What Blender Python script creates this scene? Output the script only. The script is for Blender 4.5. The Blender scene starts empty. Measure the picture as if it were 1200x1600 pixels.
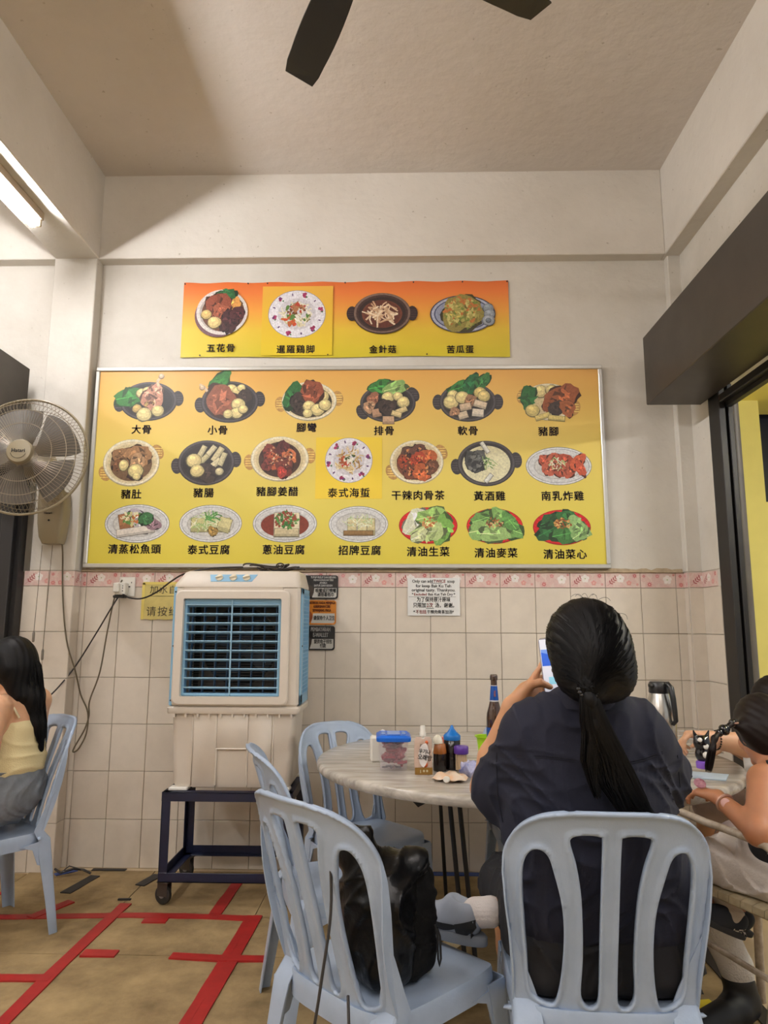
import bpy, math, random
import numpy as np
from mathutils import Vector, Matrix
from mathutils.bvhtree import BVHTree
sc = bpy.context.scene
COL = sc.collection
PI = math.pi
random.seed(7)
RNG = np.random.default_rng(7)

# ------------------------------------------------------------------ camera
CAM = np.array([0.0, 0.0, 1.30]); FPX = 1100.0
_yw, _pt, _rl = math.radians(1.4), math.radians(9.04), math.radians(0.2)
_f = np.array([-math.sin(_yw)*math.cos(_pt), math.cos(_yw)*math.cos(_pt), math.sin(_pt)])
_r0 = np.array([math.cos(_yw), math.sin(_yw), 0.0]); _u0 = np.cross(_r0, _f)
_r = _r0*math.cos(_rl)+_u0*math.sin(_rl); _u = -_r0*math.sin(_rl)+_u0*math.cos(_rl)
cd = bpy.data.cameras.new('camera'); cam = bpy.data.objects.new('camera', cd); COL.objects.link(cam)
M4 = Matrix.Identity(4)
for i in range(3):
    M4[i][0] = _r[i]; M4[i][1] = _u[i]; M4[i][2] = -_f[i]; M4[i][3] = CAM[i]
cam.matrix_world = M4
cd.sensor_fit = 'VERTICAL'; cd.sensor_height = 36.0; cd.lens = FPX/1600*36.0
cd.clip_start = 0.02; cd.clip_end = 100
sc.camera = cam

# ------------------------------------------------------------------ world, colour management
w = bpy.data.worlds.new('evening'); sc.world = w; w.use_nodes = True
bg = w.node_tree.nodes['Background']; bg.inputs[0].default_value = (0.96, 0.98, 1.0, 1); bg.inputs[1].default_value = WORLD_STRENGTH = 0.5
sc.view_settings.view_transform = 'Standard'; sc.view_settings.look = 'None'
sc.view_settings.gamma = 1.0; sc.view_settings.use_curve_mapping = False
sc.view_settings.exposure = 0.0
try:
    sc.cycles.use_denoising = True
    sc.cycles.max_bounces = 8; sc.cycles.diffuse_bounces = 4; sc.cycles.transparent_max_bounces = 16
    sc.cycles.caustics_reflective = False; sc.cycles.caustics_refractive = False
    sc.cycles.sample_clamp_indirect = 6.0
except Exception: pass
TUBE_POWER = 255.0        # emission strength of the fluorescent tubes
TUBE_COL = (1.0, 0.985, 1.0)
REAR_POWER = 30.0

# a point of the photograph carried onto a flat surface of the room (walls y=const, floor z=const)
def ray(px, py): return _f + _r*(px-600)/FPX - _u*(py-800)/FPX
def on_y(px, py, Y): d = ray(px, py); return CAM + d*((Y-CAM[1])/d[1])
def on_z(px, py, Z): d = ray(px, py); return CAM + d*((Z-CAM[2])/d[2])

# ------------------------------------------------------------------ object helpers
def thing(name, label, cat, loc=(0,0,0), rz=0.0, group=None, scale=1.0):
    o = bpy.data.objects.new(name, None); COL.objects.link(o); o.empty_display_size = 0.05
    o.location = loc; o.rotation_euler = (0, 0, rz); o.scale = (scale,)*3
    o['label'] = label; o['category'] = cat
    if group: o['group'] = group
    return o
def tag(o, label, cat, group=None, kind=None):
    o['label'] = label; o['category'] = cat
    if group: o['group'] = group
    if kind: o['kind'] = kind
    return o
def structure(o): o['kind'] = 'structure'; return o

def lin(c):
    return tuple(((v/255.0)/12.92 if v/255.0 <= 0.04045 else ((v/255.0+0.055)/1.055)**2.4) for v in c)

MATS = {}
def mat(name, rgb, rough=0.6, metal=0.0, noise=0.0, nscale=8.0, bump=0.0, bscale=60.0, spec=None, coat=0.0,
        alpha=1.0, trans=0.0, ior=1.45, emit=0.0, rand=0.0, rgb2=None, world=True, sss=0.0, stretch=None, detail=5.0, sheen=0.0):
    """procedural principled material; rgb given as sRGB 0..255"""
    if name in MATS: return MATS[name]
    m = bpy.data.materials.new(name); m.use_nodes = True; MATS[name] = m
    nt = m.node_tree; N = nt.nodes; L = nt.links
    b = N['Principled BSDF']
    c = lin(rgb); b.inputs['Base Color'].default_value = (*c, 1)
    b.inputs['Roughness'].default_value = rough; b.inputs['Metallic'].default_value = metal
    if spec is not None: b.inputs['Specular IOR Level'].default_value = spec
    if coat: b.inputs['Coat Weight'].default_value = coat; b.inputs['Coat Roughness'].default_value = 0.08
    if alpha < 1: b.inputs['Alpha'].default_value = alpha
    if trans: b.inputs['Transmission Weight'].default_value = trans; b.inputs['IOR'].default_value = ior
    if emit: b.inputs['Emission Color'].default_value = (*c, 1); b.inputs['Emission Strength'].default_value = emit
    if sss:
        b.inputs['Subsurface Weight'].default_value = sss; b.inputs['Subsurface Radius'].default_value = (0.02, 0.008, 0.004)
        b.inputs['Subsurface Scale'].default_value = 0.5
    if sheen: b.inputs['Sheen Weight'].default_value = sheen
    if noise or bump or rand:
        if world: src = N.new('ShaderNodeNewGeometry').outputs['Position']
        else: src = N.new('ShaderNodeTexCoord').outputs['Object']
        if stretch:
            mp = N.new('ShaderNodeMapping'); mp.inputs['Scale'].default_value = stretch
            L.new(src, mp.inputs['Vector']); src = mp.outputs['Vector']
        colout = None
        if noise:
            n = N.new('ShaderNodeTexNoise'); n.inputs['Scale'].default_value = nscale; n.inputs['Detail'].default_value = detail
            n.inputs['Roughness'].default_value = 0.62
            L.new(src, n.inputs['Vector'])
            r = N.new('ShaderNodeValToRGB'); r.color_ramp.elements[0].position = 0.3; r.color_ramp.elements[1].position = 0.7
            c2 = lin(rgb2) if rgb2 else tuple(v*(1-noise) for v in c)
            r.color_ramp.elements[0].color = (*c2, 1); r.color_ramp.elements[1].color = (*c, 1)
            L.new(n.outputs['Fac'], r.inputs['Fac']); colout = r.outputs['Color']
        if rand:
            oi = N.new('ShaderNodeObjectInfo'); hsv = N.new('ShaderNodeHueSaturation')
            mr = N.new('ShaderNodeMapRange'); mr.inputs['To Min'].default_value = 1-rand; mr.inputs['To Max'].default_value = 1+rand*0.6
            L.new(oi.outputs['Random'], mr.inputs['Value']); L.new(mr.outputs['Result'], hsv.inputs['Value'])
            if colout: L.new(colout, hsv.inputs['Color'])
            else: hsv.inputs['Color'].default_value = (*c, 1)
            colout = hsv.outputs['Color']
        if colout: L.new(colout, b.inputs['Base Color'])
        if bump:
            n2 = N.new('ShaderNodeTexNoise'); n2.inputs['Scale'].default_value = bscale; n2.inputs['Detail'].default_value = 4
            L.new(src, n2.inputs['Vector'])
            bp = N.new('ShaderNodeBump'); bp.inputs['Strength'].default_value = bump; bp.inputs['Distance'].default_value = 0.01
            L.new(n2.outputs['Fac'], bp.inputs['Height']); L.new(bp.outputs['Normal'], b.inputs['Normal'])
    return m

def print_mat(name='printed_ink', rough=0.45, coat=0.0, grain=0.32):
    """flat print: colour comes from the face colours of the mesh"""
    if name in MATS: return MATS[name]
    m = bpy.data.materials.new(name); m.use_nodes = True; MATS[name] = m
    nt = m.node_tree; b = nt.nodes['Principled BSDF']; b.inputs['Roughness'].default_value = rough
    if coat: b.inputs['Coat Weight'].default_value = coat
    a = nt.nodes.new('ShaderNodeAttribute'); a.attribute_name = 'Col'
    n = nt.nodes.new('ShaderNodeTexNoise'); n.inputs['Scale'].default_value = 95; n.inputs['Detail'].default_value = 4; n.inputs['Roughness'].default_value = 0.7
    tc = nt.nodes.new('ShaderNodeTexCoord'); nt.links.new(tc.outputs['Object'], n.inputs['Vector'])
    mr = nt.nodes.new('ShaderNodeMapRange'); mr.inputs['From Min'].default_value = 0.3; mr.inputs['From Max'].default_value = 0.7; mr.inputs['To Min'].default_value = 1-grain; mr.inputs['To Max'].default_value = 1+grain*0.6
    nt.links.new(n.outputs['Fac'], mr.inputs['Value'])
    mx = nt.nodes.new('ShaderNodeVectorMath'); mx.operation = 'SCALE'
    nt.links.new(a.outputs['Color'], mx.inputs[0]); nt.links.new(mr.outputs['Result'], mx.inputs['Scale']); nt.links.new(mx.outputs['Vector'], b.inputs['Base Color'])
    return m

class MB:
    """collects shapes and links them as ONE mesh object"""
    def __init__(s, M=None): s.v = []; s.f = []; s.mi = []; s.col = []; s.M = M; s.cur = 0; s.cc = None; s.smooth_flags = []
    def add(s, vs, fs, M=None, smooth=False):
        o = len(s.v)
        for p in vs:
            p = Vector(p)
            if M is not None: p = M @ p
            if s.M is not None: p = s.M @ p
            s.v.append(tuple(p))
        for f in fs:
            s.f.append([i+o for i in f]); s.mi.append(s.cur); s.col.append(s.cc); s.smooth_flags.append(smooth)
    def box(s, x0, x1, y0, y1, z0, z1, b=0.0, M=None):
        if x0 > x1: x0, x1 = x1, x0
        if y0 > y1: y0, y1 = y1, y0
        if z0 > z1: z0, z1 = z1, z0
        if b <= 0:
            vs = [(x,y,z) for x in (x0,x1) for y in (y0,y1) for z in (z0,z1)]
            s.add(vs, [(0,1,3,2),(4,6,7,5),(0,4,5,1),(2,3,7,6),(0,2,6,4),(1,5,7,3)], M); return
        b = min(b, (x1-x0)/2.01, (y1-y0)/2.01, (z1-z0)/2.01)
        X = (x0,x1); Y = (y0,y1); Z = (z0,z1); vs = []; idx = {}
        for i in (0,1):
            for j in (0,1):
                for k in (0,1):
                    sx, sy, sz = (1,-1)[i]*b, (1,-1)[j]*b, (1,-1)[k]*b
                    idx[i,j,k,'x'] = len(vs); vs.append((X[i], Y[j]+sy, Z[k]+sz))
                    idx[i,j,k,'y'] = len(vs); vs.append((X[i]+sx, Y[j], Z[k]+sz))
                    idx[i,j,k,'z'] = len(vs); vs.append((X[i]+sx, Y[j]+sy, Z[k]))
        F = []
        def q(*a): F.append([idx[t] for t in a])
        for i in (0,1): q((i,0,0,'x'),(i,1,0,'x'),(i,1,1,'x'),(i,0,1,'x'))
        for j in (0,1): q((0,j,0,'y'),(1,j,0,'y'),(1,j,1,'y'),(0,j,1,'y'))
        for k in (0,1): q((0,0,k,'z'),(1,0,k,'z'),(1,1,k,'z'),(0,1,k,'z'))
        for i in (0,1):
            for j in (0,1): q((i,j,0,'x'),(i,j,1,'x'),(i,j,1,'y'),(i,j,0,'y'))
            for k in (0,1): q((i,0,k,'x'),(i,1,k,'x'),(i,1,k,'z'),(i,0,k,'z'))
        for j in (0,1):
            for k in (0,1): q((0,j,k,'y'),(1,j,k,'y'),(1,j,k,'z'),(0,j,k,'z'))
        for i in (0,1):
            for j in (0,1):
                for k in (0,1): F.append([idx[i,j,k,'x'], idx[i,j,k,'y'], idx[i,j,k,'z']])
        s.add(vs, F, M)
    def tube(s, pts, r, n=8, cap=True, M=None, up=None, closed=False):
        pts = [Vector(p) for p in pts]; K = len(pts)
        rs = r if hasattr(r, '__len__') else [r]*K
        vs = []; fs = []; prev = None
        for i, p in enumerate(pts):
            if closed: t = (pts[(i+1) % K]-pts[i-1])
            else: t = pts[min(i+1, K-1)]-pts[max(i-1, 0)]
            t = t.normalized() if t.length > 1e-9 else Vector((0,0,1))
            if prev is None:
                a = Vector((0,0,1)) if abs(t.z) < 0.9 else Vector((1,0,0))
                u = t.cross(a).normalized()
            else:
                u = prev - t*prev.dot(t); u = u.normalized() if u.length > 1e-6 else t.orthogonal().normalized()
            prev = u; v = t.cross(u)
            for k in range(n):
                an = 2*PI*k/n; vs.append(p + (u*math.cos(an)+v*math.sin(an))*rs[i])
        rng = K if closed else K-1
        for i in range(rng):
            j = (i+1) % K
            for k in range(n): fs.append((i*n+k, i*n+(k+1) % n, j*n+(k+1) % n, j*n+k))
        if cap and not closed: fs.append(tuple(range(n))[::-1]); fs.append(tuple((K-1)*n+k for k in range(n)))
        s.add(vs, fs, M, smooth=True)
    def lathe(s, prof, n=24, c=(0,0,0), M=None, cap=True, axis=None):
        """prof list of (r,z)"""
        vs = []; fs = []; K = len(prof)
        for r_, z_ in prof:
            for k in range(n): a = 2*PI*k/n; vs.append((c[0]+r_*math.cos(a), c[1]+r_*math.sin(a), c[2]+z_))
        for i in range(K-1):
            for k in range(n): fs.append((i*n+k, i*n+(k+1) % n, (i+1)*n+(k+1) % n, (i+1)*n+k))
        if cap: fs.append(tuple(range(n))[::-1]); fs.append(tuple((K-1)*n+k for k in range(n)))
        s.add(vs, fs, M, smooth=True)
    def loft(s, rings, cap=True, M=None, smooth=True):
        n = len(rings[0]); vs = [p for r in rings for p in r]; fs = []
        for i in range(len(rings)-1):
            for k in range(n): fs.append((i*n+k, i*n+(k+1) % n, (i+1)*n+(k+1) % n, (i+1)*n+k))
        if cap: fs.append(tuple(range(n))[::-1]); fs.append(tuple((len(rings)-1)*n+k for k in range(n)))
        s.add(vs, fs, M, smooth=smooth)
    def prism(s, poly, y0, y1, M=None):
        """poly in (x,z), extruded along y"""
        n = len(poly)
        vs = [(p[0], y0, p[1]) for p in poly]+[(p[0], y1, p[1]) for p in poly]
        fs = [tuple(range(n)), tuple(range(n, 2*n))[::-1]]+[(k, (k+1) % n, n+(k+1) % n, n+k) for k in range(n)]
        s.add(vs, fs, M)
    def flat(s, poly, y=0.0, col=None):
        """poly in (x,z) facing -y"""
        if col is not None: s.cc = lin(col)
        s.add([(p[0], y, p[1]) for p in poly], [tuple(range(len(poly)))])
    def build(s, name, mats, parent=None, smooth=None, fixn=True, bevel=0, subsurf=0):
        me = bpy.data.meshes.new(name); me.from_pydata(s.v, [], s.f); me.update()
        if not isinstance(mats, (list, tuple)): mats = [mats]
        for m in mats: me.materials.append(m)
        if len(mats) > 1: me.polygons.foreach_set('material_index', s.mi)
        sf = s.smooth_flags if smooth is None else [smooth]*len(s.f)
        me.polygons.foreach_set('use_smooth', sf)
        if any(c is not None for c in s.col):
            ca = me.color_attributes.new('Col', 'FLOAT_COLOR', 'CORNER'); arr = []
            for p, c in zip(me.polygons, s.col):
                c = c or (0.5,0.5,0.5); arr += [c[0], c[1], c[2], 1.0]*p.loop_total
            ca.data.foreach_set('color', arr)
        if fixn and not any(c is not None for c in s.col):
            import bmesh
            bm = bmesh.new(); bm.from_mesh(me); bmesh.ops.recalc_face_normals(bm, faces=bm.faces[:]); bm.to_mesh(me); bm.free()
        o = bpy.data.objects.new(name, me); COL.objects.link(o)
        if parent is not None: o.parent = parent
        if any(sf) : 
            try: me.set_sharp_from_angle(angle=math.radians(45))
            except Exception: pass
        return o

def separate(o):
    """every loose piece of a part becomes a part of its own"""
    me = o.data; par = list(range(len(me.vertices)))
    def find(a):
        while par[a] != a: par[a] = par[par[a]]; a = par[a]
        return a
    for p in me.polygons:
        r = find(p.vertices[0])
        for i in p.vertices[1:]: par[find(i)] = r
    groups = {}
    for p in me.polygons: groups.setdefault(find(p.vertices[0]), []).append(p)
    out = []
    if len(groups) < 2: return [o]
    for ps in groups.values():
        ids = sorted({i for p in ps for i in p.vertices}); mp = {i: k for k, i in enumerate(ids)}
        m2 = bpy.data.meshes.new(o.name); m2.from_pydata([tuple(me.vertices[i].co) for i in ids], [], [tuple(mp[i] for i in p.vertices) for p in ps]); m2.update()
        for m in me.materials: m2.materials.append(m)
        m2.polygons.foreach_set('material_index', [p.material_index for p in ps]); m2.polygons.foreach_set('use_smooth', [p.use_smooth for p in ps])
        n = bpy.data.objects.new(o.name.split('.')[0], m2); COL.objects.link(n); n.parent = o.parent; n.matrix_basis = o.matrix_basis.copy(); out.append(n)
    for c in list(o.children): c.parent = out[0]
    bpy.data.objects.remove(o); return out

def T(x=0, y=0, z=0): return Matrix.Translation((x, y, z))
def RX(a): return Matrix.Rotation(math.radians(a), 4, 'X')
def RY(a): return Matrix.Rotation(math.radians(a), 4, 'Y')
def RZ(a): return Matrix.Rotation(math.radians(a), 4, 'Z')
def mesh_obj(name, verts, faces, m, parent=None, smooth=True):
    me = bpy.data.meshes.new(name); me.from_pydata([tuple(v) for v in verts], [], [tuple(f) for f in faces]); me.update()
    me.materials.append(m); me.polygons.foreach_set('use_smooth', [smooth]*len(me.polygons))
    o = bpy.data.objects.new(name, me); COL.objects.link(o)
    if parent is not None: o.parent = parent
    return o
def copy_tree(o, parent=None):
    c = o.copy(); COL.objects.link(c)
    if parent is not None: c.parent = parent
    for ch in list(o.children): copy_tree(ch, c)
    return c

def text(body, size, M, m, parent=None, name='lettering', bold=0.0, extrude=0.0003, align='CENTER', width=None, spacing=1.0, line=1.0):
    c = bpy.data.curves.new('t', 'FONT'); c.body = body; c.size = size; c.align_x = align; c.align_y = 'CENTER'
    c.extrude = extrude; c.space_character = spacing; c.space_line = line; c.resolution_u = 3
    o = bpy.data.objects.new('t', c); COL.objects.link(o)
    dg = bpy.context.evaluated_depsgraph_get()
    me = bpy.data.meshes.new_from_object(o.evaluated_get(dg)); bpy.data.objects.remove(o); bpy.data.curves.remove(c)
    if width and len(me.vertices):
        xs = [v.co.x for v in me.vertices]; k = width/(max(xs)-min(xs)); me.transform(Matrix.Diagonal((k, 1, 1, 1)))
    if bold > 0:      # heavier strokes: the same glyphs laid again a hair to each side
        vs0 = [tuple(v.co) for v in me.vertices]; fs0 = [tuple(p.vertices) for p in me.polygons]; V = []; F = []
        for dx, dy in ((-bold, 0), (bold, 0), (0, -bold*0.8), (0, bold*0.8)):
            o_ = len(V); V += [(x+dx, y+dy, z) for x, y, z in vs0]; F += [tuple(i+o_ for i in f) for f in fs0]
        me = bpy.data.meshes.new(name); me.from_pydata(V, [], F); me.update()
    me.materials.clear(); me.materials.append(m); me.transform(M); me.name = name
    o = bpy.data.objects.new(name, me); COL.objects.link(o)
    if parent is not None: o.parent = parent
    return o
def join_meshes(objs, name, parent=None):
    """merge several freshly made flat pieces of lettering into one part"""
    v = []; f = []; mi = []; mats = []
    for o in objs:
        off = len(v); me = o.data; M = o.matrix_basis
        mm = me.materials[0]
        if mm not in mats: mats.append(mm)
        k = mats.index(mm)
        v += [tuple(M @ x.co) for x in me.vertices]
        for p in me.polygons: f.append([i+off for i in p.vertices]); mi.append(k)
        bpy.data.objects.remove(o)
    me = bpy.data.meshes.new(name); me.from_pydata(v, [], f); me.update()
    for m in mats: me.materials.append(m)
    me.polygons.foreach_set('material_index', mi)
    o = bpy.data.objects.new(name, me); COL.objects.link(o)
    if parent is not None: o.parent = parent
    return o
WALLM = lambda x, y, z: T(x, y, z) @ RX(90)      # lettering standing upright, facing -y

# ------------------------------------------------------------------ organic bodies from smooth-joined distance fields
import openvdb as vdb
def _vec(a): return np.array(a, dtype=np.float32)
def rc(a, b, ra, rb, k=None, sq=None):
    return ('rc', _vec(a), _vec(b), ra, rb, k, sq)
def el(c, r, R=None, k=None, neg=False):
    return ('neg' if neg else 'el', _vec(c), _vec(r), None if R is None else np.array(Matrix(R).to_3x3(), dtype=np.float32), k)
def bxp(c, h, rad=0.01, R=None, k=None):
    return ('bx', _vec(c), _vec(h), rad, None if R is None else np.array(Matrix(R).to_3x3(), dtype=np.float32), k)
def chain(pts, rs, k=None):
    return [rc(pts[i], pts[i+1], rs[i], rs[i+1], k) for i in range(len(pts)-1)]
def sdf(name, prims, m, parent=None, k=0.02, res=0.006, disp=None, cut=None, mats=None):
    lo = np.array([1e9]*3); hi = -lo
    def bb(p):
        if p[0] == 'rc': r = max(p[3], p[4]); return np.minimum(p[1], p[2])-r, np.maximum(p[1], p[2])+r
        r = float(np.max(p[2]))*(1.0 if p[0] != 'bx' else 1.75) + (p[3] if p[0] == 'bx' else 0)
        return p[1]-r, p[1]+r
    for p in prims:
        if p[0] == 'neg': continue
        a, b = bb(p); lo = np.minimum(lo, a); hi = np.maximum(hi, b)
    pad = 0.02+2*res; lo = lo-pad; hi = hi+pad
    n = np.ceil((hi-lo)/res).astype(int)+1
    BGV = 0.06
    D = np.full(tuple(n), BGV, dtype=np.float32)
    ax = [lo[i].astype(np.float32)+np.arange(n[i], dtype=np.float32)*np.float32(res) for i in range(3)]
    for p in prims:
        a, b = bb(p); kk = p[-1] if p[0] != 'rc' else p[5]
        kk = k if kk is None else kk
        mar = BGV+kk
        i0 = np.maximum(0, np.floor((a-mar-lo)/res).astype(int)); i1 = np.minimum(n, np.ceil((b+mar-lo)/res).astype(int)+1)
        if (i1 <= i0).any(): continue
        X = ax[0][i0[0]:i1[0], None, None]; Y = ax[1][None, i0[1]:i1[1], None]; Z = ax[2][None, None, i0[2]:i1[2]]
        if p[0] == 'rc':
            A, B = p[1], p[2]; d = B-A; L2 = float(d@d)+1e-12
            t = np.clip(((X-A[0])*d[0]+(Y-A[1])*d[1]+(Z-A[2])*d[2])/L2, 0, 1)
            q = np.sqrt((X-A[0]-t*d[0])**2+(Y-A[1]-t*d[1])**2+(Z-A[2]-t*d[2])**2)
            v = q-(p[3]+(p[4]-p[3])*t)
        else:
            C = p[1]; dx, dy, dz = X-C[0], Y-C[1], Z-C[2]
            R = p[3] if p[0] != 'bx' else p[4]
            if R is not None:
                # rotate into the local frame (transpose)
                dx, dy, dz = (dx*R[0,0]+dy*R[1,0]+dz*R[2,0], dx*R[0,1]+dy*R[1,1]+dz*R[2,1], dx*R[0,2]+dy*R[1,2]+dz*R[2,2])
            if p[0] == 'bx':
                h = p[2]-p[3]
                ex, ey, ez = np.abs(dx)-h[0], np.abs(dy)-h[1], np.abs(dz)-h[2]
                v = np.sqrt(np.maximum(ex,0)**2+np.maximum(ey,0)**2+np.maximum(ez,0)**2)+np.minimum(np.maximum(ex, np.maximum(ey, ez)), 0)-p[3]
            else:
                r = p[2]
                k0 = np.sqrt((dx/r[0])**2+(dy/r[1])**2+(dz/r[2])**2)
                k1 = np.sqrt((dx/r[0]**2)**2+(dy/r[1]**2)**2+(dz/r[2]**2)**2)+1e-9
                v = k0*(k0-1)/k1
        sub = D[i0[0]:i1[0], i0[1]:i1[1], i0[2]:i1[2]]
        if p[0] == 'neg':
            kk = max(kk, 1e-4); h = np.maximum(kk-np.abs(sub+v), 0)/kk
            sub[...] = np.maximum(sub, -v)+h*h*kk*0.25
        else:
            kk = max(kk, 1e-4); h = np.maximum(kk-np.abs(sub-v), 0)/kk
            sub[...] = np.minimum(sub, v)-h*h*kk*0.25
    if disp is not None or cut is not None:
        msk = np.abs(D) < 0.03
        I = np.nonzero(msk)
        P = np.stack([ax[0][I[0]], ax[1][I[1]], ax[2][I[2]]], 1)
        if disp is not None: D[msk] += disp(P).astype(np.float32)
    if cut is not None:
        Xf = ax[0][:, None, None]; Yf = ax[1][None, :, None]; Zf = ax[2][None, None, :]
        for (nx, ny, nz, dd) in cut: D = np.maximum(D, (Xf*nx+Yf*ny+Zf*nz-dd).astype(np.float32))
    g = vdb.FloatGrid(background=BGV); g.copyFromArray(np.ascontiguousarray(D.astype(np.float32)))
    pts, tri, quad = g.convertToPolygons(isovalue=0.0, adaptivity=0.0)
    pts = pts*res+lo
    me = bpy.data.meshes.new(name)
    faces = [tuple(int(x) for x in q[::-1]) for q in quad]+[tuple(int(x) for x in t_[::-1]) for t_ in tri]
    me.from_pydata(pts.tolist(), [], faces); me.update()
    me.polygons.foreach_set('use_smooth', [True]*len(me.polygons))
    # light relaxation
    import bmesh
    bm = bmesh.new(); bm.from_mesh(me)
    bmesh.ops.smooth_vert(bm, verts=bm.verts, factor=0.5, use_axis_x=True, use_axis_y=True, use_axis_z=True)
    bmesh.ops.recalc_face_normals(bm, faces=bm.faces[:])
    bm.to_mesh(me); bm.free()
    for mm in (mats or [m]): me.materials.append(mm)
    o = bpy.data.objects.new(name, me); COL.objects.link(o)
    if parent is not None: o.parent = parent
    return o
def wrinkle(P, dirs, amp):
    """folds: warped ridges along several directions"""
    s = np.zeros(len(P), dtype=np.float32)
    w1 = np.sin(P[:,0]*17+2.1*np.sin(P[:,2]*13+1.0))+np.sin(P[:,2]*21+1.7*np.sin(P[:,0]*19)+0.5)
    for (dx, dy, dz, ph, a) in dirs:
        q = P[:,0]*dx+P[:,1]*dy+P[:,2]*dz+ph+1.6*w1
        s += a*(1-np.abs(np.sin(q)))**2
    return -amp*s

# ================================================================== MATERIALS OF THE ROOM
def plaster(name, rgb, dirt=0.25, scale=1.2):
    """painted plaster: soft mottling, fine relief, a few dark specks"""
    m = bpy.data.materials.new(name); m.use_nodes = True; nt = m.node_tree; N = nt.nodes; L = nt.links
    b = N['Principled BSDF']; b.inputs['Roughness'].default_value = 0.7
    g = N.new('ShaderNodeNewGeometry'); c = lin(rgb)
    n1 = N.new('ShaderNodeTexNoise'); n1.inputs['Scale'].default_value = scale; n1.inputs['Detail'].default_value = 7; n1.inputs['Roughness'].default_value = 0.65
    L.new(g.outputs['Position'], n1.inputs['Vector'])
    r1 = N.new('ShaderNodeValToRGB'); r1.color_ramp.elements[0].position = 0.32; r1.color_ramp.elements[1].position = 0.62
    r1.color_ramp.elements[0].color = (c[0]*(1-dirt), c[1]*(1-dirt*1.1), c[2]*(1-dirt*1.25), 1); r1.color_ramp.elements[1].color = (*c, 1)
    L.new(n1.outputs['Fac'], r1.inputs['Fac'])
    n2 = N.new('ShaderNodeTexNoise'); n2.inputs['Scale'].default_value = 34; n2.inputs['Detail'].default_value = 3
    L.new(g.outputs['Position'], n2.inputs['Vector'])
    r2 = N.new('ShaderNodeValToRGB'); r2.color_ramp.elements[0].position = 0.70; r2.color_ramp.elements[1].position = 0.76
    r2.color_ramp.elements[0].color = (1,1,1,1); r2.color_ramp.elements[1].color = (0.72,0.69,0.64,1)
    L.new(n2.outputs['Fac'], r2.inputs['Fac'])
    mx = N.new('ShaderNodeMixRGB'); mx.blend_type = 'MULTIPLY'; mx.inputs['Fac'].default_value = 1
    L.new(r1.outputs['Color'], mx.inputs['Color1']); L.new(r2.outputs['Color'], mx.inputs['Color2']); L.new(mx.outputs['Color'], b.inputs['Base Color'])
    n3 = N.new('ShaderNodeTexNoise'); n3.inputs['Scale'].default_value = 14; n3.inputs['Detail'].default_value = 6
    L.new(g.outputs['Position'], n3.inputs['Vector'])
    bp = N.new('ShaderNodeBump'); bp.inputs['Strength'].default_value = 0.25; bp.inputs['Distance'].default_value = 0.02
    L.new(n3.outputs['Fac'], bp.inputs['Height']); L.new(bp.outputs['Normal'], b.inputs['Normal'])
    MATS[name] = m
    return m
M_wall = plaster('wall_plaster', (220, 215, 205), 0.16)
M_beam = plaster('beam_plaster', (222, 216, 206), 0.12)
M_ceil = plaster('ceiling_plaster', (216, 208, 200), 0.10, 0.9)
M_grout = mat('grout', (140, 122, 102), 0.9)
M_tile = mat('cream_tile', (226, 215, 199), 0.30, noise=0.10, nscale=9, rand=0.035, spec=0.4)
M_print = print_mat()
M_tileprint = print_mat('tile_glaze_print', 0.28, grain=0.08)
M_card = mat('cardboard', (172, 147, 104), 0.85, noise=0.40, nscale=5.5, rgb2=(120, 99, 66), bump=0.5, bscale=22, rand=0.06, detail=14)
M_red = mat('red_tape', (172, 34, 32), 0.5, noise=0.25, nscale=14)
M_black_tape = mat('black_tape', (34, 33, 34), 0.55)
M_blue_tape = mat('blue_tape', (44, 72, 140), 0.5)
M_floor = mat('floor_tile', (206, 184, 150), 0.4, noise=0.12, nscale=5)
M_darkmetal = mat('shutter_metal', (70, 64, 58), 0.42, metal=0.3, noise=0.30, nscale=5, spec=0.5)
M_blackmetal = mat('black_metal', (34, 32, 32), 0.45, metal=0.2)
M_yellow = mat('yellow_paint', (244, 232, 136), 0.7, noise=0.10, nscale=3)
M_navy = mat('night_navy', (14, 18, 40), 0.4)
M_white = mat('white_plastic', (226, 222, 212), 0.4)
M_alu = mat('aluminium', (205, 203, 196), 0.35, metal=0.55, noise=0.06, nscale=30)

YW = 4.0                      # back wall
# ------------------------------------------------------------------ shell
b = MB(); b.box(-5.5, 1.80, YW+0.007, YW+0.2, -0.1, 1.592); b.box(-5.5, 1.80, YW, YW+0.2, 1.592, 4.1)
wall_back = structure(b.build('wall_back', [M_wall]))
wall_back.data.materials.append(M_grout)
for p in wall_back.data.polygons:
    if p.center.z < 1.5: p.material_index = 1
b = MB(); b.box(-5.5, 3.2, -5.0, 4.1, 4.02, 4.14); structure(b.build('ceiling', M_ceil))
b = MB(); b.box(-5.5, 4.6, -5.0, 6.2, -0.12, 0.0); floor = structure(b.build('floor', M_floor))
b = MB(); b.box(-2.09, 1.567, 3.92, YW+0.05, 3.475, 4.05, 0.004); b.box(-5.5, -2.09, 3.92, YW+0.05, 3.475, 4.05, 0.004); structure(b.build('trim_1', M_beam))
b = MB(); b.box(-2.085, -1.822, -4.9, 3.925, 3.472, 4.05, 0.006); structure(b.build('trim_2', M_beam))
b = MB(); b.box(1.567, 1.665, -4.9, 4.02, 3.475, 4.05, 0.005); structure(b.build('trim_3', M_beam))
b = MB(); b.box(1.66, 1.86, -4.9, 4.02, 2.60, 4.05, 0.003); structure(b.build('wall_right', M_wall))
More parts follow.
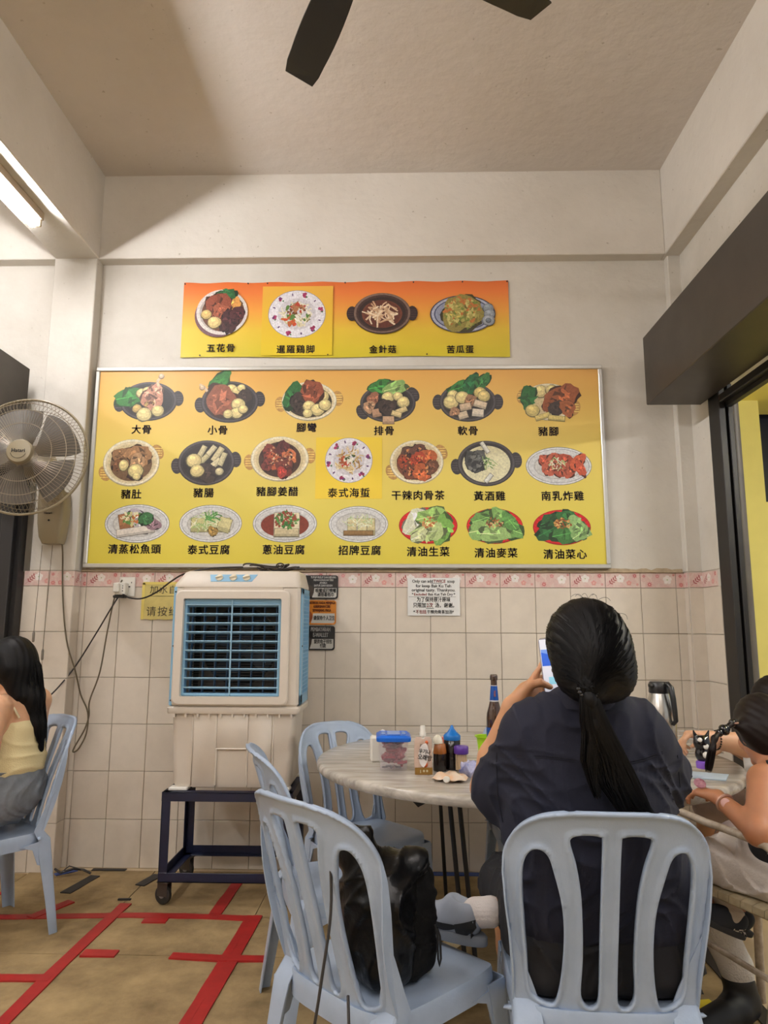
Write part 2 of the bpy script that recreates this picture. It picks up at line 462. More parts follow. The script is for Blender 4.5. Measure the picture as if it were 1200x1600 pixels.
b = MB(); b.box(1.587, 1.70, 3.945, 4.02, 1.592, 3.50, 0.004); b.box(1.667, 1.75, 3.73, 4.02, 1.592, 2.62, 0.003); b.box(1.593, 1.70, 3.951, 4.02, 0, 1.592); b.box(1.673, 1.75, 3.73, 4.02, 0, 1.592)
pil_r = structure(b.build('trim_4', M_wall))
b = MB(); b.box(-2.088, -1.83, 3.91, 4.02, 1.59, 3.50, 0.004); b.box(-2.082, -1.836, 3.916, 4.02, 0, 1.59)
pil_l = structure(b.build('trim_5', M_wall))
b = MB(); b.box(-5.5, -2.0, 3.93, 4.02, 0, 0.01); 
# far walls of the hall behind the camera and beyond the left unit
b = MB(); b.box(-5.6, 3.2, -5.1, -4.95, 0, 4.1); structure(b.build('wall_rear', M_wall))
b = MB(); b.box(-5.6, -5.45, -5.0, 4.1, 0, 4.1); structure(b.build('wall_left', M_wall))
b = MB(); b.box(1.66, 1.86, -5.0, -1.2, 0, 2.65); structure(b.build('wall_front', M_wall))

# ------------------------------------------------------------------ tiles
GX0, GP = -0.031, 0.1965
def tile_bm(w_, h_, t=0.007, ch=0.0016, g=0.0013):
    mb = MB(); x0, x1, z0, z1 = g, w_-g, g, h_-g
    vs = [(x0,0,z0),(x1,0,z0),(x1,0,z1),(x0,0,z1),(x0,-t+ch,z0),(x1,-t+ch,z0),(x1,-t+ch,z1),(x0,-t+ch,z1),
          (x0+ch,-t,z0+ch),(x1-ch,-t,z0+ch),(x1-ch,-t,z1-ch),(x0+ch,-t,z1-ch)]
    mb.add(vs, [(8,9,10,11),(4,5,9,8),(5,6,10,9),(6,7,11,10),(7,4,8,11),(0,1,5,4),(1,2,6,5),(2,3,7,6),(3,0,4,7)])
    return mb
def blob_poly(cx, cz, r, n=10, irr=0.2, sx=1.0, sz=1.0, rot=0.0, rg=random):
    out = []; ph = rg.random()*6
    for k in range(n):
        a = 2*PI*k/n; rr = r*(1+irr*(rg.random()-0.5)*1.2+irr*0.5*math.sin(3*a+ph))
        x, z = rr*math.cos(a)*sx, rr*math.sin(a)*sz
        out.append((cx+x*math.cos(rot)-z*math.sin(rot), cz+x*math.sin(rot)+z*math.cos(rot)))
    return out
def border_mesh(var, w_=0.1965, h_=0.085):
    mb = MB(); rg = random.Random(var*5+1)
    base = (226, 202, 192)
    mb.cc = lin(base)
    t = tile_bm(w_, h_); mb.add(t.v, t.f)
    Y = -0.0071; lay = [0]
    def fl(poly, col):
        lay[0] += 1; ok = [(min(max(x, 0.003), w_-0.003), min(max(z, 0.003), h_-0.003)) for x, z in poly]
        mb.flat(ok, Y-lay[0]*0.00002, col)
    for _ in range(7): fl(blob_poly(rg.random()*w_, rg.random()*h_, 0.012+0.012*rg.random(), 9, 0.5, 1.6, 1, rg.random()*3, rg), (222, 190, 182))
    def flower(cx, cz, r, col, cen, n=5, rot=0.3):
        for k in range(n):
            a = rot+2*PI*k/n; fl(blob_poly(cx+r*0.58*math.cos(a), cz+r*0.58*math.sin(a), r*0.46, 8, 0.08, rg=rg), col)
        fl(blob_poly(cx, cz, r*0.2, 7, 0.05, rg=rg), cen)
    def star(cx, cz, r, col):
        n = 8; fl([(cx+(r if k % 2 == 0 else r*0.42)*math.cos(PI*k/n*1.0), cz+(r if k % 2 == 0 else r*0.42)*math.sin(PI*k/n)) for k in range(2*n)], col)
        fl(blob_poly(cx, cz, r*0.2, 6, 0, rg=rg), (240, 214, 200))
    def sprig(cx, cz, L_, a0, col):
        x, z = cx, cz; px_ = -math.sin(a0); pz_ = math.cos(a0); dx, dz = math.cos(a0), math.sin(a0)
        fl([(cx+px_*0.0008, cz+pz_*0.0008), (cx+dx*L_, cz+dz*L_), (cx-px_*0.0008, cz-pz_*0.0008)], col)
        for k in range(4):
            for sgn in (1, -1):
                t_ = 0.3+0.2*k; bx, bz = cx+dx*L_*t_, cz+dz*L_*t_; a = a0+sgn*0.9
                fl(blob_poly(bx+math.cos(a)*0.009, bz+math.sin(a)*0.009, 0.0078, 8, 0.05, 1.15, 0.42, a, rg), col)
    if var == 0:
        flower(0.105, 0.052, 0.024, (240, 232, 226), (190, 200, 160)); flower(0.068, 0.02, 0.013, (214, 150, 146), (240, 220, 200)); sprig(0.19, 0.012, 0.062, 2.35, (168, 74, 78)); star(0.025, 0.066, 0.012, (196, 104, 104)); star(0.028, 0.018, 0.017, (206, 112, 110))
    elif var == 1:
        sprig(0.012, 0.012, 0.068, 0.75, (168, 74, 78)); flower(0.085, 0.052, 0.023, (240, 232, 226), (190, 200, 160)); star(0.165, 0.068, 0.016, (200, 100, 104)); flower(0.132, 0.028, 0.015, (222, 160, 152), (240, 220, 200)); star(0.178, 0.02, 0.010, (214, 140, 136))
    else:
        star(0.02, 0.066, 0.011, (196, 104, 110)); star(0.05, 0.02, 0.018, (206, 112, 112)); flower(0.15, 0.046, 0.025, (242, 234, 228), (190, 200, 160)); flower(0.095, 0.066, 0.011, (218, 150, 150), (240, 220, 200)); star(0.185, 0.072, 0.009, (200, 110, 110))
    return mb
tm = {}
def place(name, mesh_src, parent, x, y, z, rz=0):
    o = bpy.data.objects.new(name, mesh_src.data); COL.objects.link(o); o.parent = parent
    o.location = (x, y, z); o.rotation_euler = (0, 0, rz); return o
def new_tile(w_, h_, parent, x, y, z, rz=0):
    key = (round(w_, 3), round(h_, 3))
    if key in tm: return place('tile', tm[key], parent, x, y, z, rz)
    o = tile_bm(w_, h_).build('tile', M_tile, parent); tm[key] = o
    o.location = (x, y, z); o.rotation_euler = (0, 0, rz); return o
ROWS = [(0.0, 0.248), (0.248, 0.25), (0.498, 0.25), (0.748, 0.252), (1.0, 0.252), (1.252, 0.252)]
xs = [-1.836]+[GX0+GP*k for k in range(-9, 9)]+[1.59]
cols = [(xs[i], xs[i+1]-xs[i]) for i in range(len(xs)-1)]
jr = random.Random(3)
for z0, h_ in ROWS:
    for x0, w_ in cols: 
        o = new_tile(w_, h_, wall_back, x0, YW+0.007, z0); o.location.y += jr.uniform(-0.0006, 0.0006)
bsrc = [None]*3
def border(parent, x, y, z, var, rz=0, w_=0.1965):
    if w_ > 0.19:
        if bsrc[var] is None:
            bsrc[var] = border_mesh(var).build('border_tile', M_tileprint, parent, smooth=False); o = bsrc[var]
        else: o = place('border_tile', bsrc[var], parent, x, y, z, rz)
        o.location = (x, y, z); o.rotation_euler = (0, 0, rz); return o
    o = border_mesh(var, w_).build('border_tile', M_tileprint, parent, smooth=False); o.location = (x, y, z); o.rotation_euler = (0, 0, rz); return o
for i, (x0, w_) in enumerate(cols): border(wall_back, x0, YW+0.007, 1.504, (i*1+(0 if i % 3 else 1)) % 3 if w_ > 0.19 else 0, 0, w_)
# left pilaster cladding (front and side), right pilaster steps
for z0, h_ in ROWS:
    new_tile(0.14, h_, pil_l, -2.115, 3.915, z0); new_tile(0.145, h_, pil_l, -1.975, 3.915, z0)
    o = new_tile(0.09, h_, pil_l, -1.837, 3.909, z0, PI/2)
    o = new_tile(0.05, h_, pil_r, 1.592, 4.0, z0, -PI/2); new_tile(0.08, h_, pil_r, 1.592, 3.951, z0); new_tile(0.215, h_, pil_r, 1.673, 3.945, z0, -PI/2)
border(pil_l, -2.115, 3.915, 1.504, 1, 0, 0.14); border(pil_l, -1.975, 3.915, 1.504, 0, 0, 0.145); border(pil_l, -1.837, 3.909, 1.504, 1, PI/2, 0.09)
border(pil_r, 1.592, 4.0, 1.504, 2, -PI/2, 0.05); border(pil_r, 1.592, 3.951, 1.504, 1, 0, 0.08); border(pil_r, 1.673, 3.945, 1.504, 1, -PI/2, 0.215 if False else 0.18)
# ragged mortar ledge above the border
mb = MB(); rg = random.Random(5); N_ = 120
top = []; 
pts_t = []; pts_b = []
for i in range(N_+1):
    x = -1.83+3.41*i/N_; pts_t.append((x, YW-0.0005, 1.604+rg.random()*0.012)); pts_b.append((x, YW-0.010-rg.random()*0.004, 1.590+rg.random()*0.003))
vs = pts_t+pts_b+[(p[0], YW+0.004, 1.588) for p in pts_b]
n = N_+1
mb.add(vs, [(i, i+1, n+i+1, n+i) for i in range(N_)]+[(n+i, n+i+1, 2*n+i+1, 2*n+i) for i in range(N_)])
mb.build('mortar_ledge', mat('mortar', (196, 176, 146), 0.9, noise=0.3, nscale=30), wall_back, smooth=False)

# ------------------------------------------------------------------ floor: cardboard sheets and tape
rg = random.Random(11)
sheet_x = [-3.3, -2.6, -1.955, -1.30, -0.655, -0.02, 0.62, 1.22]
sheet_y = [0.6, 1.2, 1.78, 2.40, 3.0, 3.372, 3.955]
for i in range(len(sheet_x)-1):
    for j in range(len(sheet_y)-1):
        x0, x1, y0, y1 = sheet_x[i], sheet_x[i+1], sheet_y[j], sheet_y[j+1]
        if x1 <= -1.9 and y0 > 3.3: y1 = 3.89
        mb = MB(); n = 6; vs = []; g = 0.0022
        for a in range(n+1):
            for c_ in range(n+1):
                ed = a in (0, n) or c_ in (0, n)
                vs.append((x0+g+(x1-x0-2*g)*a/n+(rg.uniform(-.0015,.0015) if ed else 0), y0+g+(y1-y0-2*g)*c_/n, 0.0035+(rg.random()*0.0025 if not ed else rg.random()*0.0012)))
        fs = [(a*(n+1)+c_, (a+1)*(n+1)+c_, (a+1)*(n+1)+c_+1, a*(n+1)+c_+1) for a in range(n) for c_ in range(n)]
        mb.add(vs, fs); rim = [(x0+g, y0+g), (x1-g, y0+g), (x1-g, y1-g), (x0+g, y1-g)]
        mb.add([(p[0], p[1], 0) for p in rim]+[(p[0], p[1], 0.0036) for p in rim], [(0,1,5,4),(1,2,6,5),(2,3,7,6),(3,0,4,7)])
        mb.build('cardboard_sheet', M_card, floor, smooth=False)
def tape(pts, w_, m, name='tape_strip', z=0.0075, seed=1):
    """strip of tape through floor points"""
    rg = random.Random(seed); P = [Vector((p[0], p[1], 0)) for p in pts]; Q = []
    for i in range(len(P)-1):
        k = max(1, int((P[i+1]-P[i]).length/0.08))
        for j in range(k): Q.append(P[i].lerp(P[i+1], j/k))
    Q.append(P[-1]); vs = []
    for i, p in enumerate(Q):
        t = (Q[min(i+1, len(Q)-1)]-Q[max(i-1, 0)]).normalized(); nrm = Vector((-t.y, t.x, 0))
        wv = w_/2*(1+rg.uniform(-.06, .06)); zz = z+rg.random()*0.0012
        vs += [(p.x+nrm.x*wv, p.y+nrm.y*wv, zz), (p.x-nrm.x*wv, p.y-nrm.y*wv, zz)]
    n2 = len(vs); vs += [(v[0], v[1], 0.0045) for v in vs]
    fs = [(2*i, 2*i+1, 2*i+3, 2*i+2) for i in range(len(Q)-1)]
    fs += [(2*i, 2*i+2, n2+2*i+2, n2+2*i) for i in range(len(Q)-1)]+[(2*i+1, n2+2*i+1, n2+2*i+3, 2*i+3) for i in range(len(Q)-1)]
    fs += [(0, n2, n2+1, 1), (n2-2, n2-1, 2*n2-1, 2*n2-2)]
    mb = MB(); mb.add(vs, fs); return mb.build(name, m, floor, smooth=False)
TW = 0.048
tape([(-2.6, 3.30), (-1.78, 3.335), (-1.22, 3.375), (-0.90, 3.372), (-0.65, 3.355)], 0.050, M_red, seed=1)
tape([(-1.283, 3.50), (-1.295, 3.2), (-1.303, 2.9), (-1.305, 2.3), (-1.31, 1.6)], 0.052, M_red, seed=2, z=0.0090)
tape([(-0.640, 3.385), (-0.652, 3.0), (-0.672, 2.5), (-0.69, 1.7)], 0.040, M_red, seed=3, z=0.0090)
tape([(-0.675, 3.385), (-0.69, 3.0), (-0.71, 2.5), (-0.73, 1.7)], 0.034, M_red, seed=13, z=0.0080)
tape([(-0.825, 3.81), (-0.838, 3.39)], 0.055, M_red, seed=4, z=0.0096)
tape([(-1.9, 2.79), (-1.475, 2.795), (-1.29, 2.80)], 0.05, M_red, seed=5, z=0.0100)
tape([(-1.262, 3.0), (-1.125, 3.0)], 0.055, M_red, seed=6, z=0.0104)
tape([(-0.906, 2.99), (-0.70, 2.972), (-0.505, 2.975)], 0.048, M_red, seed=7, z=0.0108)
tape([(-1.135, 3.315), (-1.03, 3.318)], 0.05, M_red, seed=8, z=0.0096)
tape([(-1.645, 3.33), (-1.55, 3.52)], 0.05, M_red, seed=9, z=0.0100)
tape([(-1.955, 3.62), (-1.955, 2.0)], 0.05, M_red, seed=10, z=0.0088)
tape([(-1.64, 3.955), (-1.46, 3.955)], 0.030, M_black_tape, seed=11)
tape([(-1.628, 3.622), (-1.583, 3.86)], 0.055, M_black_tape, seed=12, z=0.0085)
tape([(-1.305, 3.735), (-1.262, 3.885)], 0.055, M_black_tape, seed=14, z=0.0085)
tape([(-1.34, 3.55), (-1.28, 3.552)], 0.012, M_black_tape, seed=15, z=0.0115)
tape([(-1.80, 3.87), (-1.72, 3.945)], 0.04, M_blue_tape, seed=16)
tape([(-0.45, 3.95), (1.3, 3.95)], 0.045, M_blue_tape, seed=17, z=0.0080)
tape([(1.215, 0.7), (1.215, 3.9)], 0.06, M_black_tape, seed=18, z=0.0080)
tape([(0.30, 1.95), (0.55, 2.0), (1.05, 2.02)], 0.05, M_black_tape, seed=19, z=0.0085)
tape([(0.33, 2.47), (0.42, 2.475)], 0.05, M_black_tape, seed=20, z=0.0085)
tape([(0.95, 2.68), (1.08, 2.70)], 0.05, mat('yellow_tape', (220, 196, 40), 0.5), seed=21, z=0.0085)

# ------------------------------------------------------------------ shutter housing, guide rails, yellow passage at the right
b = MB(); b.box(1.357, 1.655, -3.0, 3.785, 2.50, 2.892, 0.004)
o = tag(b.build('shutter_housing', M_darkmetal), 'long dark grey metal shutter housing along the right wall above the opening', 'shutter box')
b = MB(); b.box(1.668, 1.70, 3.60, 3.728, 0, 2.56, 0.003); b.box(1.700, 1.715, 3.63, 3.728, 0, 2.56); b.box(1.715, 1.74, 3.60, 3.728, 0, 2.56, 0.003)
o = tag(b.build('guide_rail', M_blackmetal), 'tall black steel guide rail beside the yellow wall at right', 'guide rail')
b = MB(); b.tube([(1.775, 3.69, 0), (1.775, 3.69, 2.52)], 0.034, 16)
b.build('rounded_post', mat('grey_pipe', (104, 98, 92), 0.5, noise=0.25, nscale=8), o)
b = MB(); b.box(1.668, 1.755, -1.2, 3.60, 2.455, 2.497, 0.004); b.box(1.70, 1.73, -1.2, 3.60, 2.43, 2.456)
b.build('head_rail', M_blackmetal, o)
# yellow wall end and soffit outside
b = MB(); b.box(1.80, 2.185, 4.205, 4.5, 0, 2.66); b.box(2.185, 3.4, 4.205, 4.5, 0, 2.03); b.box(1.87, 3.2, 1.0, 4.5, 2.66, 2.9); b.box(1.80, 1.86, 4.0, 4.5, 0, 2.66)
structure(b.build('wall_outside', M_yellow))
b = MB(); b.box(2.185, 4.2, 4.6, 4.65, 1.5, 2.9)
structure(b.build('window_1', M_navy))
# left unit
b = MB(); b.box(-2.62, -2.165, 1.0, 3.88, 2.30, 2.765, 0.004)
o = tag(b.build('shutter_housing', M_darkmetal), 'dark metal shutter housing at the far left above the wall fan', 'shutter box')
b = MB(); b.box(-2.21, -2.14, 3.80, 3.90, 0, 2.30, 0.003); b.box(-2.14, -2.115, 3.84, 3.90, 0, 2.30); b.box(-2.27, -2.21, 3.82, 3.90, 0, 2.30, 0.003)
o = tag(b.build('guide_rail', M_blackmetal), 'tall black steel guide rail behind the woman at far left', 'guide rail')
b = MB(); b.box(-2.9, -2.30, 3.95, 3.99, 1.05, 2.25); 
structure(b.build('window_2', mat('green_glass', (96, 122, 112), 0.15)))
b = MB(); b.box(-2.9, -2.27, 3.93, 3.97, 1.92, 1.98); b.box(-2.9, -2.27, 3.93, 3.97, 1.0, 1.06); b.box(-2.9, -2.27, 3.93, 3.97, 2.2, 2.3); b.build('window_frame', M_alu, bpy.data.objects['window_2'])

# ------------------------------------------------------------------ fluorescent fittings
def tube_fitting(x, y0, y1, z, label, power=TUBE_POWER):
    t = thing('tube_light', label, 'light', (x, (y0+y1)/2, z), group=None)
    L_ = y1-y0; h = L_/2
    b = MB(); b.box(0.012, 0.052, -h-0.02, h+0.02, 0.0, -0.045+0.045-0.045, 0.004); b.build('ballast_housing', mat('fitting_enamel', (176, 160, 138), 0.5), t)
    b = MB()
    for s in (-1, 1): b.box(-0.012, 0.045, s*(h+0.004)-0.011, s*(h+0.004)+0.011, -0.085, -0.04, 0.004)
    separate(b.build('lamp_holder', mat('holder_plastic', (206, 190, 160), 0.5), t))
    m = MATS.get('tube_glow')
    if not m:
        m = bpy.data.materials.new('tube_glow'); m.use_nodes = True; n = m.node_tree.nodes; n.remove(n['Principled BSDF'])
        e = n.new('ShaderNodeEmission'); e.inputs['Color'].default_value = (*TUBE_COL, 1); e.inputs['Strength'].default_value = power
        m.node_tree.links.new(e.outputs[0], n['Material Output'].inputs[0]); MATS['tube_glow'] = m
    b = MB(); b.tube([(0, -h, -0.078), (0, h, -0.078)], 0.0135, 14); b.build('glass_tube', m, t)
    return t
TX = -1.965
t = tube_fitting(2.75, 1.6, 2.8, 2.655, 'added unseen fluorescent tube brightening the yellow wall, under the soffit outside the right opening')  # unseen tube added to brighten the yellow wall outside
tube_fitting(TX, 2.22, 3.42, 3.472, 'lit fluorescent tube in batten fitting under the left ceiling beam')
for i, yy in enumerate((0.1, -2.6)):  # further tubes out of view along the left beam, added as fill light
    t = tube_fitting(TX, yy, yy+1.2, 3.472, 'added unseen fluorescent fill tube under the left beam '+('beside the viewer' if i == 0 else 'behind the viewer'))
for i, (xx, yy, zz) in enumerate(((1.44, -0.9, 4.02), (1.44, -3.2, 4.02), (-4.2, 1.0, 4.02), (-4.2, -2.0, 4.02), (-0.2, -3.4, 4.02))):  # ceiling tubes out of view, added to fill the room with light
    t = tube_fitting(xx, yy, yy+1.2, zz, 'added unseen fluorescent tube for fill light on the ceiling '+('right behind the viewer', 'at the far rear right', 'over the left unit', 'at the rear of the left unit', 'at the middle of the rear')[i])

# ================================================================== PRINTED DISHES ON THE MENU
def picture(parent, name, cx, cz, y, S, kind, rx, rz_, foods, seed):
    """flat print of one dish: overlapping flat patches of ink; units px*S"""
    rg = random.Random(seed); mb = MB(); lay = [0]
    def fl(poly, col): lay[0] += 1; mb.flat([(cx+p[0]*S, cz+p[1]*S) for p in poly], y-lay[0]*0.000012, col)
    def ell(x, z, a, b_, col, n=40, rot=0):
        fl([(x+a*math.cos(2*PI*k/n)*math.cos(rot)-b_*math.sin(2*PI*k/n)*math.sin(rot), z+a*math.cos(2*PI*k/n)*math.sin(rot)+b_*math.sin(2*PI*k/n)*math.cos(rot)) for k in range(n)], col)
    def sh(c, k): return tuple(max(0, min(255, v*k)) for v in c)
    if kind in ('dark', 'cream', 'brown'):
        c0 = {'dark': (52, 48, 50), 'cream': (226, 210, 168), 'brown': (70, 48, 44)}[kind]; c1 = {'dark': (84, 80, 82), 'cream': (240, 232, 206), 'brown': (128, 104, 92)}[kind]
        hc = {'dark': (58, 54, 56), 'cream': (196, 150, 84), 'brown': (50, 34, 34)}[kind]
        ang = rg.choice([0, 0.15, -0.35, 0.5]) if kind != 'brown' else 0
        for s in (-1, 1):
            hx, hz = s*(rx+2)*math.cos(ang), s*(rz_*0.9+2)*math.sin(ang)
            ell(hx, hz, 9, 13, hc, 16, ang)
            for q in (-6, -2, 2, 6): fl([(hx-7, hz+q-0.6), (hx+7, hz+q-0.6), (hx+7, hz+q+0.6), (hx-7, hz+q+0.6)], sh(hc, 1.5))
        ell(0, 0, rx, rz_, sh(c0, 0.8)); ell(0, 0.8, rx*0.975, rz_*0.97, c1); ell(0, 0.5, rx*0.90, rz_*0.89, c0); ell(0, 0, rx*0.82, rz_*0.80, sh(c0, 0.75) if kind != 'cream' else (214, 196, 150))
        if kind == 'brown': ell(0, -1, rx*0.70, rz_*0.68, (116, 62, 44))
    elif kind == 'oval':
        ell(0, 0, rx, rz_, (120, 122, 128)); ell(0, 0, rx*0.985, rz_*0.97, (224, 224, 222)); ell(0, 0, rx*0.93, rz_*0.89, (120, 122, 130)); ell(0, 0, rx*0.915, rz_*0.87, (214, 214, 212)); ell(0, -0.6, rx*0.76, rz_*0.68, (186, 184, 180)); ell(0, -0.8, rx*0.72, rz_*0.63, (206, 204, 198))
    elif kind == 'tray':
        ell(0, 0, rx, rz_, (60, 64, 88)); ell(0, 0, rx*0.96, rz_*0.95, (182, 186, 204)); ell(0, 0, rx*0.88, rz_*0.84, (74, 80, 112)); ell(0, 0, rx*0.84, rz_*0.79, (150, 156, 180))
    elif kind == 'bowl':
        ell(-6, -6, rx*0.92, rz_*0.95, (120, 84, 90)); ell(0, 0, rx, rz_, (222, 214, 208)); ell(0, -0.5, rx*0.88, rz_*0.86, (186, 174, 166))
    elif kind == 'floral':
        ell(0, 0, rx, rz_, (150, 140, 160)); ell(0, 0, rx*0.98, rz_*0.98, (232, 230, 236)); ell(0, 0, rx*0.66, rz_*0.66, (214, 210, 216))
        for k in range(12):
            a = 2*PI*k/12+0.2; fx, fz = rx*0.83*math.cos(a), rz_*0.83*math.sin(a)
            if k % 2 == 0:
                for q in range(4): fl(blob_poly(fx+rg.uniform(-3,3), fz+rg.uniform(-3,3), 2.6, 7, 0.3, rg=rg), rg.choice([(150, 40, 84), (176, 60, 110), (110, 44, 110)]))
                fl(blob_poly(fx+3, fz-3, 1.6, 6, 0.3, rg=rg), (70, 120, 80))
            else: fl(blob_poly(fx, fz, 1.3, 5, 0.3, 2.2, 1, a, rg), (90, 60, 110))
    elif kind == 'red':
        ell(0, 0, rx, rz_, (168, 22, 28)); ell(0, 0.6, rx*0.97, rz_*0.95, (222, 30, 34)); 
        for q in range(-4, 5):
            hw = rx*0.93*math.sqrt(max(0, 1-(q*5/rz_)**2)); fl([(-hw, q*5-0.5), (hw, q*5-0.5), (hw, q*5+0.5), (-hw, q*5+0.5)], (186, 18, 28))
    def meat(x, z, r, col, n=1, sx=1.2):
        for _ in range(n):
            ox, oz = x+rg.uniform(-1,1)*r*0.3*(n>1), z+rg.uniform(-1,1)*r*0.3*(n>1); rot = rg.random()*3
            fl(blob_poly(ox, oz-0.6, r*1.04, 22, 0.20, sx, 1, rot, rg), sh(col, 0.42)); fl(blob_poly(ox, oz, r, 22, 0.20, sx, 1, rot, rg), col)
            for q in range(16):
                a = rg.random()*6.3; d = rg.random()*r*0.72; fl(blob_poly(ox+d*math.cos(a), oz+d*math.sin(a), r*(0.07+0.16*rg.random()), 7, 0.7, 1.9, 0.8, rg.random()*3, rg), sh(col, rg.choice([0.55, 0.72, 1.25, 1.45, 0.85])))
    def ball(x, z, r, col=(232, 214, 150), sx=1.1):
        fl(blob_poly(x, z-0.7, r*1.1, 14, 0.06, sx, 1, 0, rg), sh(col, 0.45)); fl(blob_poly(x, z, r, 14, 0.06, sx, 1, 0, rg), sh(col, 0.88)); fl(blob_poly(x-r*0.1, z+r*0.15, r*0.75, 12, 0.06, sx, 1, 0, rg), col); fl(blob_poly(x-r*0.2, z+r*0.4, r*0.3, 8, 0.1, 1.4, 1, 0, rg), sh(col, 1.14))
    def leaf(x, z, r, col=(64, 128, 62), rot=0.0, sx=1.4):
        fl(blob_poly(x, z-0.5, r*1.06, 16, 0.22, sx, 0.8, rot, rg), sh(col, 0.5)); fl(blob_poly(x, z, r, 16, 0.25, sx, 0.8, rot, rg), col)
        for q in range(6):
            a = rg.random()*6.3; d = rg.random()*r*0.7; fl(blob_poly(x+d*math.cos(a), z+d*math.sin(a), r*0.3, 8, 0.5, 1.8, 0.6, rg.random()*3, rg), sh(col, rg.choice([0.65, 0.8, 1.3, 1.15])))
        c_, s_ = math.cos(rot), math.sin(rot)
        fl([(x-c_*r*sx*0.95, z-s_*r*sx*0.95-0.4), (x+c_*r*sx*0.8, z+s_*r*sx*0.8), (x-c_*r*sx*0.95, z-s_*r*sx*0.95+0.7)], sh(col, 1.7))
    def strand(x, z, L_, wd, a, col):
        dx, dz = math.cos(a)*L_/2, math.sin(a)*L_/2; nx, nz = -math.sin(a)*wd/2, math.cos(a)*wd/2; bx, bz = nx*rg.uniform(-2.5,2.5), nz*rg.uniform(-2.5,2.5)
        fl([(x-dx+nx, z-dz+nz), (x+bx+nx, z+bz+nz), (x+dx+nx, z+dz+nz), (x+dx-nx, z+dz-nz), (x+bx-nx, z+bz-nz), (x-dx-nx, z-dz-nz)], col)
    def noodles(x, z, ax, az, cols, n=60, L_=14, wd=1.6):
        for _ in range(n):
            a = rg.random()*6.3; d = math.sqrt(rg.random()); strand(x+ax*d*math.cos(a), z+az*d*math.sin(a), L_*rg.uniform(0.5,1.2), wd*rg.uniform(.7,1.3), rg.random()*3.14, rg.choice(cols))
    def bits(x, z, ax, az, cols, n=60, r=1.4):
        for _ in range(n):
            a = rg.random()*6.3; d = math.sqrt(rg.random()); fl(blob_poly(x+ax*d*math.cos(a), z+az*d*math.sin(a), r*rg.uniform(.6,1.4), 6, 0.5, 1.5, 1, rg.random()*3, rg), rg.choice(cols))
    def slab(x, z, w_, h_, col, rot=0.0):
        c_, s_ = math.cos(rot), math.sin(rot)
        def R_(p): return (x+p[0]*c_-p[1]*s_, z+p[0]*s_+p[1]*c_)
        fl([R_(p) for p in ((-w_/2-.6,-h_/2-1), (w_/2+.6,-h_/2-1), (w_/2+.6,h_/2+.5), (-w_/2-.6,h_/2+.5))], sh(col, 0.5)); fl([R_(p) for p in ((-w_/2,-h_/2), (w_/2,-h_/2), (w_/2,h_/2), (-w_/2,h_/2))], sh(col, 0.85)); fl([R_(p) for p in ((-w_/2,-h_/2+h_*.3), (w_/2,-h_/2+h_*.3), (w_/2-1,h_/2), (-w_/2+1,h_/2))], col)
    env = dict(meat=meat, ball=ball, leaf=leaf, noodles=noodles, bits=bits, slab=slab, ell=ell, strand=strand, poly=fl)
    for f in foods: env[f[0]](*f[1:])
    return mb.build(name, M_print, parent, smooth=False)
BR = (150, 92, 70); DK = (92, 58, 46); MUSH = (62, 50, 46); CRM = (232, 214, 150); GRN = (58, 124, 58)
PALE = (206, 196, 160); LG = (140, 178, 104)
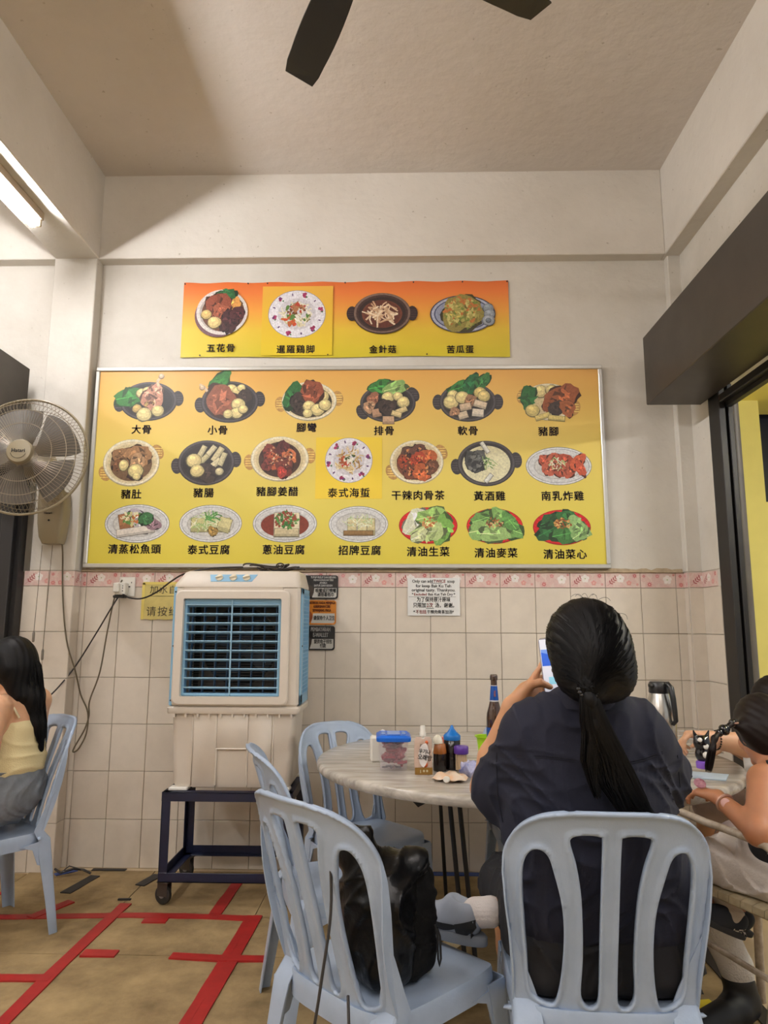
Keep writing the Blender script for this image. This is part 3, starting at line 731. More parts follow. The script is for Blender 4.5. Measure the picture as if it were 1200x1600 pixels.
DISH = [
 # px, py, kind, rx, ry, foods
 (232, 627, 'dark', 47, 33, [('leaf',-30,8,19,GRN,0.2),('ball',-12,14,8),('ball',-2,17,8),('meat',6,6,18,(196,140,116),1,1.2),('meat',12,18,12,(206,150,124),1,0.9),('strand',18,34,20,5,1.3,(222,196,160)),('ball',19,43,4,(222,196,160)),('ball',-18,-12,7,(206,176,110)),('ball',-6,-22,11,CRM),('ball',16,-16,9,CRM),('bits',0,-4,9,4,[DK,(190,160,100)],16,1.6)]),
 (359, 628, 'dark', 47, 35, [('leaf',-18,34,16,GRN,0.9),('ball',2,22,8),('ball',12,18,8),('ball',18,24,6),('meat',24,10,10,MUSH),('meat',-12,2,25,BR,1,1.25),('strand',-44,24,18,4,2.4,(222,196,160)),('ball',-46,25,4,(222,196,160)),('ball',14,-4,10,CRM),('ball',12,-18,9,CRM),('ball',-2,-20,7,CRM),('ball',22,-12,7,CRM)]),
 (483, 627, 'cream', 45, 33, [('ell',0,-1,37,26,(60,52,44)),('leaf',-26,10,17,(44,104,52),1.1),('meat',-18,0,12,MUSH),('ball',22,8,9),('meat',4,16,20,(150,82,58),1,0.9),('meat',-14,-12,10,MUSH),('ball',0,-8,9,CRM),('ball',14,-14,10,CRM),('ball',26,-6,9,CRM),('ball',-2,-20,7,CRM)]),
 (606, 630, 'dark', 45, 32, [('leaf',-12,28,14,GRN,0.2),('leaf',12,26,14,LG,0.3),('meat',-24,8,9,(150,100,76)),('meat',-30,-6,9,(190,150,116)),('slab',-18,-16,14,13,(190,150,120),0.2),('slab',1,-28,18,12,(206,170,136)),('ball',0,10,9,CRM),('ball',16,12,7,CRM),('ball',25,2,9,CRM),('meat',-1,-6,13,MUSH),('slab',22,-12,18,8,(226,206,150),0.4),('slab',14,-18,16,8,(226,206,150),-0.3)]),
 (731, 628, 'dark', 46, 33, [('leaf',-12,24,14,GRN,0.3),('leaf',6,30,14,(40,104,60),1.2),('leaf',24,34,12,(56,116,60),0.9),('ball',-24,12,8,CRM),('ball',-27,0,11,CRM),('ball',-9,8,10,CRM),('ball',20,16,9,(220,200,128)),('ball',26,10,9,(224,204,136)),('meat',4,2,9,(160,120,90)),('slab',-4,-8,18,11,(214,190,160),0.2),('slab',20,-4,20,11,(222,204,176),-0.3),('slab',-8,-22,15,11,(222,204,176),0.3),('slab',16,-18,18,12,(232,220,200),-0.1),('meat',-22,-16,7,(170,130,100))]),
 (857, 628, 'cream', 42, 31, [('ball',-12,18,10),('ball',6,20,9),('leaf',-32,8,15,(44,104,52),1.4),('meat',22,8,20,(160,92,58),1,1.4),('meat',2,-6,11,(150,84,50)),('meat',12,-10,11,MUSH),('meat',30,-10,12,(170,100,62)),('ball',-26,-14,10,(226,206,130)),('slab',-10,-24,24,8,(228,208,130),0.3),('slab',12,-27,26,8,(228,208,130),-0.1)]),
 (205, 723, 'cream', 46, 39, [('ell',0,-2,34,28,(120,92,66)),('meat',-14,8,15,(150,112,76)),('meat',12,12,17,(166,124,84),1,1.2),('meat',-20,-4,9,(120,82,56)),('meat',10,2,12,(190,150,110)),('meat',8,-20,9,(64,44,50),1,1.4),('ball',-12,-4,9,CRM,0.85),('ball',8,-13,11,CRM),('ball',10,-22,6,CRM)]),
 (322, 723, 'dark', 46, 37, [('slab',-8,18,22,8,(214,204,160),1.1),('slab',6,18,24,8,(220,210,170),0.9),('slab',18,14,26,9,(212,200,156),1.0),('slab',-4,6,18,8,(206,196,150),0.8),('slab',14,-2,24,9,(222,212,172),0.7),('slab',26,6,22,8,(214,204,160),1.2),('meat',4,-16,14,MUSH,1,1.2),('ball',-20,4,11,CRM),('ball',-14,-13,10,CRM),('ball',22,-14,6,(214,204,160))]),
 (437, 717, 'cream', 47, 37, [('ell',0,-1,34,29,(70,46,38)),('meat',-14,8,14,(128,56,46)),('meat',6,16,12,(90,40,40)),('meat',-8,-4,12,(186,92,58)),('meat',16,4,11,(210,120,76)),('meat',8,-12,14,(110,52,44)),('meat',-20,-10,9,(120,56,48)),('meat',4,-22,8,(170,60,50)),('bits',0,4,22,18,[(200,140,100),(230,190,150),(60,30,30)],26,1.6)]),
 (545, 719, 'floral', 38, 37, [('noodles',0,0,21,20,[(206,176,110),(224,200,150),(170,130,70),(236,226,200)],60,12,2.0),('bits',-8,-2,10,8,[(200,70,40),(170,90,50)],18,2.0),('bits',4,2,10,8,[(70,90,50),(240,236,220)],14,2.2)]),
 (651, 722, 'cream', 43, 36, [('ell',0,-2,32,27,(120,70,48)),('meat',-14,14,11,(90,60,48)),('meat',2,18,11,(100,64,52)),('meat',18,8,12,(196,104,58)),('meat',-18,0,11,(150,72,44)),('meat',0,2,13,(176,72,44)),('meat',-10,-14,12,(120,66,46)),('meat',8,-16,13,(186,96,54)),('meat',24,-8,10,(110,70,50)),('bits',0,0,28,24,[(220,150,90),(60,36,30),(210,80,50)],46,1.4)]),
 (760, 724, 'dark', 46, 37, [('ell',0,-1,38,30,(226,220,180)),('meat',-18,2,13,(70,72,70),3,1.2),('meat',-12,12,9,(90,92,90)),('bits',-16,0,14,14,[(120,120,116),(50,50,52)],22,2.4),('noodles',4,0,10,9,[(96,140,70),(140,170,100),(220,226,190)],22,11,1.2),('slab',-2,26,20,6,(236,236,224),-1.0),('slab',3,-24,16,6,(236,236,224),0.9)]),
 (873, 728, 'oval', 52, 31, [('meat',-22,8,9,(176,84,60)),('meat',-8,12,9,(190,96,70)),('meat',10,10,10,(176,80,56)),('meat',-16,-4,10,(196,100,74)),('meat',0,-6,10,(170,80,58)),('meat',16,-6,11,(186,92,66)),('meat',30,6,9,(206,96,60),1,1.8),('meat',34,-4,7,(196,88,60),1,2.0),('noodles',-2,4,13,10,[(206,214,160),(170,190,120),(236,236,210)],34,8,1.0)]),
 (214, 818, 'oval', 52, 31, [('slab',-18,4,22,24,(176,120,80),0.2),('meat',4,5,12,(190,180,190),1,1.9),('slab',-2,-12,60,12,(226,218,206),0.15),('meat',24,0,9,(150,120,130),1,1.6),('bits',-6,8,20,11,[(206,196,140),(96,140,70),(190,110,60),(236,230,190)],60,2.0),('meat',14,8,10,(60,110,66))]),
 (329, 818, 'oval', 50, 30, [('slab',0,-2,62,22,(206,200,140)),('slab',22,-2,20,22,(214,206,150),-0.3),('noodles',-8,3,22,14,[(214,220,180),(160,190,120),(232,232,200)],60,13,1.2),('noodles',2,10,12,7,[(70,130,60),(96,160,80)],20,12,1.6),('meat',4,-12,7,(160,130,70))]),
 (445, 818, 'oval', 51, 30, [('ell',0,-2,38,20,(128,52,34)),('slab',3,-2,40,38,(232,222,190)),('slab',3,-14,38,12,(214,200,160)),('bits',3,5,18,14,[(60,120,56),(90,150,70),(150,70,50)],110,1.9)]),
 (560, 819, 'oval', 47, 29, [('slab',-10,-4,14,26,(212,200,150)),('slab',6,-4,14,26,(216,206,156)),('slab',20,-4,12,26,(208,196,146)),('slab',0,-14,46,7,(150,116,70)),('noodles',0,4,22,9,[(176,200,140),(214,220,180),(232,232,206)],50,11,1.2)]),
 (669, 821, 'red', 46, 29, [('leaf',-20,6,18,(222,224,196),0.9),('leaf',6,14,18,(160,200,110),0.2),('leaf',22,-6,18,(128,180,84),1.2),('leaf',0,-10,18,(190,210,140),0.1),('leaf',-14,-16,11,(206,214,160),0.5),('bits',0,6,13,9,[(190,110,60),(220,160,100)],30,1.3)]),
 (773, 822, 'red', 44, 28, [('leaf',-16,12,15,(112,160,84),0.3),('leaf',12,14,15,(130,176,96),2.6),('leaf',-18,-6,17,(148,188,110),0.2),('leaf',20,-4,18,(120,170,90),2.8),('leaf',0,-12,17,(160,196,120),0.0),('leaf',24,8,12,(96,150,76),2.2),('bits',0,5,13,8,[(176,110,60),(220,180,120),(120,60,40)],36,1.3)]),
 (878, 824, 'red', 45, 28, [('leaf',-14,10,15,(44,96,50),0.3),('leaf',12,12,15,(52,110,56),2.6),('leaf',-18,-4,16,(40,90,48),0.5),('leaf',8,-10,18,(64,120,60),0.2),('leaf',26,0,15,(150,190,120),2.4),('leaf',28,-10,11,(140,180,110),0.6),('bits',2,6,14,8,[(206,150,80),(230,190,120),(150,80,40)],46,1.4)]),
]
NAMES = [('大骨',221,672),('小骨',340,673),('腳彎',479,669),('排骨',600,674),('軟骨',731,674),('豬腳',857,675),
 ('豬肚',205,773),('豬腸',318,771),('豬腳姜醋',433,769),('泰式海蜇',545,771),('干辣肉骨茶',653,775),('黃酒雞',765,776),('南乳炸雞',879,776),
 ('清蒸松魚頭',210,859),('泰式豆腐',326,860),('蔥油豆腐',443,860),('招牌豆腐',562,861),('清油生菜',669,863),('清油麥菜',775,865),('清油菜心',883,867)]
def gradient_mat(name, stops, zlo, zhi):
    m = bpy.data.materials.new(name); m.use_nodes = True; nt = m.node_tree; N = nt.nodes; L = nt.links; b = N['Principled BSDF']; b.inputs['Roughness'].default_value = 0.42
    tc = N.new('ShaderNodeTexCoord'); sp = N.new('ShaderNodeSeparateXYZ'); mr = N.new('ShaderNodeMapRange'); mr.inputs['From Min'].default_value = zlo; mr.inputs['From Max'].default_value = zhi
    r = N.new('ShaderNodeValToRGB'); L.new(tc.outputs['Object'], sp.inputs[0]); L.new(sp.outputs['Z'], mr.inputs['Value']); L.new(mr.outputs['Result'], r.inputs['Fac']); L.new(r.outputs['Color'], b.inputs['Base Color'])
    r.color_ramp.elements[0].position = stops[0][0]; r.color_ramp.elements[0].color = (*lin(stops[0][1]), 1); r.color_ramp.elements[1].position = stops[-1][0]; r.color_ramp.elements[1].color = (*lin(stops[-1][1]), 1)
    for p, c in stops[1:-1]: e = r.color_ramp.elements.new(p); e.color = (*lin(c), 1)
    return m
M_ink = mat('navy_ink', (26, 24, 62), 0.5)
# the framed menu board, built upright on the wall; world axes
YB = 3.965
quad = [on_y(155, 570, YB), on_y(943, 574, YB), on_y(953, 889, YB), on_y(125, 886, YB)]
bx0 = (quad[0][0]+quad[3][0])/2; bx1 = (quad[1][0]+quad[2][0])/2; bz1 = (quad[0][2]+quad[1][2])/2; bz0 = (quad[2][2]+quad[3][2])/2
board = thing('menu_board', 'large yellow menu board in aluminium frame with twenty dish pictures', 'menu board', ((bx0+bx1)/2, YB, bz0))
hw = (bx1-bx0)/2; hh = bz1-bz0
b = MB(); b.box(-hw+0.012, hw-0.012, 0.006, 0.033, 0.012, hh-0.012)
b.build('printed_panel', gradient_mat('menu_print', [(0.0, (222, 204, 70)), (0.30, (226, 208, 92)), (0.60, (230, 204, 102)), (0.82, (230, 188, 96)), (1.0, (228, 170, 88))], 0, hh), board)
b = MB(); fw = 0.024
for (x0, x1, z0, z1) in ((-hw, hw, 0, fw), (-hw, hw, hh-fw, hh), (-hw, -hw+fw, fw, hh-fw), (hw-fw, hw, fw, hh-fw)): b.box(x0, x1, -0.004, 0.034, z0, z1, 0.004)
b.build('frame', M_alu, board)
def bpt(px, py): p = on_y(px, py, YB+0.004); return p[0]-(bx0+bx1)/2, p[2]-bz0
SB = 0.00362
x_, z_ = bpt(545, 730); b = MB(); b.box(x_-0.192, x_+0.192, 0.0047, 0.006, z_-0.185, z_+0.178)
b.build('sticker_patch', mat('patch_yellow', (240, 208, 62), 0.4), board)
for i, (px, py, kind, rx, ry, foods) in enumerate(DISH):
    x_, z_ = bpt(px, py); picture(board, 'dish_picture', x_, z_, 0.0052 if kind != 'floral' else 0.0046, SB, kind, rx, ry, foods, 100+i)
for s_, px, py in NAMES:
    x_, z_ = bpt(px, py)
    text(s_, 0.0585, WALLM(x_, 0.0040, z_), M_ink, board, 'dish_name', bold=0.0011, spacing=1.12)

# ------------------------------------------------------------------ orange banner above
YN = 3.993
q = [on_y(287, 439, YN), on_y(795, 440, YN), on_y(796, 558, YN), on_y(283, 557, YN)]
nx0 = (q[0][0]+q[3][0])/2; nx1 = (q[1][0]+q[2][0])/2; nz1 = (q[0][2]+q[1][2])/2; nz0 = (q[2][2]+q[3][2])/2
ban = thing('vinyl_banner', 'orange and yellow vinyl banner with four dishes nailed above the menu board', 'banner', ((nx0+nx1)/2, YN, nz0))
hw = (nx1-nx0)/2; hh = nz1-nz0; mb = MB(); nx, nz = 60, 14; vs = []
rgb_ = random.Random(4)
for i in range(nx+1):
    for j in range(nz+1):
        u = i/nx; v = j/nz; e = 0.004*math.sin(u*38+v*3)*((1-v)**2*0.5+v**3*0.2)+0.0015*math.sin(u*90+v*9)
        sag = 0.006*math.sin(u*PI*7)**2*(1 if v > 0.97 else 0)
        vs.append((-hw+2*hw*u, -abs(e)*0.8, hh*v-sag-0.003*(u)+0.004*math.sin(u*11)*(v < 0.02)))
mb.add(vs, [(i*(nz+1)+j, (i+1)*(nz+1)+j, (i+1)*(nz+1)+j+1, i*(nz+1)+j+1) for i in range(nx) for j in range(nz)], smooth=True)
o = mb.build('printed_sheet', gradient_mat('banner_print', [(0.0, (212, 196, 40)), (0.35, (230, 196, 60)), (0.6, (238, 164, 66)), (0.85, (236, 130, 62)), (1.0, (226, 112, 52))], 0, hh), ban)
def npt(px, py): p = on_y(px, py, YN-0.005); return p[0]-(nx0+nx1)/2, p[2]-nz0
x0_, z1_ = npt(411, 448); x1_, z0_ = npt(519, 555)
b = MB(); b.box(x0_, x1_, -0.0075, -0.006, z0_, z1_)
b.build('sticker_patch', gradient_mat('patch_print', [(0.0, (226, 200, 30)), (1.0, (236, 180, 70))], z0_, z1_), ban)
BAN = [(347, 488, 'bowl', 43, 40, [('ell',2,-1,36,33,(110,70,50)),('meat',16,16,13,(226,160,80)),('leaf',6,30,13,(44,100,56),0.2),('meat',-6,10,22,(150,78,56),1,1.1),('meat',-2,2,12,(166,92,66)),('meat',14,-16,14,(70,36,40),1,1.5),('meat',26,-2,11,(80,40,44)),('ball',-26,-4,8,(222,190,120)),('ball',-12,-18,10,(232,206,140)),('meat',6,-26,8,(60,34,36))]),
 (464, 491, 'floral', 48, 42, [('noodles',0,0,25,22,[(206,200,150),(224,214,180),(150,140,90),(236,230,206)],60,12,2.4),('bits',-12,-10,13,10,[(206,80,40),(190,100,50)],12,3.2),('bits',0,2,20,16,[(90,130,60),(120,70,40),(240,236,220)],34,2.4),('bits',4,12,12,8,[(190,70,50),(180,120,80)],10,3)]),
 (597, 490, 'brown', 48, 36, [('ell',0,-1,30,24,(98,50,38)),('noodles',0,-1,23,18,[(226,196,160),(206,166,130),(240,220,190)],46,20,2.6)]),
 (723, 491, 'tray', 54, 33, [('meat',0,2,30,(150,138,70),1,1.1),('bits',0,2,30,26,[(176,166,90),(120,140,60),(196,120,60),(206,196,120)],120,2.6),('ball',42,10,8,(150,160,170)),('ball',44,0,8,(160,168,178)),('ball',42,-11,9,(170,176,184)),('ball',42,-11,4,(120,130,140))])]
for i, (px, py, kind, rx, ry, foods) in enumerate(BAN):
    x_, z_ = npt(px, py); picture(ban, 'dish_picture', x_, z_, -0.0080, SB, kind, rx, ry, foods, 300+i)
for s_, px, py, sz in (('五花骨', 345, 545, 0.055), ('暹羅鷄脚', 462, 547, 0.055), ('金針菇', 598, 547, 0.052), ('苦瓜蛋', 719, 547, 0.052)):
    x_, z_ = npt(px, py); text(s_, sz, WALLM(x_, -0.0086, z_), M_ink, ban, 'dish_name', bold=0.0010, spacing=1.15)
b = MB()
for u in (0.004, 0.2, 0.26, 0.5, 0.71, 0.86, 0.996):
    b.lathe([(0.0045, 0), (0.0045, 0.004)], 8, M=T(-hw+2*hw*u, -0.004, hh-0.012) @ RX(90))
for u in (0.06, 0.45, 0.75): b.lathe([(0.0045, 0), (0.0045, 0.004)], 8, M=T(-hw+2*hw*u, -0.004, 0.012) @ RX(90))
b.build('nails', mat('dark_nail', (50, 40, 34), 0.6), ban)['kind'] = 'stuff'

# ------------------------------------------------------------------ notices
M_paper = mat('white_paper', (228, 228, 224), 0.5)
M_tb = mat('text_black', (20, 20, 22), 0.5); M_tr = mat('text_red', (196, 40, 36), 0.5); M_tw = mat('text_white', (236, 236, 232), 0.5)
q0 = on_y(637, 903, 3.99); q1 = on_y(719, 962, 3.99); px0, px1, pz1, pz0 = q0[0], q1[0], q0[2], q1[2]; pw, ph = px1-px0, pz1-pz0
no = thing('paper_notice', 'white printed soup notice taped over the border tiles', 'notice', ((px0+px1)/2, 3.9915, pz0))
b = MB(); b.box(-pw/2, pw/2, 0, 0.001, 0, ph); b.build('sheet', M_paper, no)
def nline(parts, vz, size, width):
    """one centred line made of black and red runs"""
    objs = []; x = 0; run = []
    for s_, m_ in parts:
        o = text(s_, size, Matrix.Identity(4), m_, None, 't', bold=size*0.018, align='LEFT')
        xs_ = [v.co.x for v in o.data.vertices]; wd = max(xs_)+size*0.14
        o.data.transform(Matrix.Translation((x, 0, 0))); x += wd; run.append(o)
    k = width/x
    for o in run: o.data.transform(WALLM(0, -0.0007, vz) @ Matrix.Diagonal((k, 1, 1, 1)) @ Matrix.Translation((-x/2, 0, 0))); objs.append(o)
    return objs
L_ = []
L_ += nline([('Only can add ', M_tb), ('TWICE', M_tr), (' soup', M_tb)], ph*0.91, 0.024, pw*0.83)
L_ += nline([('for keep Bak Ku Teh', M_tb)], ph*0.785, 0.024, pw*0.69)
L_ += nline([('original tasty. Thankyou.', M_tb)], ph*0.675, 0.024, pw*0.85)
L_ += nline([('*', M_tb), ('Excluded', M_tr), (' Bak Kut Teh Dry *', M_tb)], ph*0.56, 0.020, pw*0.84)
L_ += nline([('为了保持原汁原味', M_tb)], ph*0.415, 0.029, pw*0.66)
L_ += nline([('只限加 ', M_tb), ('2次', M_tr), (' 汤，谢谢。', M_tb)], ph*0.265, 0.029, pw*0.80)
L_ += nline([('*', M_tb), ('不包括', M_tr), ('干辣肉骨茶加汤*', M_tb)], ph*0.09, 0.023, pw*0.78)
join_meshes(L_, 'lettering', no)
b = MB(); b.box(-pw*0.48, pw*0.42, -0.0008, -0.0004, ph*0.492, ph*0.498); b.box(-pw*0.06, pw*0.16, -0.0008, -0.0004, ph*0.855, ph*0.865); b.box(-pw*0.15, pw*0.0, -0.0008, -0.0004, ph*0.185, ph*0.197); separate(b.build('rule', M_tb, no))
def plate(label, x0, y0, x1, y1, ctop, rimc, lines, tm_, zh, clines, split):
    a = on_y(x0, y0, 3.992); c = on_y(x1, y1, 3.992); w_, h_ = c[0]-a[0], a[2]-c[2]
    t = thing('wall_sign', label, 'sign', ((a[0]+c[0])/2, 3.9925, c[2]))
    def rr(x0_, x1_, z0_, z1_, r):
        out = []
        for cx_, cz_, a0 in ((x1_-r, z1_-r, 0), (x0_+r, z1_-r, 90), (x0_+r, z0_+r, 180), (x1_-r, z0_+r, 270)):
            for k in range(5): an = math.radians(a0+22.5*k); out.append((cx_+r*math.cos(an), cz_+r*math.sin(an)))
        return out
    b = MB(); b.prism(rr(-w_/2, w_/2, 0, h_, 0.014), -0.003, 0); b.build('backing', mat('sign_'+label[:9], ctop, 0.35, noise=0.15, nscale=20, rgb2=rimc), t)
    b = MB(); b.prism([(-w_/2+0.052, 0.008), (w_/2-0.016, 0.008), (w_/2-0.008, 0.016), (w_/2-0.008, h_*split), (-w_/2+0.052+0.012, h_*split), (-w_/2+0.062, h_*split*0.6)], -0.0034, -0.0029); b.build('silver_panel', mat('sign_silver', (190, 188, 180), 0.4), t)
    b = MB(); b.lathe([(0.038, 0), (0.038, 0.0012)], 28, M=T(-w_/2+0.024, -0.003, h_*0.32) @ RX(90)); b.build('round_emblem', mat('emblem_'+label[:9], zh, 0.4), t)
    objs = []
    n = len(lines); hz = h_*(1-split)*0.86
    for i, (s_, fr) in enumerate(lines): objs.append(text(s_, hz/n*1.02, WALLM(0.016, -0.0035, h_*split+h_*0.045+hz*(n-0.5-i)/n), tm_, None, 't', bold=0.0006, width=w_*fr))
    n = len(clines)
    for i, (s_, fr) in enumerate(clines): objs.append(text(s_, 0.026 if n > 1 else 0.027, WALLM(0.030, -0.0039, 0.012+(h_*split-0.016)*(n-0.5-i)/n), M_tb, None, 't', bold=0.0006, width=w_*fr))
    join_meshes(objs, 'lettering', t); return t
plate('black and silver wall sign about coughing, topmost of three beside the cooler', 474, 899, 528, 936, (22, 22, 24), (22, 22, 24), [('TUTUP MULUT DAN HIDUNG', .72), ('MENGGUNAKAN TISU', .56), ('APABILA', .22), ('BATUK DAN BERSIN', .52)], M_tw, (60, 50, 44), [('咳嗽或打喷嚏', .58), ('请捂着纸巾', .46)], 0.46)
plate('orange and silver wall sign about hygiene, middle one beside the cooler', 472, 938, 525, 976, (206, 130, 34), (186, 108, 26), [('PASTIKAN ANDA MENJAGA', .78), ('KEBERSIHAN DIRI', .48), ('SEPANJANG MASA', .54)], mat('text_dkred', (90, 24, 18), 0.5), (140, 70, 30), [('请保持个人卫生', .62)], 0.46)
plate('black and silver wall sign about electronic payment, lowest beside the cooler', 470, 978, 523, 1016, (24, 24, 25), (24, 24, 25), [('PEMBAYARAN', .56), ('E-WALLET', .44)], M_tw, (30, 60, 44), [('提供电子钱包', .52), ('付款', .18)], 0.46)
# yellow handwritten paper behind the cooler
a = on_y(224, 911, 3.99); c = on_y(275, 968, 3.99)
t = thing('handwritten_note', 'faded yellow paper with black handwriting taped beside the plug socket', 'note', (a[0], 3.9905, c[2]))
h_ = a[2]-c[2]; b = MB(); vs = []
for i in range(13):
    for j in range(9): vs.append((0.30*i/12+0.004*(j/8), -0.0012*abs(math.sin(i*1.9+j*2.3)), h_*j/8+0.003*math.sin(i*2.0)*(j in (0, 8))))
b.add(vs, [(i*9+j, (i+1)*9+j, (i+1)*9+j+1, i*9+j+1) for i in range(12) for j in range(8)]); b.build('sheet', mat('old_yellow_paper', (214, 196, 120), 0.7, noise=0.2, nscale=14), t)
M_pen = mat('pen_ink', (64, 58, 44), 0.6)
_hw = join_meshes([text('加水自', 0.050, WALLM(0.118, -0.0022, h_*0.80), M_pen, None, 't', spacing=1.15), text('请按绿', 0.058, WALLM(0.118, -0.0022, h_*0.20), M_pen, None, 't', spacing=1.2)], 'handwriting', t); _hw['kind'] = 'stuff'
b = MB(); b.box(0.035, 0.20, -0.0024, -0.0016, h_*0.635, h_*0.645); b.build('pen_line', M_pen, t)
b = MB(); b.box(-0.004, 0.012, -0.0028, -0.002, 0, h_); b.box(0, 0.30, -0.0028, -0.002, h_-0.008, h_+0.006); b.build('clear_tape', mat('yellow_tape_edge', (226, 206, 110), 0.3), t)
# socket
so = on_y(199, 917, 3.99)
t = thing('wall_socket', 'white double wall socket with two plugs on the border tiles', 'socket', (so[0], 3.992, so[2]))
b = MB(); b.box(-0.045, 0.045, -0.010, 0, -0.055, 0.055, 0.003); b.build('face_plate', M_white, t)
b = MB(); b.box(0.010, 0.020, -0.012, -0.009, -0.003, 0.004); b.box(0.024, 0.028, -0.012, -0.009, 0.02, 0.028); b.build('pin_hole', M_blackmetal, t)
p_ = thing('plug_adapter', 'white multi plug adapter pushed into the wall socket', 'plug adapter', (so[0]-0.012, 3.98, so[2]-0.012))
b = MB(); b.box(-0.035, 0.024, -0.055, 0, -0.035, 0.034, 0.005); b.build('adapter_body', M_white, p_)
b = MB(); b.box(-0.034, -0.002, -0.085, -0.055, -0.022, 0.030, 0.005); b.build('plug', M_white, p_)
b = MB(); b.box(-0.045, 0.02, -0.05, -0.004, -0.052, -0.036, 0.004); b.build('black_plug', M_blackmetal, p_)
b = MB()
for z in (-0.016, 0.0, 0.012): b.box(0.008, 0.014, -0.0555, -0.054, z, z+0.005)
b.build('pin_hole', M_blackmetal, p_)
def cable(name, label, pts, r, m, sub=6):
    P = [Vector(p) for p in pts]; Q = []
    for i in range(len(P)-1):
        p0 = P[max(i-1, 0)]; p1 = P[i]; p2 = P[i+1]; p3 = P[min(i+2, len(P)-1)]
        for j in range(sub):
            t_ = j/sub; Q.append(0.5*((2*p1)+(p2-p0)*t_+(2*p0-5*p1+4*p2-p3)*t_*t_+(3*p1-p0-3*p2+p3)*t_**3))
    Q.append(P[-1]); b = MB(); b.tube(Q, r, 7); o = b.build(name, m); 
    if label: tag(o, label, 'cable')
    return o
M_cab = mat('dark_cable', (40, 34, 30), 0.5); M_cab2 = mat('grey_cable', (96, 84, 62), 0.5); M_cab3 = mat('light_cable', (150, 146, 140), 0.5)
def cp(px, py, Y): return tuple(on_y(px, py, Y))
cable('power_cable', 'black cable running from the socket down behind the seated woman', [cp(188, 928, 3.95), cp(172, 953, 3.95), cp(150, 990, 3.96), cp(117, 1042, 3.95), cp(90, 1075, 3.88), cp(66, 1100, 3.85), cp(50, 1130, 3.85)], 0.0042, M_cab)
cable('power_cable', 'dark cable running from the socket up onto the air cooler', [cp(192, 928, 3.93), cp(202, 934, 3.92), cp(222, 935, 3.9), cp(245, 925, 3.85), cp(268, 908, 3.72), cp(290, 896, 3.62), cp(330, 888, 3.62), cp(380, 886, 3.66)], 0.0045, M_cab)
cable('fan_cable', 'grey fan cable looping down the pillar and back up to the socket', [cp(97, 848, 3.88), cp(98, 870, 3.895), cp(98, 930, 3.90), cp(104, 1000, 3.89), cp(118, 1050, 3.90), cp(126, 1085, 3.955), cp(137, 1113, 3.96), cp(135, 1145, 3.96), cp(124, 1168, 3.96), cp(115, 1175, 3.96), cp(116, 1168, 3.965), cp(132, 1140, 3.965), cp(139, 1118, 3.965), cp(140, 1095, 3.965), cp(156, 1050, 3.96), cp(168, 985, 3.96), cp(180, 930, 3.95), cp(191, 906, 3.955)], 0.0042, M_cab2)
for lbl, x0, y0, x1, y1 in (('thin pull cord with grey weight, left of two under the wall fan', 66, 852, 53, 1010), ('thin pull cord with grey weight, right of two under the wall fan', 82, 852, 67, 1038)):
    a = cp(x0, y0, 3.86); c = cp(x1, y1-24, 3.86)
    t = thing('pull_cord', lbl, 'cord', c)
    b = MB(); b.tube([(0, 0, 0), (a[0]-c[0], 0, a[2]-c[2])], 0.0016, 6); b.build('cord', M_cab2, t)
    b = MB(); b.lathe([(0.004, -0.06), (0.007, -0.055), (0.007, -0.01), (0.003, 0)], 8); b.build('weight', mat('cord_weight', (120, 112, 100), 0.5), t)

# ================================================================== AIR COOLER ON ITS TROLLEY
M_cool = mat('cooler_beige', (222, 212, 198), 0.45, noise=0.07, nscale=6, bump=0.05, bscale=120)
M_blue = mat('cooler_blue', (138, 186, 218), 0.4, noise=0.06, nscale=10)
M_blue2 = mat('cooler_louvre_blue', (150, 190, 214), 0.35)
M_dark = mat('dark_inside', (16, 16, 18), 0.8)
M_dust = mat('dusty_grille', (96, 90, 84), 0.7, noise=0.3, nscale=40)
CX0, CX1, CY0, CY1 = -1.128, -0.500, 3.50, 3.83
cool = thing('air_cooler', 'large beige and blue evaporative air cooler standing on a navy trolley', 'air cooler', ((CX0+CX1)/2, CY0, 0.0))
ox = (CX0+CX1)/2
def X(v): return v-ox
def rrect(x0, x1, y0, y1, r, z, n=4):
    out = []
    for cx_, cy_, a0 in ((x1-r, y1-r, 0), (x0+r, y1-r, 90), (x0+r, y0+r, 180), (x1-r, y0+r, 270)):
        for k in range(n+1): an = math.radians(a0+90/n*k); out.append((cx_+r*math.cos(an), cy_+r*math.sin(an), z))
    return out
W = (CX1-CX0)/2; Dp = CY1-CY0
# water tank with recessed grip (built as panels so that the recess is real)
tz0, tz1 = 0.525, 0.872
b = MB()
b.loft([rrect(-W+0.035, W-0.035, 0.022, Dp-0.02, 0.03, tz0), rrect(-W+0.028, W-0.028, 0.016, Dp-0.015, 0.03, tz0+0.02), rrect(-W+0.012, W-0.012, 0.010, Dp-0.01, 0.03, tz1)])
for s in (-1, 1):
    b.box(s*0.196-0.004, s*0.196+0.004, 0.0065, 0.03, tz0+0.01, tz1, 0.003)
b.box(-0.19, -0.075, 0.0035, 0.02, tz0+0.0, tz1, 0.006); b.box(0.075, 0.19, 0.0035, 0.02, tz0+0.0, tz1, 0.006); b.box(-0.075, 0.075, 0.0035, 0.02, 0.700, tz1, 0.004)
b.build('water_tank', M_cool, cool)
b = MB(); b.box(-0.073, 0.073, -0.001, 0.016, 0.700, 0.708, 0.003); b.box(-0.079, -0.072, -0.001, 0.016, tz0+0.01, 0.706, 0.003); b.box(0.072, 0.079, -0.001, 0.016, tz0+0.01, 0.706, 0.003); b.build('grip_recess_rim', M_cool, cool)
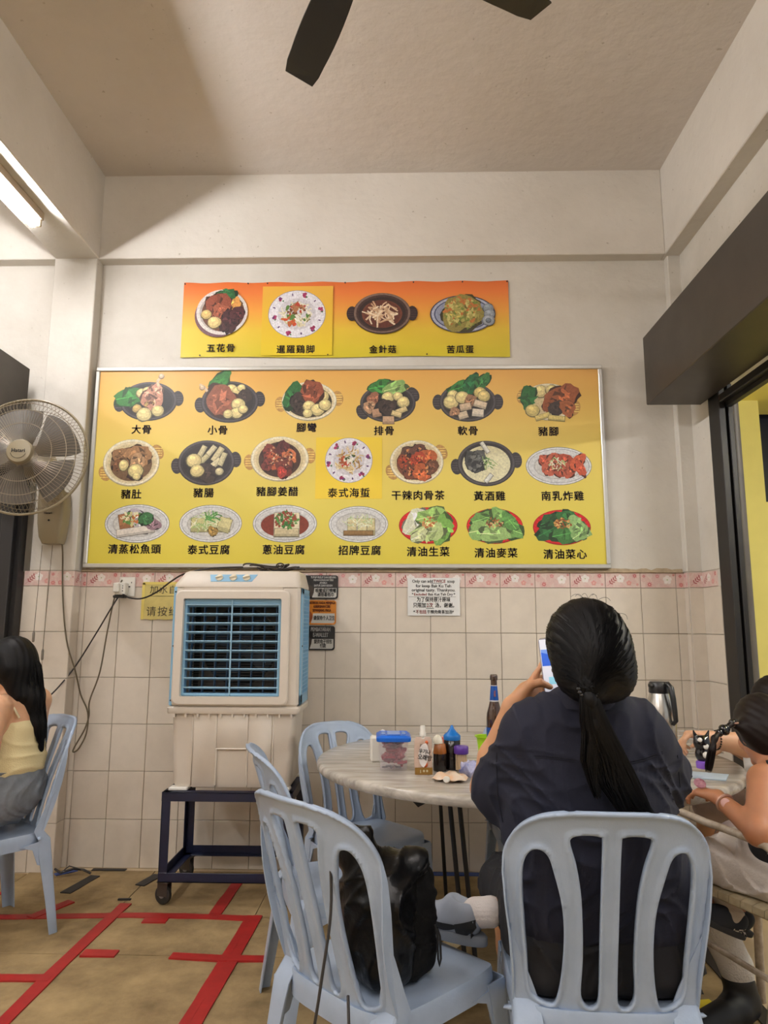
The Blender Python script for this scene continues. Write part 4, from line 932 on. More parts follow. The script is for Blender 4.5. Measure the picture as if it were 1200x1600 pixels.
b = MB(); b.loft([rrect(-W-0.006, W+0.006, -0.008, Dp+0.004, 0.02, 0.868), rrect(-W-0.010, W+0.010, -0.012, Dp+0.006, 0.02, 0.878), rrect(-W-0.010, W+0.010, -0.012, Dp+0.006, 0.02, 0.896), rrect(-W, W, -0.004, Dp, 0.02, 0.902)]); b.build('seam_lip', M_cool, cool)
b = MB()
for k in range(11): x = -W+0.03+k*(2*W-0.06)/10; b.box(x-0.004, x+0.004, -0.008, 0.01, 0.852, 0.869)
b.build('clips', M_cool, cool)['kind'] = 'stuff'
# housing: hollow front
hz0, hz1 = 0.90, 1.485
ox0, ox1, oz0, oz1 = -0.262, 0.222, 0.950, 1.420      # louvre opening
b = MB(); ff = 0.0; bk = 0.11
b.box(-W, ox0, ff, Dp, hz0, hz1, 0.012); b.box(ox1, W-0.0, ff, Dp, hz0, hz1, 0.012); b.box(ox0-0.01, ox1+0.01, ff, Dp, hz0, oz0, 0.004); b.box(ox0-0.01, ox1+0.01, ff, Dp, oz1, hz1, 0.004); b.box(ox0-0.01, ox1+0.01, bk+0.12, Dp, oz0, oz1)
b.build('housing', M_cool, cool)
b = MB()
def frame_ring(b, x0, x1, z0, z1, wd, y0, y1, r=0.02):
    def rr(x0, x1, z0, z1, r):
        o_ = []
        for cx_, cz_, a0 in ((x1-r, z1-r, 0), (x0+r, z1-r, 90), (x0+r, z0+r, 180), (x1-r, z0+r, 270)):
            for k in range(6): an = math.radians(a0+18*k); o_.append((cx_+r*math.cos(an), cz_+r*math.sin(an)))
        return o_
    A = rr(x0, x1, z0, z1, r); B = rr(x0+0.006, x1-0.006, z0+0.006, z1-0.006, r); C = rr(x0+wd, x1-wd, z0+wd, z1-wd, max(0.002, r-wd*0.5))
    n = len(A); vs = [(p[0], y1, p[1]) for p in A]+[(p[0], y0+0.004, p[1]) for p in A]+[(p[0], y0, p[1]) for p in B]+[(p[0], y0, p[1]) for p in C]+[(p[0], y1+0.03, p[1]) for p in C]
    fs = []
    for q_ in range(4): fs += [(q_*n+k, q_*n+(k+1) % n, (q_+1)*n+(k+1) % n, (q_+1)*n+k) for k in range(n)]
    b.add(vs, fs)
frame_ring(b, ox0-0.038, ox1+0.044, oz0-0.040, oz1+0.042, 0.040, -0.022, 0.0, 0.028)
b.build('front_bezel', M_cool, cool)
b = MB(); frame_ring(b, ox0-0.002, ox1+0.002, oz0-0.002, oz1+0.002, 0.016, 0.004, 0.02, 0.004); b.box(ox0, ox1, 0.006, 0.03, oz1-0.024, oz1); b.build('louvre_frame', M_blue, cool)
b = MB(); b.box(ox0-0.005, ox1+0.005, bk+0.10, bk+0.12, oz0-0.005, oz1+0.005); b.build('inner_back', M_dark, cool)
b = MB(); c_ = ((ox0+ox1)/2, (oz0+oz1)/2)
b.lathe([(0.198, 0), (0.205, 0), (0.205, 0.03), (0.198, 0.03)], 48, M=T(c_[0], bk+0.09, c_[1]) @ RX(90), cap=False)
for q in ((-1, -1), (1, -1), (-1, 1), (1, 1)):
    poly = [(c_[0]+q[0]*0.208, c_[1]+q[1]*0.208)]+[(c_[0]+q[0]*0.205*math.cos(a), c_[1]+q[1]*0.205*math.sin(a)) for a in [math.radians(10+10*k) for k in range(8)]]
    b.prism(poly, bk+0.07, bk+0.075)
b.build('fan_shroud', M_dust, cool)
b = MB()
for k in range(34): z = oz0+0.006+k*(oz1-oz0-0.012)/33; b.box(ox0, ox1, bk+0.045, bk+0.050, z-0.0014, z+0.0014)
b.build('rear_grille', M_dust, cool)['kind'] = 'stuff'
b = MB()
for k in range(4):
    a = PI/2*k+0.5; M = T(c_[0], bk+0.085, c_[1]) @ Matrix.Rotation(a, 4, 'Y')
    b.add([(0.03, -0.012, -0.03), (0.185, -0.02, -0.06), (0.185, 0.02, 0.075), (0.03, 0.012, 0.03)], [(0,1,2,3)], M)
b.lathe([(0.04, 0), (0.04, 0.03), (0.0, 0.035)], 20, M=T(c_[0], bk+0.09, c_[1]) @ RX(90))
b.build('fan_blades', mat('cooler_fan', (28, 44, 62), 0.5), cool)
for k in range(8):
    x = ox0+0.03+k*(ox1-ox0-0.06)/7
    if abs(x-(-0.022)) < 0.02: continue
    b = MB(); b.box(x-0.0022, x+0.0022, 0.045, 0.075, oz0, oz1); b.build('vertical_vane', mat('vane_dark', (60, 92, 122), 0.5), cool)
for k in range(10):
    z = oz0+0.038+k*(oz1-oz0-0.070)/9
    b = MB(); b.box(ox0+0.006, ox1-0.006, -0.016, 0.018, -0.003, 0.003, 0.0015, M=T(0, 0.018, z) @ RX(-16)); b.build('louvre_blade', M_blue2, cool)
b = MB(); b.box(-0.0255, -0.0185, -0.004, 0.006, oz0+0.004, oz1-0.004, 0.002); b.build('louvre_link', M_blue2, cool)
# blue side panels with grid
b = MB(); b.box(-W-0.006, -W+0.006, 0.02, Dp-0.03, 0.905, 1.475, 0.003); b.build('side_panel', M_blue, cool)
b = MB(); py0, py1, pz0_, pz1_ = 0.03, Dp-0.02, 0.905, 1.475
b.box(W-0.002, W+0.008, py0, py0+0.06, pz0_, pz1_, 0.003); b.box(W-0.002, W+0.008, py1-0.02, py1, pz0_, pz1_, 0.003); b.box(W-0.002, W+0.008, py0, py1, pz0_, pz0_+0.05, 0.003); b.box(W-0.002, W+0.008, py0, py1, pz1_-0.03, pz1_, 0.003)
for k in range(26): z = pz0_+0.05+k*0.0196; b.box(W+0.001, W+0.007, py0+0.05, py1-0.01, z-0.0025, z+0.0025)
for k in range(9): y = py0+0.06+k*(py1-py0-0.08)/8; b.box(W+0.001, W+0.008, y-0.0025, y+0.0025, pz0_+0.04, pz1_-0.02)
b.build('side_panel', M_blue, cool)
b = MB(); b.box(W-0.001, W+0.0015, py0+0.055, py1-0.015, pz0_+0.045, pz1_-0.025); b.build('filter_pad', mat('filter_pad', (52, 58, 74), 0.9, noise=0.4, nscale=60), cool)
b = MB()
for z in (0.93, 1.19, 1.455):
    b.lathe([(0.004, 0), (0.004, 0.003)], 8, M=T(W+0.008, py0+0.02, z) @ RY(90)); b.lathe([(0.004, 0), (0.004, 0.003)], 8, M=T(-W+0.008, -0.0015, z) @ RX(90))
b.build('screws', M_blackmetal, cool)['kind'] = 'stuff'
b = MB(); b.box(-W-0.002, -W+0.014, -0.002, 0.02, 0.905, 1.48, 0.003); b.build('edge_strip', M_blue, cool)
# top cap
b = MB(); b.loft([rrect(-W-0.003, W+0.003, -0.004, Dp, 0.03, 1.478), rrect(-W-0.003, W+0.003, -0.004, Dp, 0.03, 1.492), rrect(-W+0.035, W-0.012, 0.035, Dp-0.02, 0.03, 1.556), rrect(-W+0.05, W-0.02, 0.05, Dp-0.03, 0.03, 1.562)]); b.build('top_cap', M_cool, cool)
sl = math.degrees(math.atan2(1.556-1.492, 0.039))
MP = T(-0.02, 0.0155, 1.526) @ RX(sl)
b = MB(); b.prism([(-0.125, 0.02), (0.115, 0.02), (0.09, -0.022), (-0.115, -0.022)], -0.0015, 0.004, M=T(-0.02, 0.0152, 1.525) @ RX(-(90-sl))); b.build('control_panel', M_blue, cool)
M_knob = mat('knob_cream', (226, 216, 190), 0.35)
for x in (-0.075, -0.005, 0.062):
    b = MB(); Mk = T(-0.02+x, 0.0150, 1.525) @ RX(-(90-sl)) @ RY(-18); b.lathe([(0.018, 0), (0.018, 0.006), (0.015, 0.008)], 20, M=Mk @ RX(90)); b.box(-0.018, 0.018, -0.018, -0.004, -0.005, 0.005, 0.003, M=Mk); b.build('knob', M_knob, cool)
# cable bundle on top
mb = MB(); rg = random.Random(2)
for k in range(4):
    pts = [(-0.66+0.06*math.cos(a+k)+0.10*math.cos(a*0.5), 3.64+0.035*math.sin(a), 1.577+0.007*k+0.008*math.sin(2*a+k)) for a in [i*2*PI/20 for i in range(21)]]
    mb.tube(pts, 0.0045, 6)
mb.tube([(-0.62+0.02*math.cos(a), 3.60, 1.592+0.014*math.sin(a)) for a in [i*2*PI/14 for i in range(15)]], 0.004, 6)
tag(mb.build('cable_bundle', M_cab), 'dark cable coiled on top of the air cooler', 'cable')

# ------------------------------------------------------------------ trolley
M_nv = mat('navy_paint', (20, 28, 58), 0.4, noise=0.3, nscale=18, spec=0.5)
tr = thing('trolley', 'navy angle iron trolley on casters under the air cooler', 'trolley', (ox-0.006, 3.47, 0))
wx = 0.310; dy = 0.42; th = 0.005; aw = 0.042
b = MB()
for s in (-1, 1):
    for y, sy in ((0, 1), (dy, -1)):
        b.box(s*wx, s*(wx-aw), y, y+sy*th, 0.112, 0.512, 0.001); b.box(s*wx, s*(wx-th), y, y+sy*aw, 0.112, 0.512, 0.001)
separate(b.build('post', M_nv, tr))
for z in (0.112, 0.470):
    for y, sy in ((-0.001, 1), (dy+0.001, -1)):
        b = MB(); b.box(-wx, wx, y, y+sy*th, z, z+aw, 0.001); b.box(-wx, wx, y, y+sy*aw, z if z < 0.3 else z+aw-th, z+th if z < 0.3 else z+aw, 0.001); b.build('rail', M_nv, tr)
    for s in (-1, 1):
        b = MB(); b.box(s*(wx+0.001), s*(wx-th), 0, dy, z, z+aw, 0.001); b.box(s*wx, s*(wx-aw), 0, dy, z if z < 0.3 else z+aw-th, z+th if z < 0.3 else z+aw, 0.001); b.build('rail', M_nv, tr)
for s in (-1, 1):
    for y in (0.03, dy-0.03):
        px_c, py_c = s*(wx-0.03), y; cx_ = 0.0; y = 0.0; MC = T(px_c, py_c, 0) @ RZ(84+14*s); ca = MB(MC)
        ca.box(cx_-0.03, cx_+0.03, y-0.03, y+0.03, 0.106, 0.112, 0.001)
        ca.box(cx_-0.018, cx_-0.015, y-0.02, y+0.035, 0.045, 0.108, 0.001); ca.box(cx_+0.015, cx_+0.018, y-0.02, y+0.035, 0.045, 0.108, 0.001)
        co = ca.build('caster', mat('caster_steel', (90, 84, 78), 0.45, metal=0.7), tr)
        wb = MB(MC); wb.lathe([(0.012, -0.013), (0.034, -0.013), (0.041, -0.008), (0.041, 0.008), (0.034, 0.013), (0.012, 0.013)], 28, M=T(cx_, y+0.012, 0.0415+0.007) @ RY(90)); wb.build('wheel', mat('wheel_rubber', (44, 42, 40), 0.6), co)
        hb = MB(MC); hb.lathe([(0.001, -0.014), (0.014, -0.015), (0.014, 0.015), (0.001, 0.014)], 16, M=T(cx_, y+0.012, 0.0485) @ RY(90)); hb.build('hub', mat('hub_grey', (120, 112, 104), 0.5), co)
b = MB()
for s in (-1, 1): 
    for y in (0.035, dy-0.06): b.box(s*(wx-0.02), s*(wx-0.11), y-0.01, y+0.05, 0.5125, 0.5265, 0.003)
separate(b.build('foam_pad', M_white, tr))

# ================================================================== WALL FAN
M_fang = mat('fan_grey_green', (150, 138, 112), 0.4, noise=0.05, nscale=10)
M_fanw = mat('fan_wire', (150, 138, 118), 0.35, metal=0.4)
M_fanb = mat('fan_blade', (96, 90, 82), 0.35, alpha=1, spec=0.5)
fan = thing('wall_fan', 'large grey oscillating wall fan with five blades on the left pillar', 'fan', (-1.880, 3.40, 2.125))
fan.rotation_euler = (math.radians(-4), 0, math.radians(6))
RF = 0.300
def dome(sgn, dep, n_w, name, r0, flat):
    b = MB()
    def prof(t):
        # t 0 rim ->1 hub
        r = RF-(RF-r0)*t; y = sgn*dep*min(1, (t/flat))**0.5 if t < flat else sgn*dep
        return r, y
    ts = [0, 0.015, 0.04, 0.09, 0.16, 0.26, 0.5, 0.75, 1.0]
    for k in range(n_w):
        a = 2*PI*k/n_w; pts = []
        for t in ts:
            r, y = prof(t); aa = a+sgn*0.10*t; pts.append((r*math.cos(aa), y, r*math.sin(aa)))
        b.tube(pts, 0.0011, 3, cap=False)
    for t in ((0.33, 0.62, 0.16) if sgn < 0 else (0.16, 0.4)):
        r, y = prof(t); b.tube([(r*math.cos(a), y+0.001, r*math.sin(a)) for a in [2*PI*i/60 for i in range(60)]], 0.0020, 5, closed=True)
    return b.build(name, M_fanw, fan)
dome(-1, 0.075, 96, 'front_guard', 0.058, 0.28); dome(1, 0.085, 84, 'rear_guard', 0.07, 0.35)
b = MB(); b.tube([(RF*math.cos(a), 0, RF*math.sin(a)) for a in [2*PI*i/80 for i in range(80)]], 0.0065, 8, closed=True); b.build('guard_ring', M_fang, fan)
for k in range(5):
    a0 = math.radians(100-72*k); mb = MB(); vs = []; nr, na = 8, 8
    for i in range(nr+1):
        r = 0.045+(0.255-0.045)*i/nr; half = math.radians(16+15*math.sin(PI*min(1, (i/nr))**0.8*0.62)); 
        for j in range(na+1):
            v = j/na*2-1; rr_ = r*(1-0.07*max(0, v)**2*(i/nr)); a = a0+half*v+0.18*(i/nr)
            vs.append((rr_*math.cos(a), -0.022*v*(0.6+0.4*i/nr)-0.008*(1-v*v)+0.012, rr_*math.sin(a)))
    n1 = len(vs); vs += [(p[0], p[1]+0.003, p[2]) for p in vs]
    fs = [(i*(na+1)+j, (i+1)*(na+1)+j, (i+1)*(na+1)+j+1, i*(na+1)+j+1) for i in range(nr) for j in range(na)]
    fs += [tuple(q+n1 for q in f) for f in fs]
    edge = [j for j in range(na+1)]+[i*(na+1)+na for i in range(1, nr+1)]+[nr*(na+1)+j for j in range(na-1, -1, -1)]+[i*(na+1) for i in range(nr-1, 0, -1)]
    fs += [(edge[q], edge[(q+1) % len(edge)], edge[(q+1) % len(edge)]+n1, edge[q]+n1) for q in range(len(edge))]
    mb.add(vs, fs, smooth=True); mb.build('blade', M_fanb, fan)
b = MB(); b.lathe([(0.063, 0.0), (0.063, 0.022), (0.056, 0.032), (0.03, 0.036), (0.0, 0.037)], 40, M=T(0, -0.058, 0) @ RX(90)); hubp = b.build('hub_badge', M_fang, fan)
text('Hatari', 0.026, WALLM(0, -0.0955, 0.0), M_tb, hubp, 'lettering', bold=0.0007)
b = MB(); b.tube([(0.038*math.cos(a), -0.0925-0.002, 0.038*math.sin(a)) for a in [math.radians(200+14*k) for k in range(11)]], 0.0009, 4); b.build('smile_line', M_tb, hubp)
b = MB(); b.lathe([(0.05, -0.02), (0.05, 0.02), (0.03, 0.04)], 24, M=RX(90)); b.build('rotor_hub', M_fanb, fan)
b = MB(); b.lathe([(0.05, 0.0), (0.085, -0.03), (0.09, -0.12), (0.07, -0.17), (0.0, -0.18)], 28, M=T(0, 0.06, 0) @ RX(90)); b.build('motor_housing', M_fang, fan)
MI = fan.matrix_basis.copy()
b = MB(); b.M = MI.inverted() if False else Matrix.Identity(4)
fw_ = thing('fan_bracket', 'grey wall bracket with switch box carrying the wall fan', 'fan bracket', (-1.945, 3.909, 1.735))
b = MB()
def section(w_, y0, y1, z, r=0.02): return rrect(-w_, w_, y0, y1, r, z)
b.loft([section(0.050, -0.075, -0.001, 0.0, 0.012), section(0.062, -0.095, -0.001, 0.035, 0.016), section(0.072, -0.105, -0.001, 0.11, 0.02), section(0.076, -0.11, -0.001, 0.22, 0.02), section(0.07, -0.12, -0.001, 0.29, 0.02)])
bk_ = b.build('switch_box', M_fang, fw_)
b = MB(); b.loft([[(0.01+0.06*math.cos(a)*s, -0.10+y+0.05*math.sin(a)*s, z) for a in [2*PI*k/16 for k in range(16)]] for s, y, z in ((1, 0.02, 0.25), (1, -0.02, 0.33), (0.9, -0.10, 0.40), (0.8, -0.17, 0.42))]); b.build('swivel_arm', M_fang, fw_)
text('Hatari', 0.018, WALLM(-0.005, -0.1125, 0.165), M_tb, bk_, 'lettering', bold=0.0003)
b = MB(); b.lathe([(0.005, 0), (0.005, 0.004)], 10, M=T(0.0, -0.106, 0.125) @ RX(90)); b.build('pilot_lamp', M_blackmetal, bk_)
# small cables of the fan bracket to beam: two thin wires on the pillar
# ================================================================== CEILING FAN
cf = thing('ceiling_fan', 'black three bladed ceiling fan hanging overhead at the top edge', 'ceiling fan', (-0.10, 1.76, 3.34))
M_fanblk = mat('fan_black', (30, 29, 30), 0.45)
b = MB(); b.lathe([(0.0, -0.06), (0.06, -0.055), (0.11, -0.02), (0.115, 0.03), (0.07, 0.06), (0.02, 0.075), (0.014, 0.5), (0.05, 0.56), (0.06, 0.678)], 32); b.build('motor_housing', M_fanblk, cf)
for k, ang in enumerate((116, 28, -64, -152)):
    a = math.radians(ang)
    Mk = Matrix.Rotation(a, 4, 'Z') @ T(0, 0, -0.02)
    mb = MB(); vs = []; n = 10
    for i in range(n+1):
        t_ = i/n; x = 0.14+0.50*t_; wd = (0.045+0.02*math.sin(PI*min(1, t_*1.2)*0.7))*(1 if t_ < 0.93 else 0.86)
        for s in (-1, 1): vs.append((x, s*wd, 0.014*s-0.01*t_))
    n1 = len(vs); vs += [(p[0], p[1], p[2]+0.006) for p in vs]
    fs = [(2*i, 2*i+1, 2*i+3, 2*i+2) for i in range(n)]; fs += [tuple(q+n1 for q in f) for f in fs]
    fs += [(2*i, 2*i+2, 2*i+2+n1, 2*i+n1) for i in range(n)]+[(2*i+1, 2*i+3, 2*i+3+n1, 2*i+1+n1) for i in range(n)]+[(0, 1, 1+n1, n1), (2*n, 2*n+1, 2*n+1+n1, 2*n+n1)]
    mb.add(vs, fs, M=Mk); bl = mb.build('blade', M_fanblk, cf)
    b = MB(); b.box(0.08, 0.20, -0.02, 0.02, -0.004, 0.004, 0.002, M=Mk); b.build('blade_arm', M_fanblk, bl)

# ================================================================== PLASTIC CHAIRS
M_chair = mat('chair_blue_grey', (170, 186, 208), 0.33, noise=0.16, nscale=7, bump=0.06, bscale=260, spec=0.5, world=False, rgb2=(156, 172, 194))
def poly_sd(P, poly):
    """signed distance of points to a polygon (negative inside)"""
    poly = np.array(poly); d = np.full(len(P), 1e9); inside = np.zeros(len(P), bool)
    for i in range(len(poly)):
        a = poly[i]; b_ = poly[(i+1) % len(poly)]; e = b_-a; w_ = P-a
        t = np.clip((w_@e)/(e@e+1e-12), 0, 1); q = w_-np.outer(t, e); d = np.minimum(d, (q**2).sum(1))
        c = ((a[1] <= P[:,1]) & (b_[1] > P[:,1])) | ((b_[1] <= P[:,1]) & (a[1] > P[:,1]))
        with np.errstate(divide='ignore', invalid='ignore'):
            xx = a[0]+(P[:,1]-a[1])/(b_[1]-a[1]+1e-12)*e[0]
        inside ^= c & (P[:,0] < xx)
    d = np.sqrt(d); return np.where(inside, -d, d)
def smoothpoly(pts, sub=6):
    P = np.array(pts, float); n = len(P); out = []
    for i in range(n):
        p0, p1, p2, p3 = P[i-1], P[i], P[(i+1) % n], P[(i+2) % n]
        for j in range(sub):
            t = j/sub; out.append(0.5*((2*p1)+(p2-p0)*t+(2*p0-5*p1+4*p2-p3)*t*t+(3*p1-p0-3*p2+p3)*t**3))
    return np.array(out)
SHL = [(0, .474), (.08, .472), (.15, .458), (.198, .425), (.226, .375), (.231, .32), (.224, .24), (.213, .16), (.205, .08), (.203, .0), (.203, -.02)]
outline = smoothpoly(SHL+[(-x, y) for x, y in SHL[::-1][:-1]], 5)
slot_i = smoothpoly([(.020, .40), (.026, .418), (.055, .421), (.084, .414), (.088, .395), (.074, .345), (.063, .28), (.058, .20), (.057, .12), (.060, .05), (.052, .022), (.038, .014), (.024, .024), (.020, .06), (.020, .2)], 5)
slot_o = smoothpoly([(.122, .33), (.135, .366), (.155, .378), (.174, .368), (.187, .335), (.189, .28), (.184, .20), (.178, .12), (.173, .05), (.160, .024), (.125, .012), (.112, .03), (.102, .09), (.098, .17), (.103, .25)], 5)
slots = [slot_i, slot_i*[-1, 1], slot_o, slot_o*[-1, 1]]
def back_sd(P):
    d = poly_sd(P, outline)
    for s_ in slots: d = np.maximum(d, -poly_sd(P, s_))
    return d
def back_surf(u, v):
    y = -0.192-0.145*np.clip((v+0.02)/0.49, 0, 1)**1.15-0.012*np.clip((v-0.40)/0.07, 0, 1)**2 + (0.062*(np.abs(u)/0.23)**2.2)*(0.75+0.25*(v/0.47))
    return np.stack([u, y, 0.425+v*0.998], -1)
def make_back(parent):
    h = 0.0052; nu = int(0.48/h)+1; nv = int(0.52/h)+1
    U = -0.24+h*np.arange(nu+1); V = -0.03+h*np.arange(nv+1)
    G = np.stack(np.meshgrid(U, V, indexing='ij'), -1); P = G.reshape(-1, 2); d = back_sd(P)
    e = 1e-4; gx = (back_sd(P+[e, 0])-back_sd(P-[e, 0]))/(2*e); gy = (back_sd(P+[0, e])-back_sd(P-[0, e]))/(2*e)
    C = ((G[:-1,:-1]+G[1:,1:])/2).reshape(-1, 2); keep = (back_sd(C) < 0).reshape(nu, nv)
    used = np.zeros((nu+1, nv+1), int); full = np.zeros((nu+1, nv+1), int)
    for a in (0, 1):
        for c in (0, 1): used[a:nu+a, c:nv+c] += keep
    edge = ((used > 0) & (used < 4)).reshape(-1); P2 = P.copy()
    for _ in range(2):
        dd = back_sd(P2); s_ = edge; P2[s_] -= np.stack([gx, gy], 1)[s_]*dd[s_, None]*0.9
    d2 = -back_sd(P2)
    S = back_surf(P2[:,0], P2[:,1]); eps = 1e-3
    N = np.cross(back_surf(P2[:,0]+eps, P2[:,1])-S, back_surf(P2[:,0], P2[:,1]+eps)-S); N /= np.linalg.norm(N, axis=1)[:, None]   # points to -y (backwards)
    bead = np.exp(-((d2-0.0035)/0.0048)**2); th = 0.0020+0.0062*bead; off = 0.004*np.exp(-(d2/0.006)**2)
    F = S+N*(th+off*0.4)[:, None]; B = S-N*(th-off*0.2)[:, None]
    ids = -np.ones((nu+1)*(nv+1), int); ui = np.nonzero(used.reshape(-1) > 0)[0]; ids[ui] = np.arange(len(ui)); n = len(ui)
    vs = np.concatenate([F[ui], B[ui]]); fs = []; I = ids.reshape(nu+1, nv+1); from collections import defaultdict
    ec = defaultdict(int)
    for i, j in zip(*np.nonzero(keep)):
        q = (I[i,j], I[i+1,j], I[i+1,j+1], I[i,j+1]); fs.append(q); fs.append(tuple(x+n for x in q[::-1]))
        for a in range(4): ec[(q[a], q[(a+1) % 4])] += 1
    for (a, c) in list(ec):
        if (c, a) not in ec: fs.append((c, a, a+n, c+n))
    return mesh_obj('backrest', vs, [tuple(int(x) for x in f) for f in fs], M_chair, parent)
def make_chair(label, group=None):
    t = thing('plastic_chair', label, 'chair', group=group)
    make_back(t)
    # outer flange running down both sides of the back
    # seat
    mb = MB(); na, nr = 56, 9
    def rim(a, s=1.0):
        c, s_ = math.cos(a), math.sin(a); ex = 0.42; x = abs(c)**ex*math.copysign(1, c); y = abs(s_)**ex*math.copysign(1, s_)
        yy = 0.01+0.212*y; xx = (0.200+0.014*(yy+0.2)/0.41)*x
        return xx*s, 0.01+(yy-0.01)*s
    vs = [(0, 0.0, 0.421)]
    for r in range(1, nr+1):
        s = r/nr
        for k in range(na):
            x, y = rim(2*PI*k/na, s); z = 0.421+0.009*s**4+0.010*(y+0.2)/0.41-0.010*(s > 0.97)*0+(-0.022*max(0, (y-0.15)/0.07)**2)
            vs.append((x, y, z))
    base = 1+(nr-1)*na
    for dz, ds in ((-0.006, 1.012), (-0.030, 1.016), (-0.060, 1.012), (-0.060, 0.985), (-0.030, 0.98), (-0.012, 0.96)):
        for k in range(na):
            x, y = rim(2*PI*k/na, ds); z0 = 0.430+0.010*(y+0.2)/0.41-0.022*max(0, (y-0.15)/0.07)**2; vs.append((x, y, z0+dz))
    vs.append((0, 0, 0.412)); fs = [(0, 1+k, 1+(k+1) % na) for k in range(na)]
    for r in range(nr+5): fs += [(1+r*na+k, 1+r*na+(k+1) % na, 1+(r+1)*na+(k+1) % na, 1+(r+1)*na+k) for k in range(na)]
    l0 = 1+(nr+5)*na; fs += [(len(vs)-1, l0+(k+1) % na, l0+k) for k in range(na)]
    mb.add(vs, fs, smooth=True)
    # ribs pressed into the seat
    mb.build('seat', M_chair, t)
    # legs: angled channel section
    def leg(p0, p1, w0, w1, sx, sy, top_extra=None):
        mb = MB(); rings = []
        for i in range(9):
            s = i/8; x = p0[0]+(p1[0]-p0[0])*s**0.9; y = p0[1]+(p1[1]-p0[1])*s**0.9; z = p0[2]+(p1[2]-p0[2])*s
            w_ = w0+(w1-w0)*s**0.7; th_ = 0.0045; r = 0.010
            # L section: corner at outer side
            pts = [(0, w_), (0, r)]+[(r-r*math.cos(a), r-r*math.sin(a)) for a in (0.5, 1.0)]+[(r, 0), (w_, 0), (w_, th_), (r, th_), (th_, r), (th_, w_)]
            rings.append([(x-sx*a, y-sy*b_, z) for a, b_ in pts])
        mb.loft(rings); return mb
    for s in (-1, 1):
        leg((s*0.214, 0.216, 0.405), (s*0.232, 0.240, 0.0), 0.072, 0.036, s, 1).build('leg', M_chair, t)
        mb = MB(); rings = []
        for z_, w_, wy in ((0.60, .006, .004), (0.56, .018, .016), (0.52, .032, .026), (0.48, .046, .034), (0.44, .060, .044), (0.40, .068, .056), (0.34, .060, .060), (0.26, .053, .054), (0.15, .046, .046), (0.0, .040, .040)):
            if z_ > 0.43:
                v = z_-0.425; u_ = float(np.interp(v, [0, .08, .16, .24], [.203, .205, .213, .224])); yb = float(back_surf(np.array([u_]), np.array([v]))[0][1])-0.008; x_ = u_+0.006+0.003*(0.6-z_)/0.2
                yo = yb-0.004
            else: q = (0.43-z_)/0.43; x_ = 0.2115+0.024*q; yo = -0.205-0.055*q
            th_ = 0.0045; r = min(0.010, w_*0.4)
            pts = [(0, wy), (0, r)]+[(r-r*math.cos(a), r-r*math.sin(a)) for a in (0.5, 1.0)]+[(r, 0), (w_, 0), (w_, min(th_, wy*.5)), (r, min(th_, wy*.5)), (min(th_, w_*.5), r), (min(th_, w_*.5), wy)]
            rings.append([(s*(x_-a), yo+b_, z_) for a, b_ in pts])
        mb.loft(rings); mb.build('leg', M_chair, t)
    # knee gussets where legs flare into the apron
    b = MB()
    for s in (-1, 1):
        for y0, sg in ((0.216, -1), (-0.205, 1)):
            xx = s*0.2135; pts = [(y0, 0.40), (y0+sg*0.13, 0.385), (y0+sg*0.075, 0.365), (y0+sg*0.05, 0.30), (y0, 0.28)]
            vs = [(xx, p[0], p[1]) for p in pts]+[(xx-s*0.004, p[0], p[1]) for p in pts]; n = 5
            b.add(vs, [tuple(range(n)), tuple(range(n, 2*n))[::-1]]+[(k, (k+1) % n, n+(k+1) % n, n+k) for k in range(n)])
    separate(b.build('apron_gusset', M_chair, t))
    # side flange: wide smooth lip from shoulder to rear leg
    for s in (-1, 1):
        rings = []
        for i in range(17):
            q = i/16; v = 0.36-0.375*q; u_ = float(np.interp(v, [0, .08, .16, .24, .32, .375], [.203, .205, .213, .224, .231, .226]))
            S = back_surf(np.array([u_]), np.array([v]))[0]; w_ = 0.004+0.026*max(0, math.sin(PI*q))**0.8; fy = -0.0+0.004
            rings.append([(s*(u_+0.000), S[1]+fy, S[2]), (s*(u_+0.004), S[1]+fy-0.002, S[2]), (s*(u_+0.005+0.004*q), S[1]-w_, S[2]), (s*(u_+0.001+0.004*q), S[1]-w_, S[2])])
        mb = MB(); mb.loft(rings); mb.build('side_flange', M_chair, t)
    return t
ch = make_chair('pale blue plastic chair at the bottom right that the ponytailed person sits on', 'pale blue plastic chairs')
ch.location = (0.48, 1.971, 0); ch.rotation_euler = (0, 0, math.radians(-3.0))
def put_chair(label, x, y, deg, sc_=1.0, z=0):
    c = copy_tree(ch); c['label'] = label; c.location = (x, y, z); c.rotation_euler = (0, 0, math.radians(deg)); c.scale = (sc_,)*3; return c
CHA = (-0.035, 1.985, -45)
chA = put_chair('pale blue plastic chair in front with black bag and backpack on its seat', *CHA)
chB = put_chair('pale blue plastic chair at the table\'s left end, behind the chair with the bag', -0.20, 2.62, -72, 0.98)
chC = put_chair('pale blue plastic chair against the tiled wall between cooler and marble table', -0.15, 3.25, 218, 0.93)
chD = put_chair('pale blue plastic chair at far left that the long haired woman sits on', -1.79, 3.14, 142, 0.97)
chE = put_chair('pale blue plastic chair at the back of the marble table, only a leg showing beneath', 0.62, 3.42, 182, 0.93)

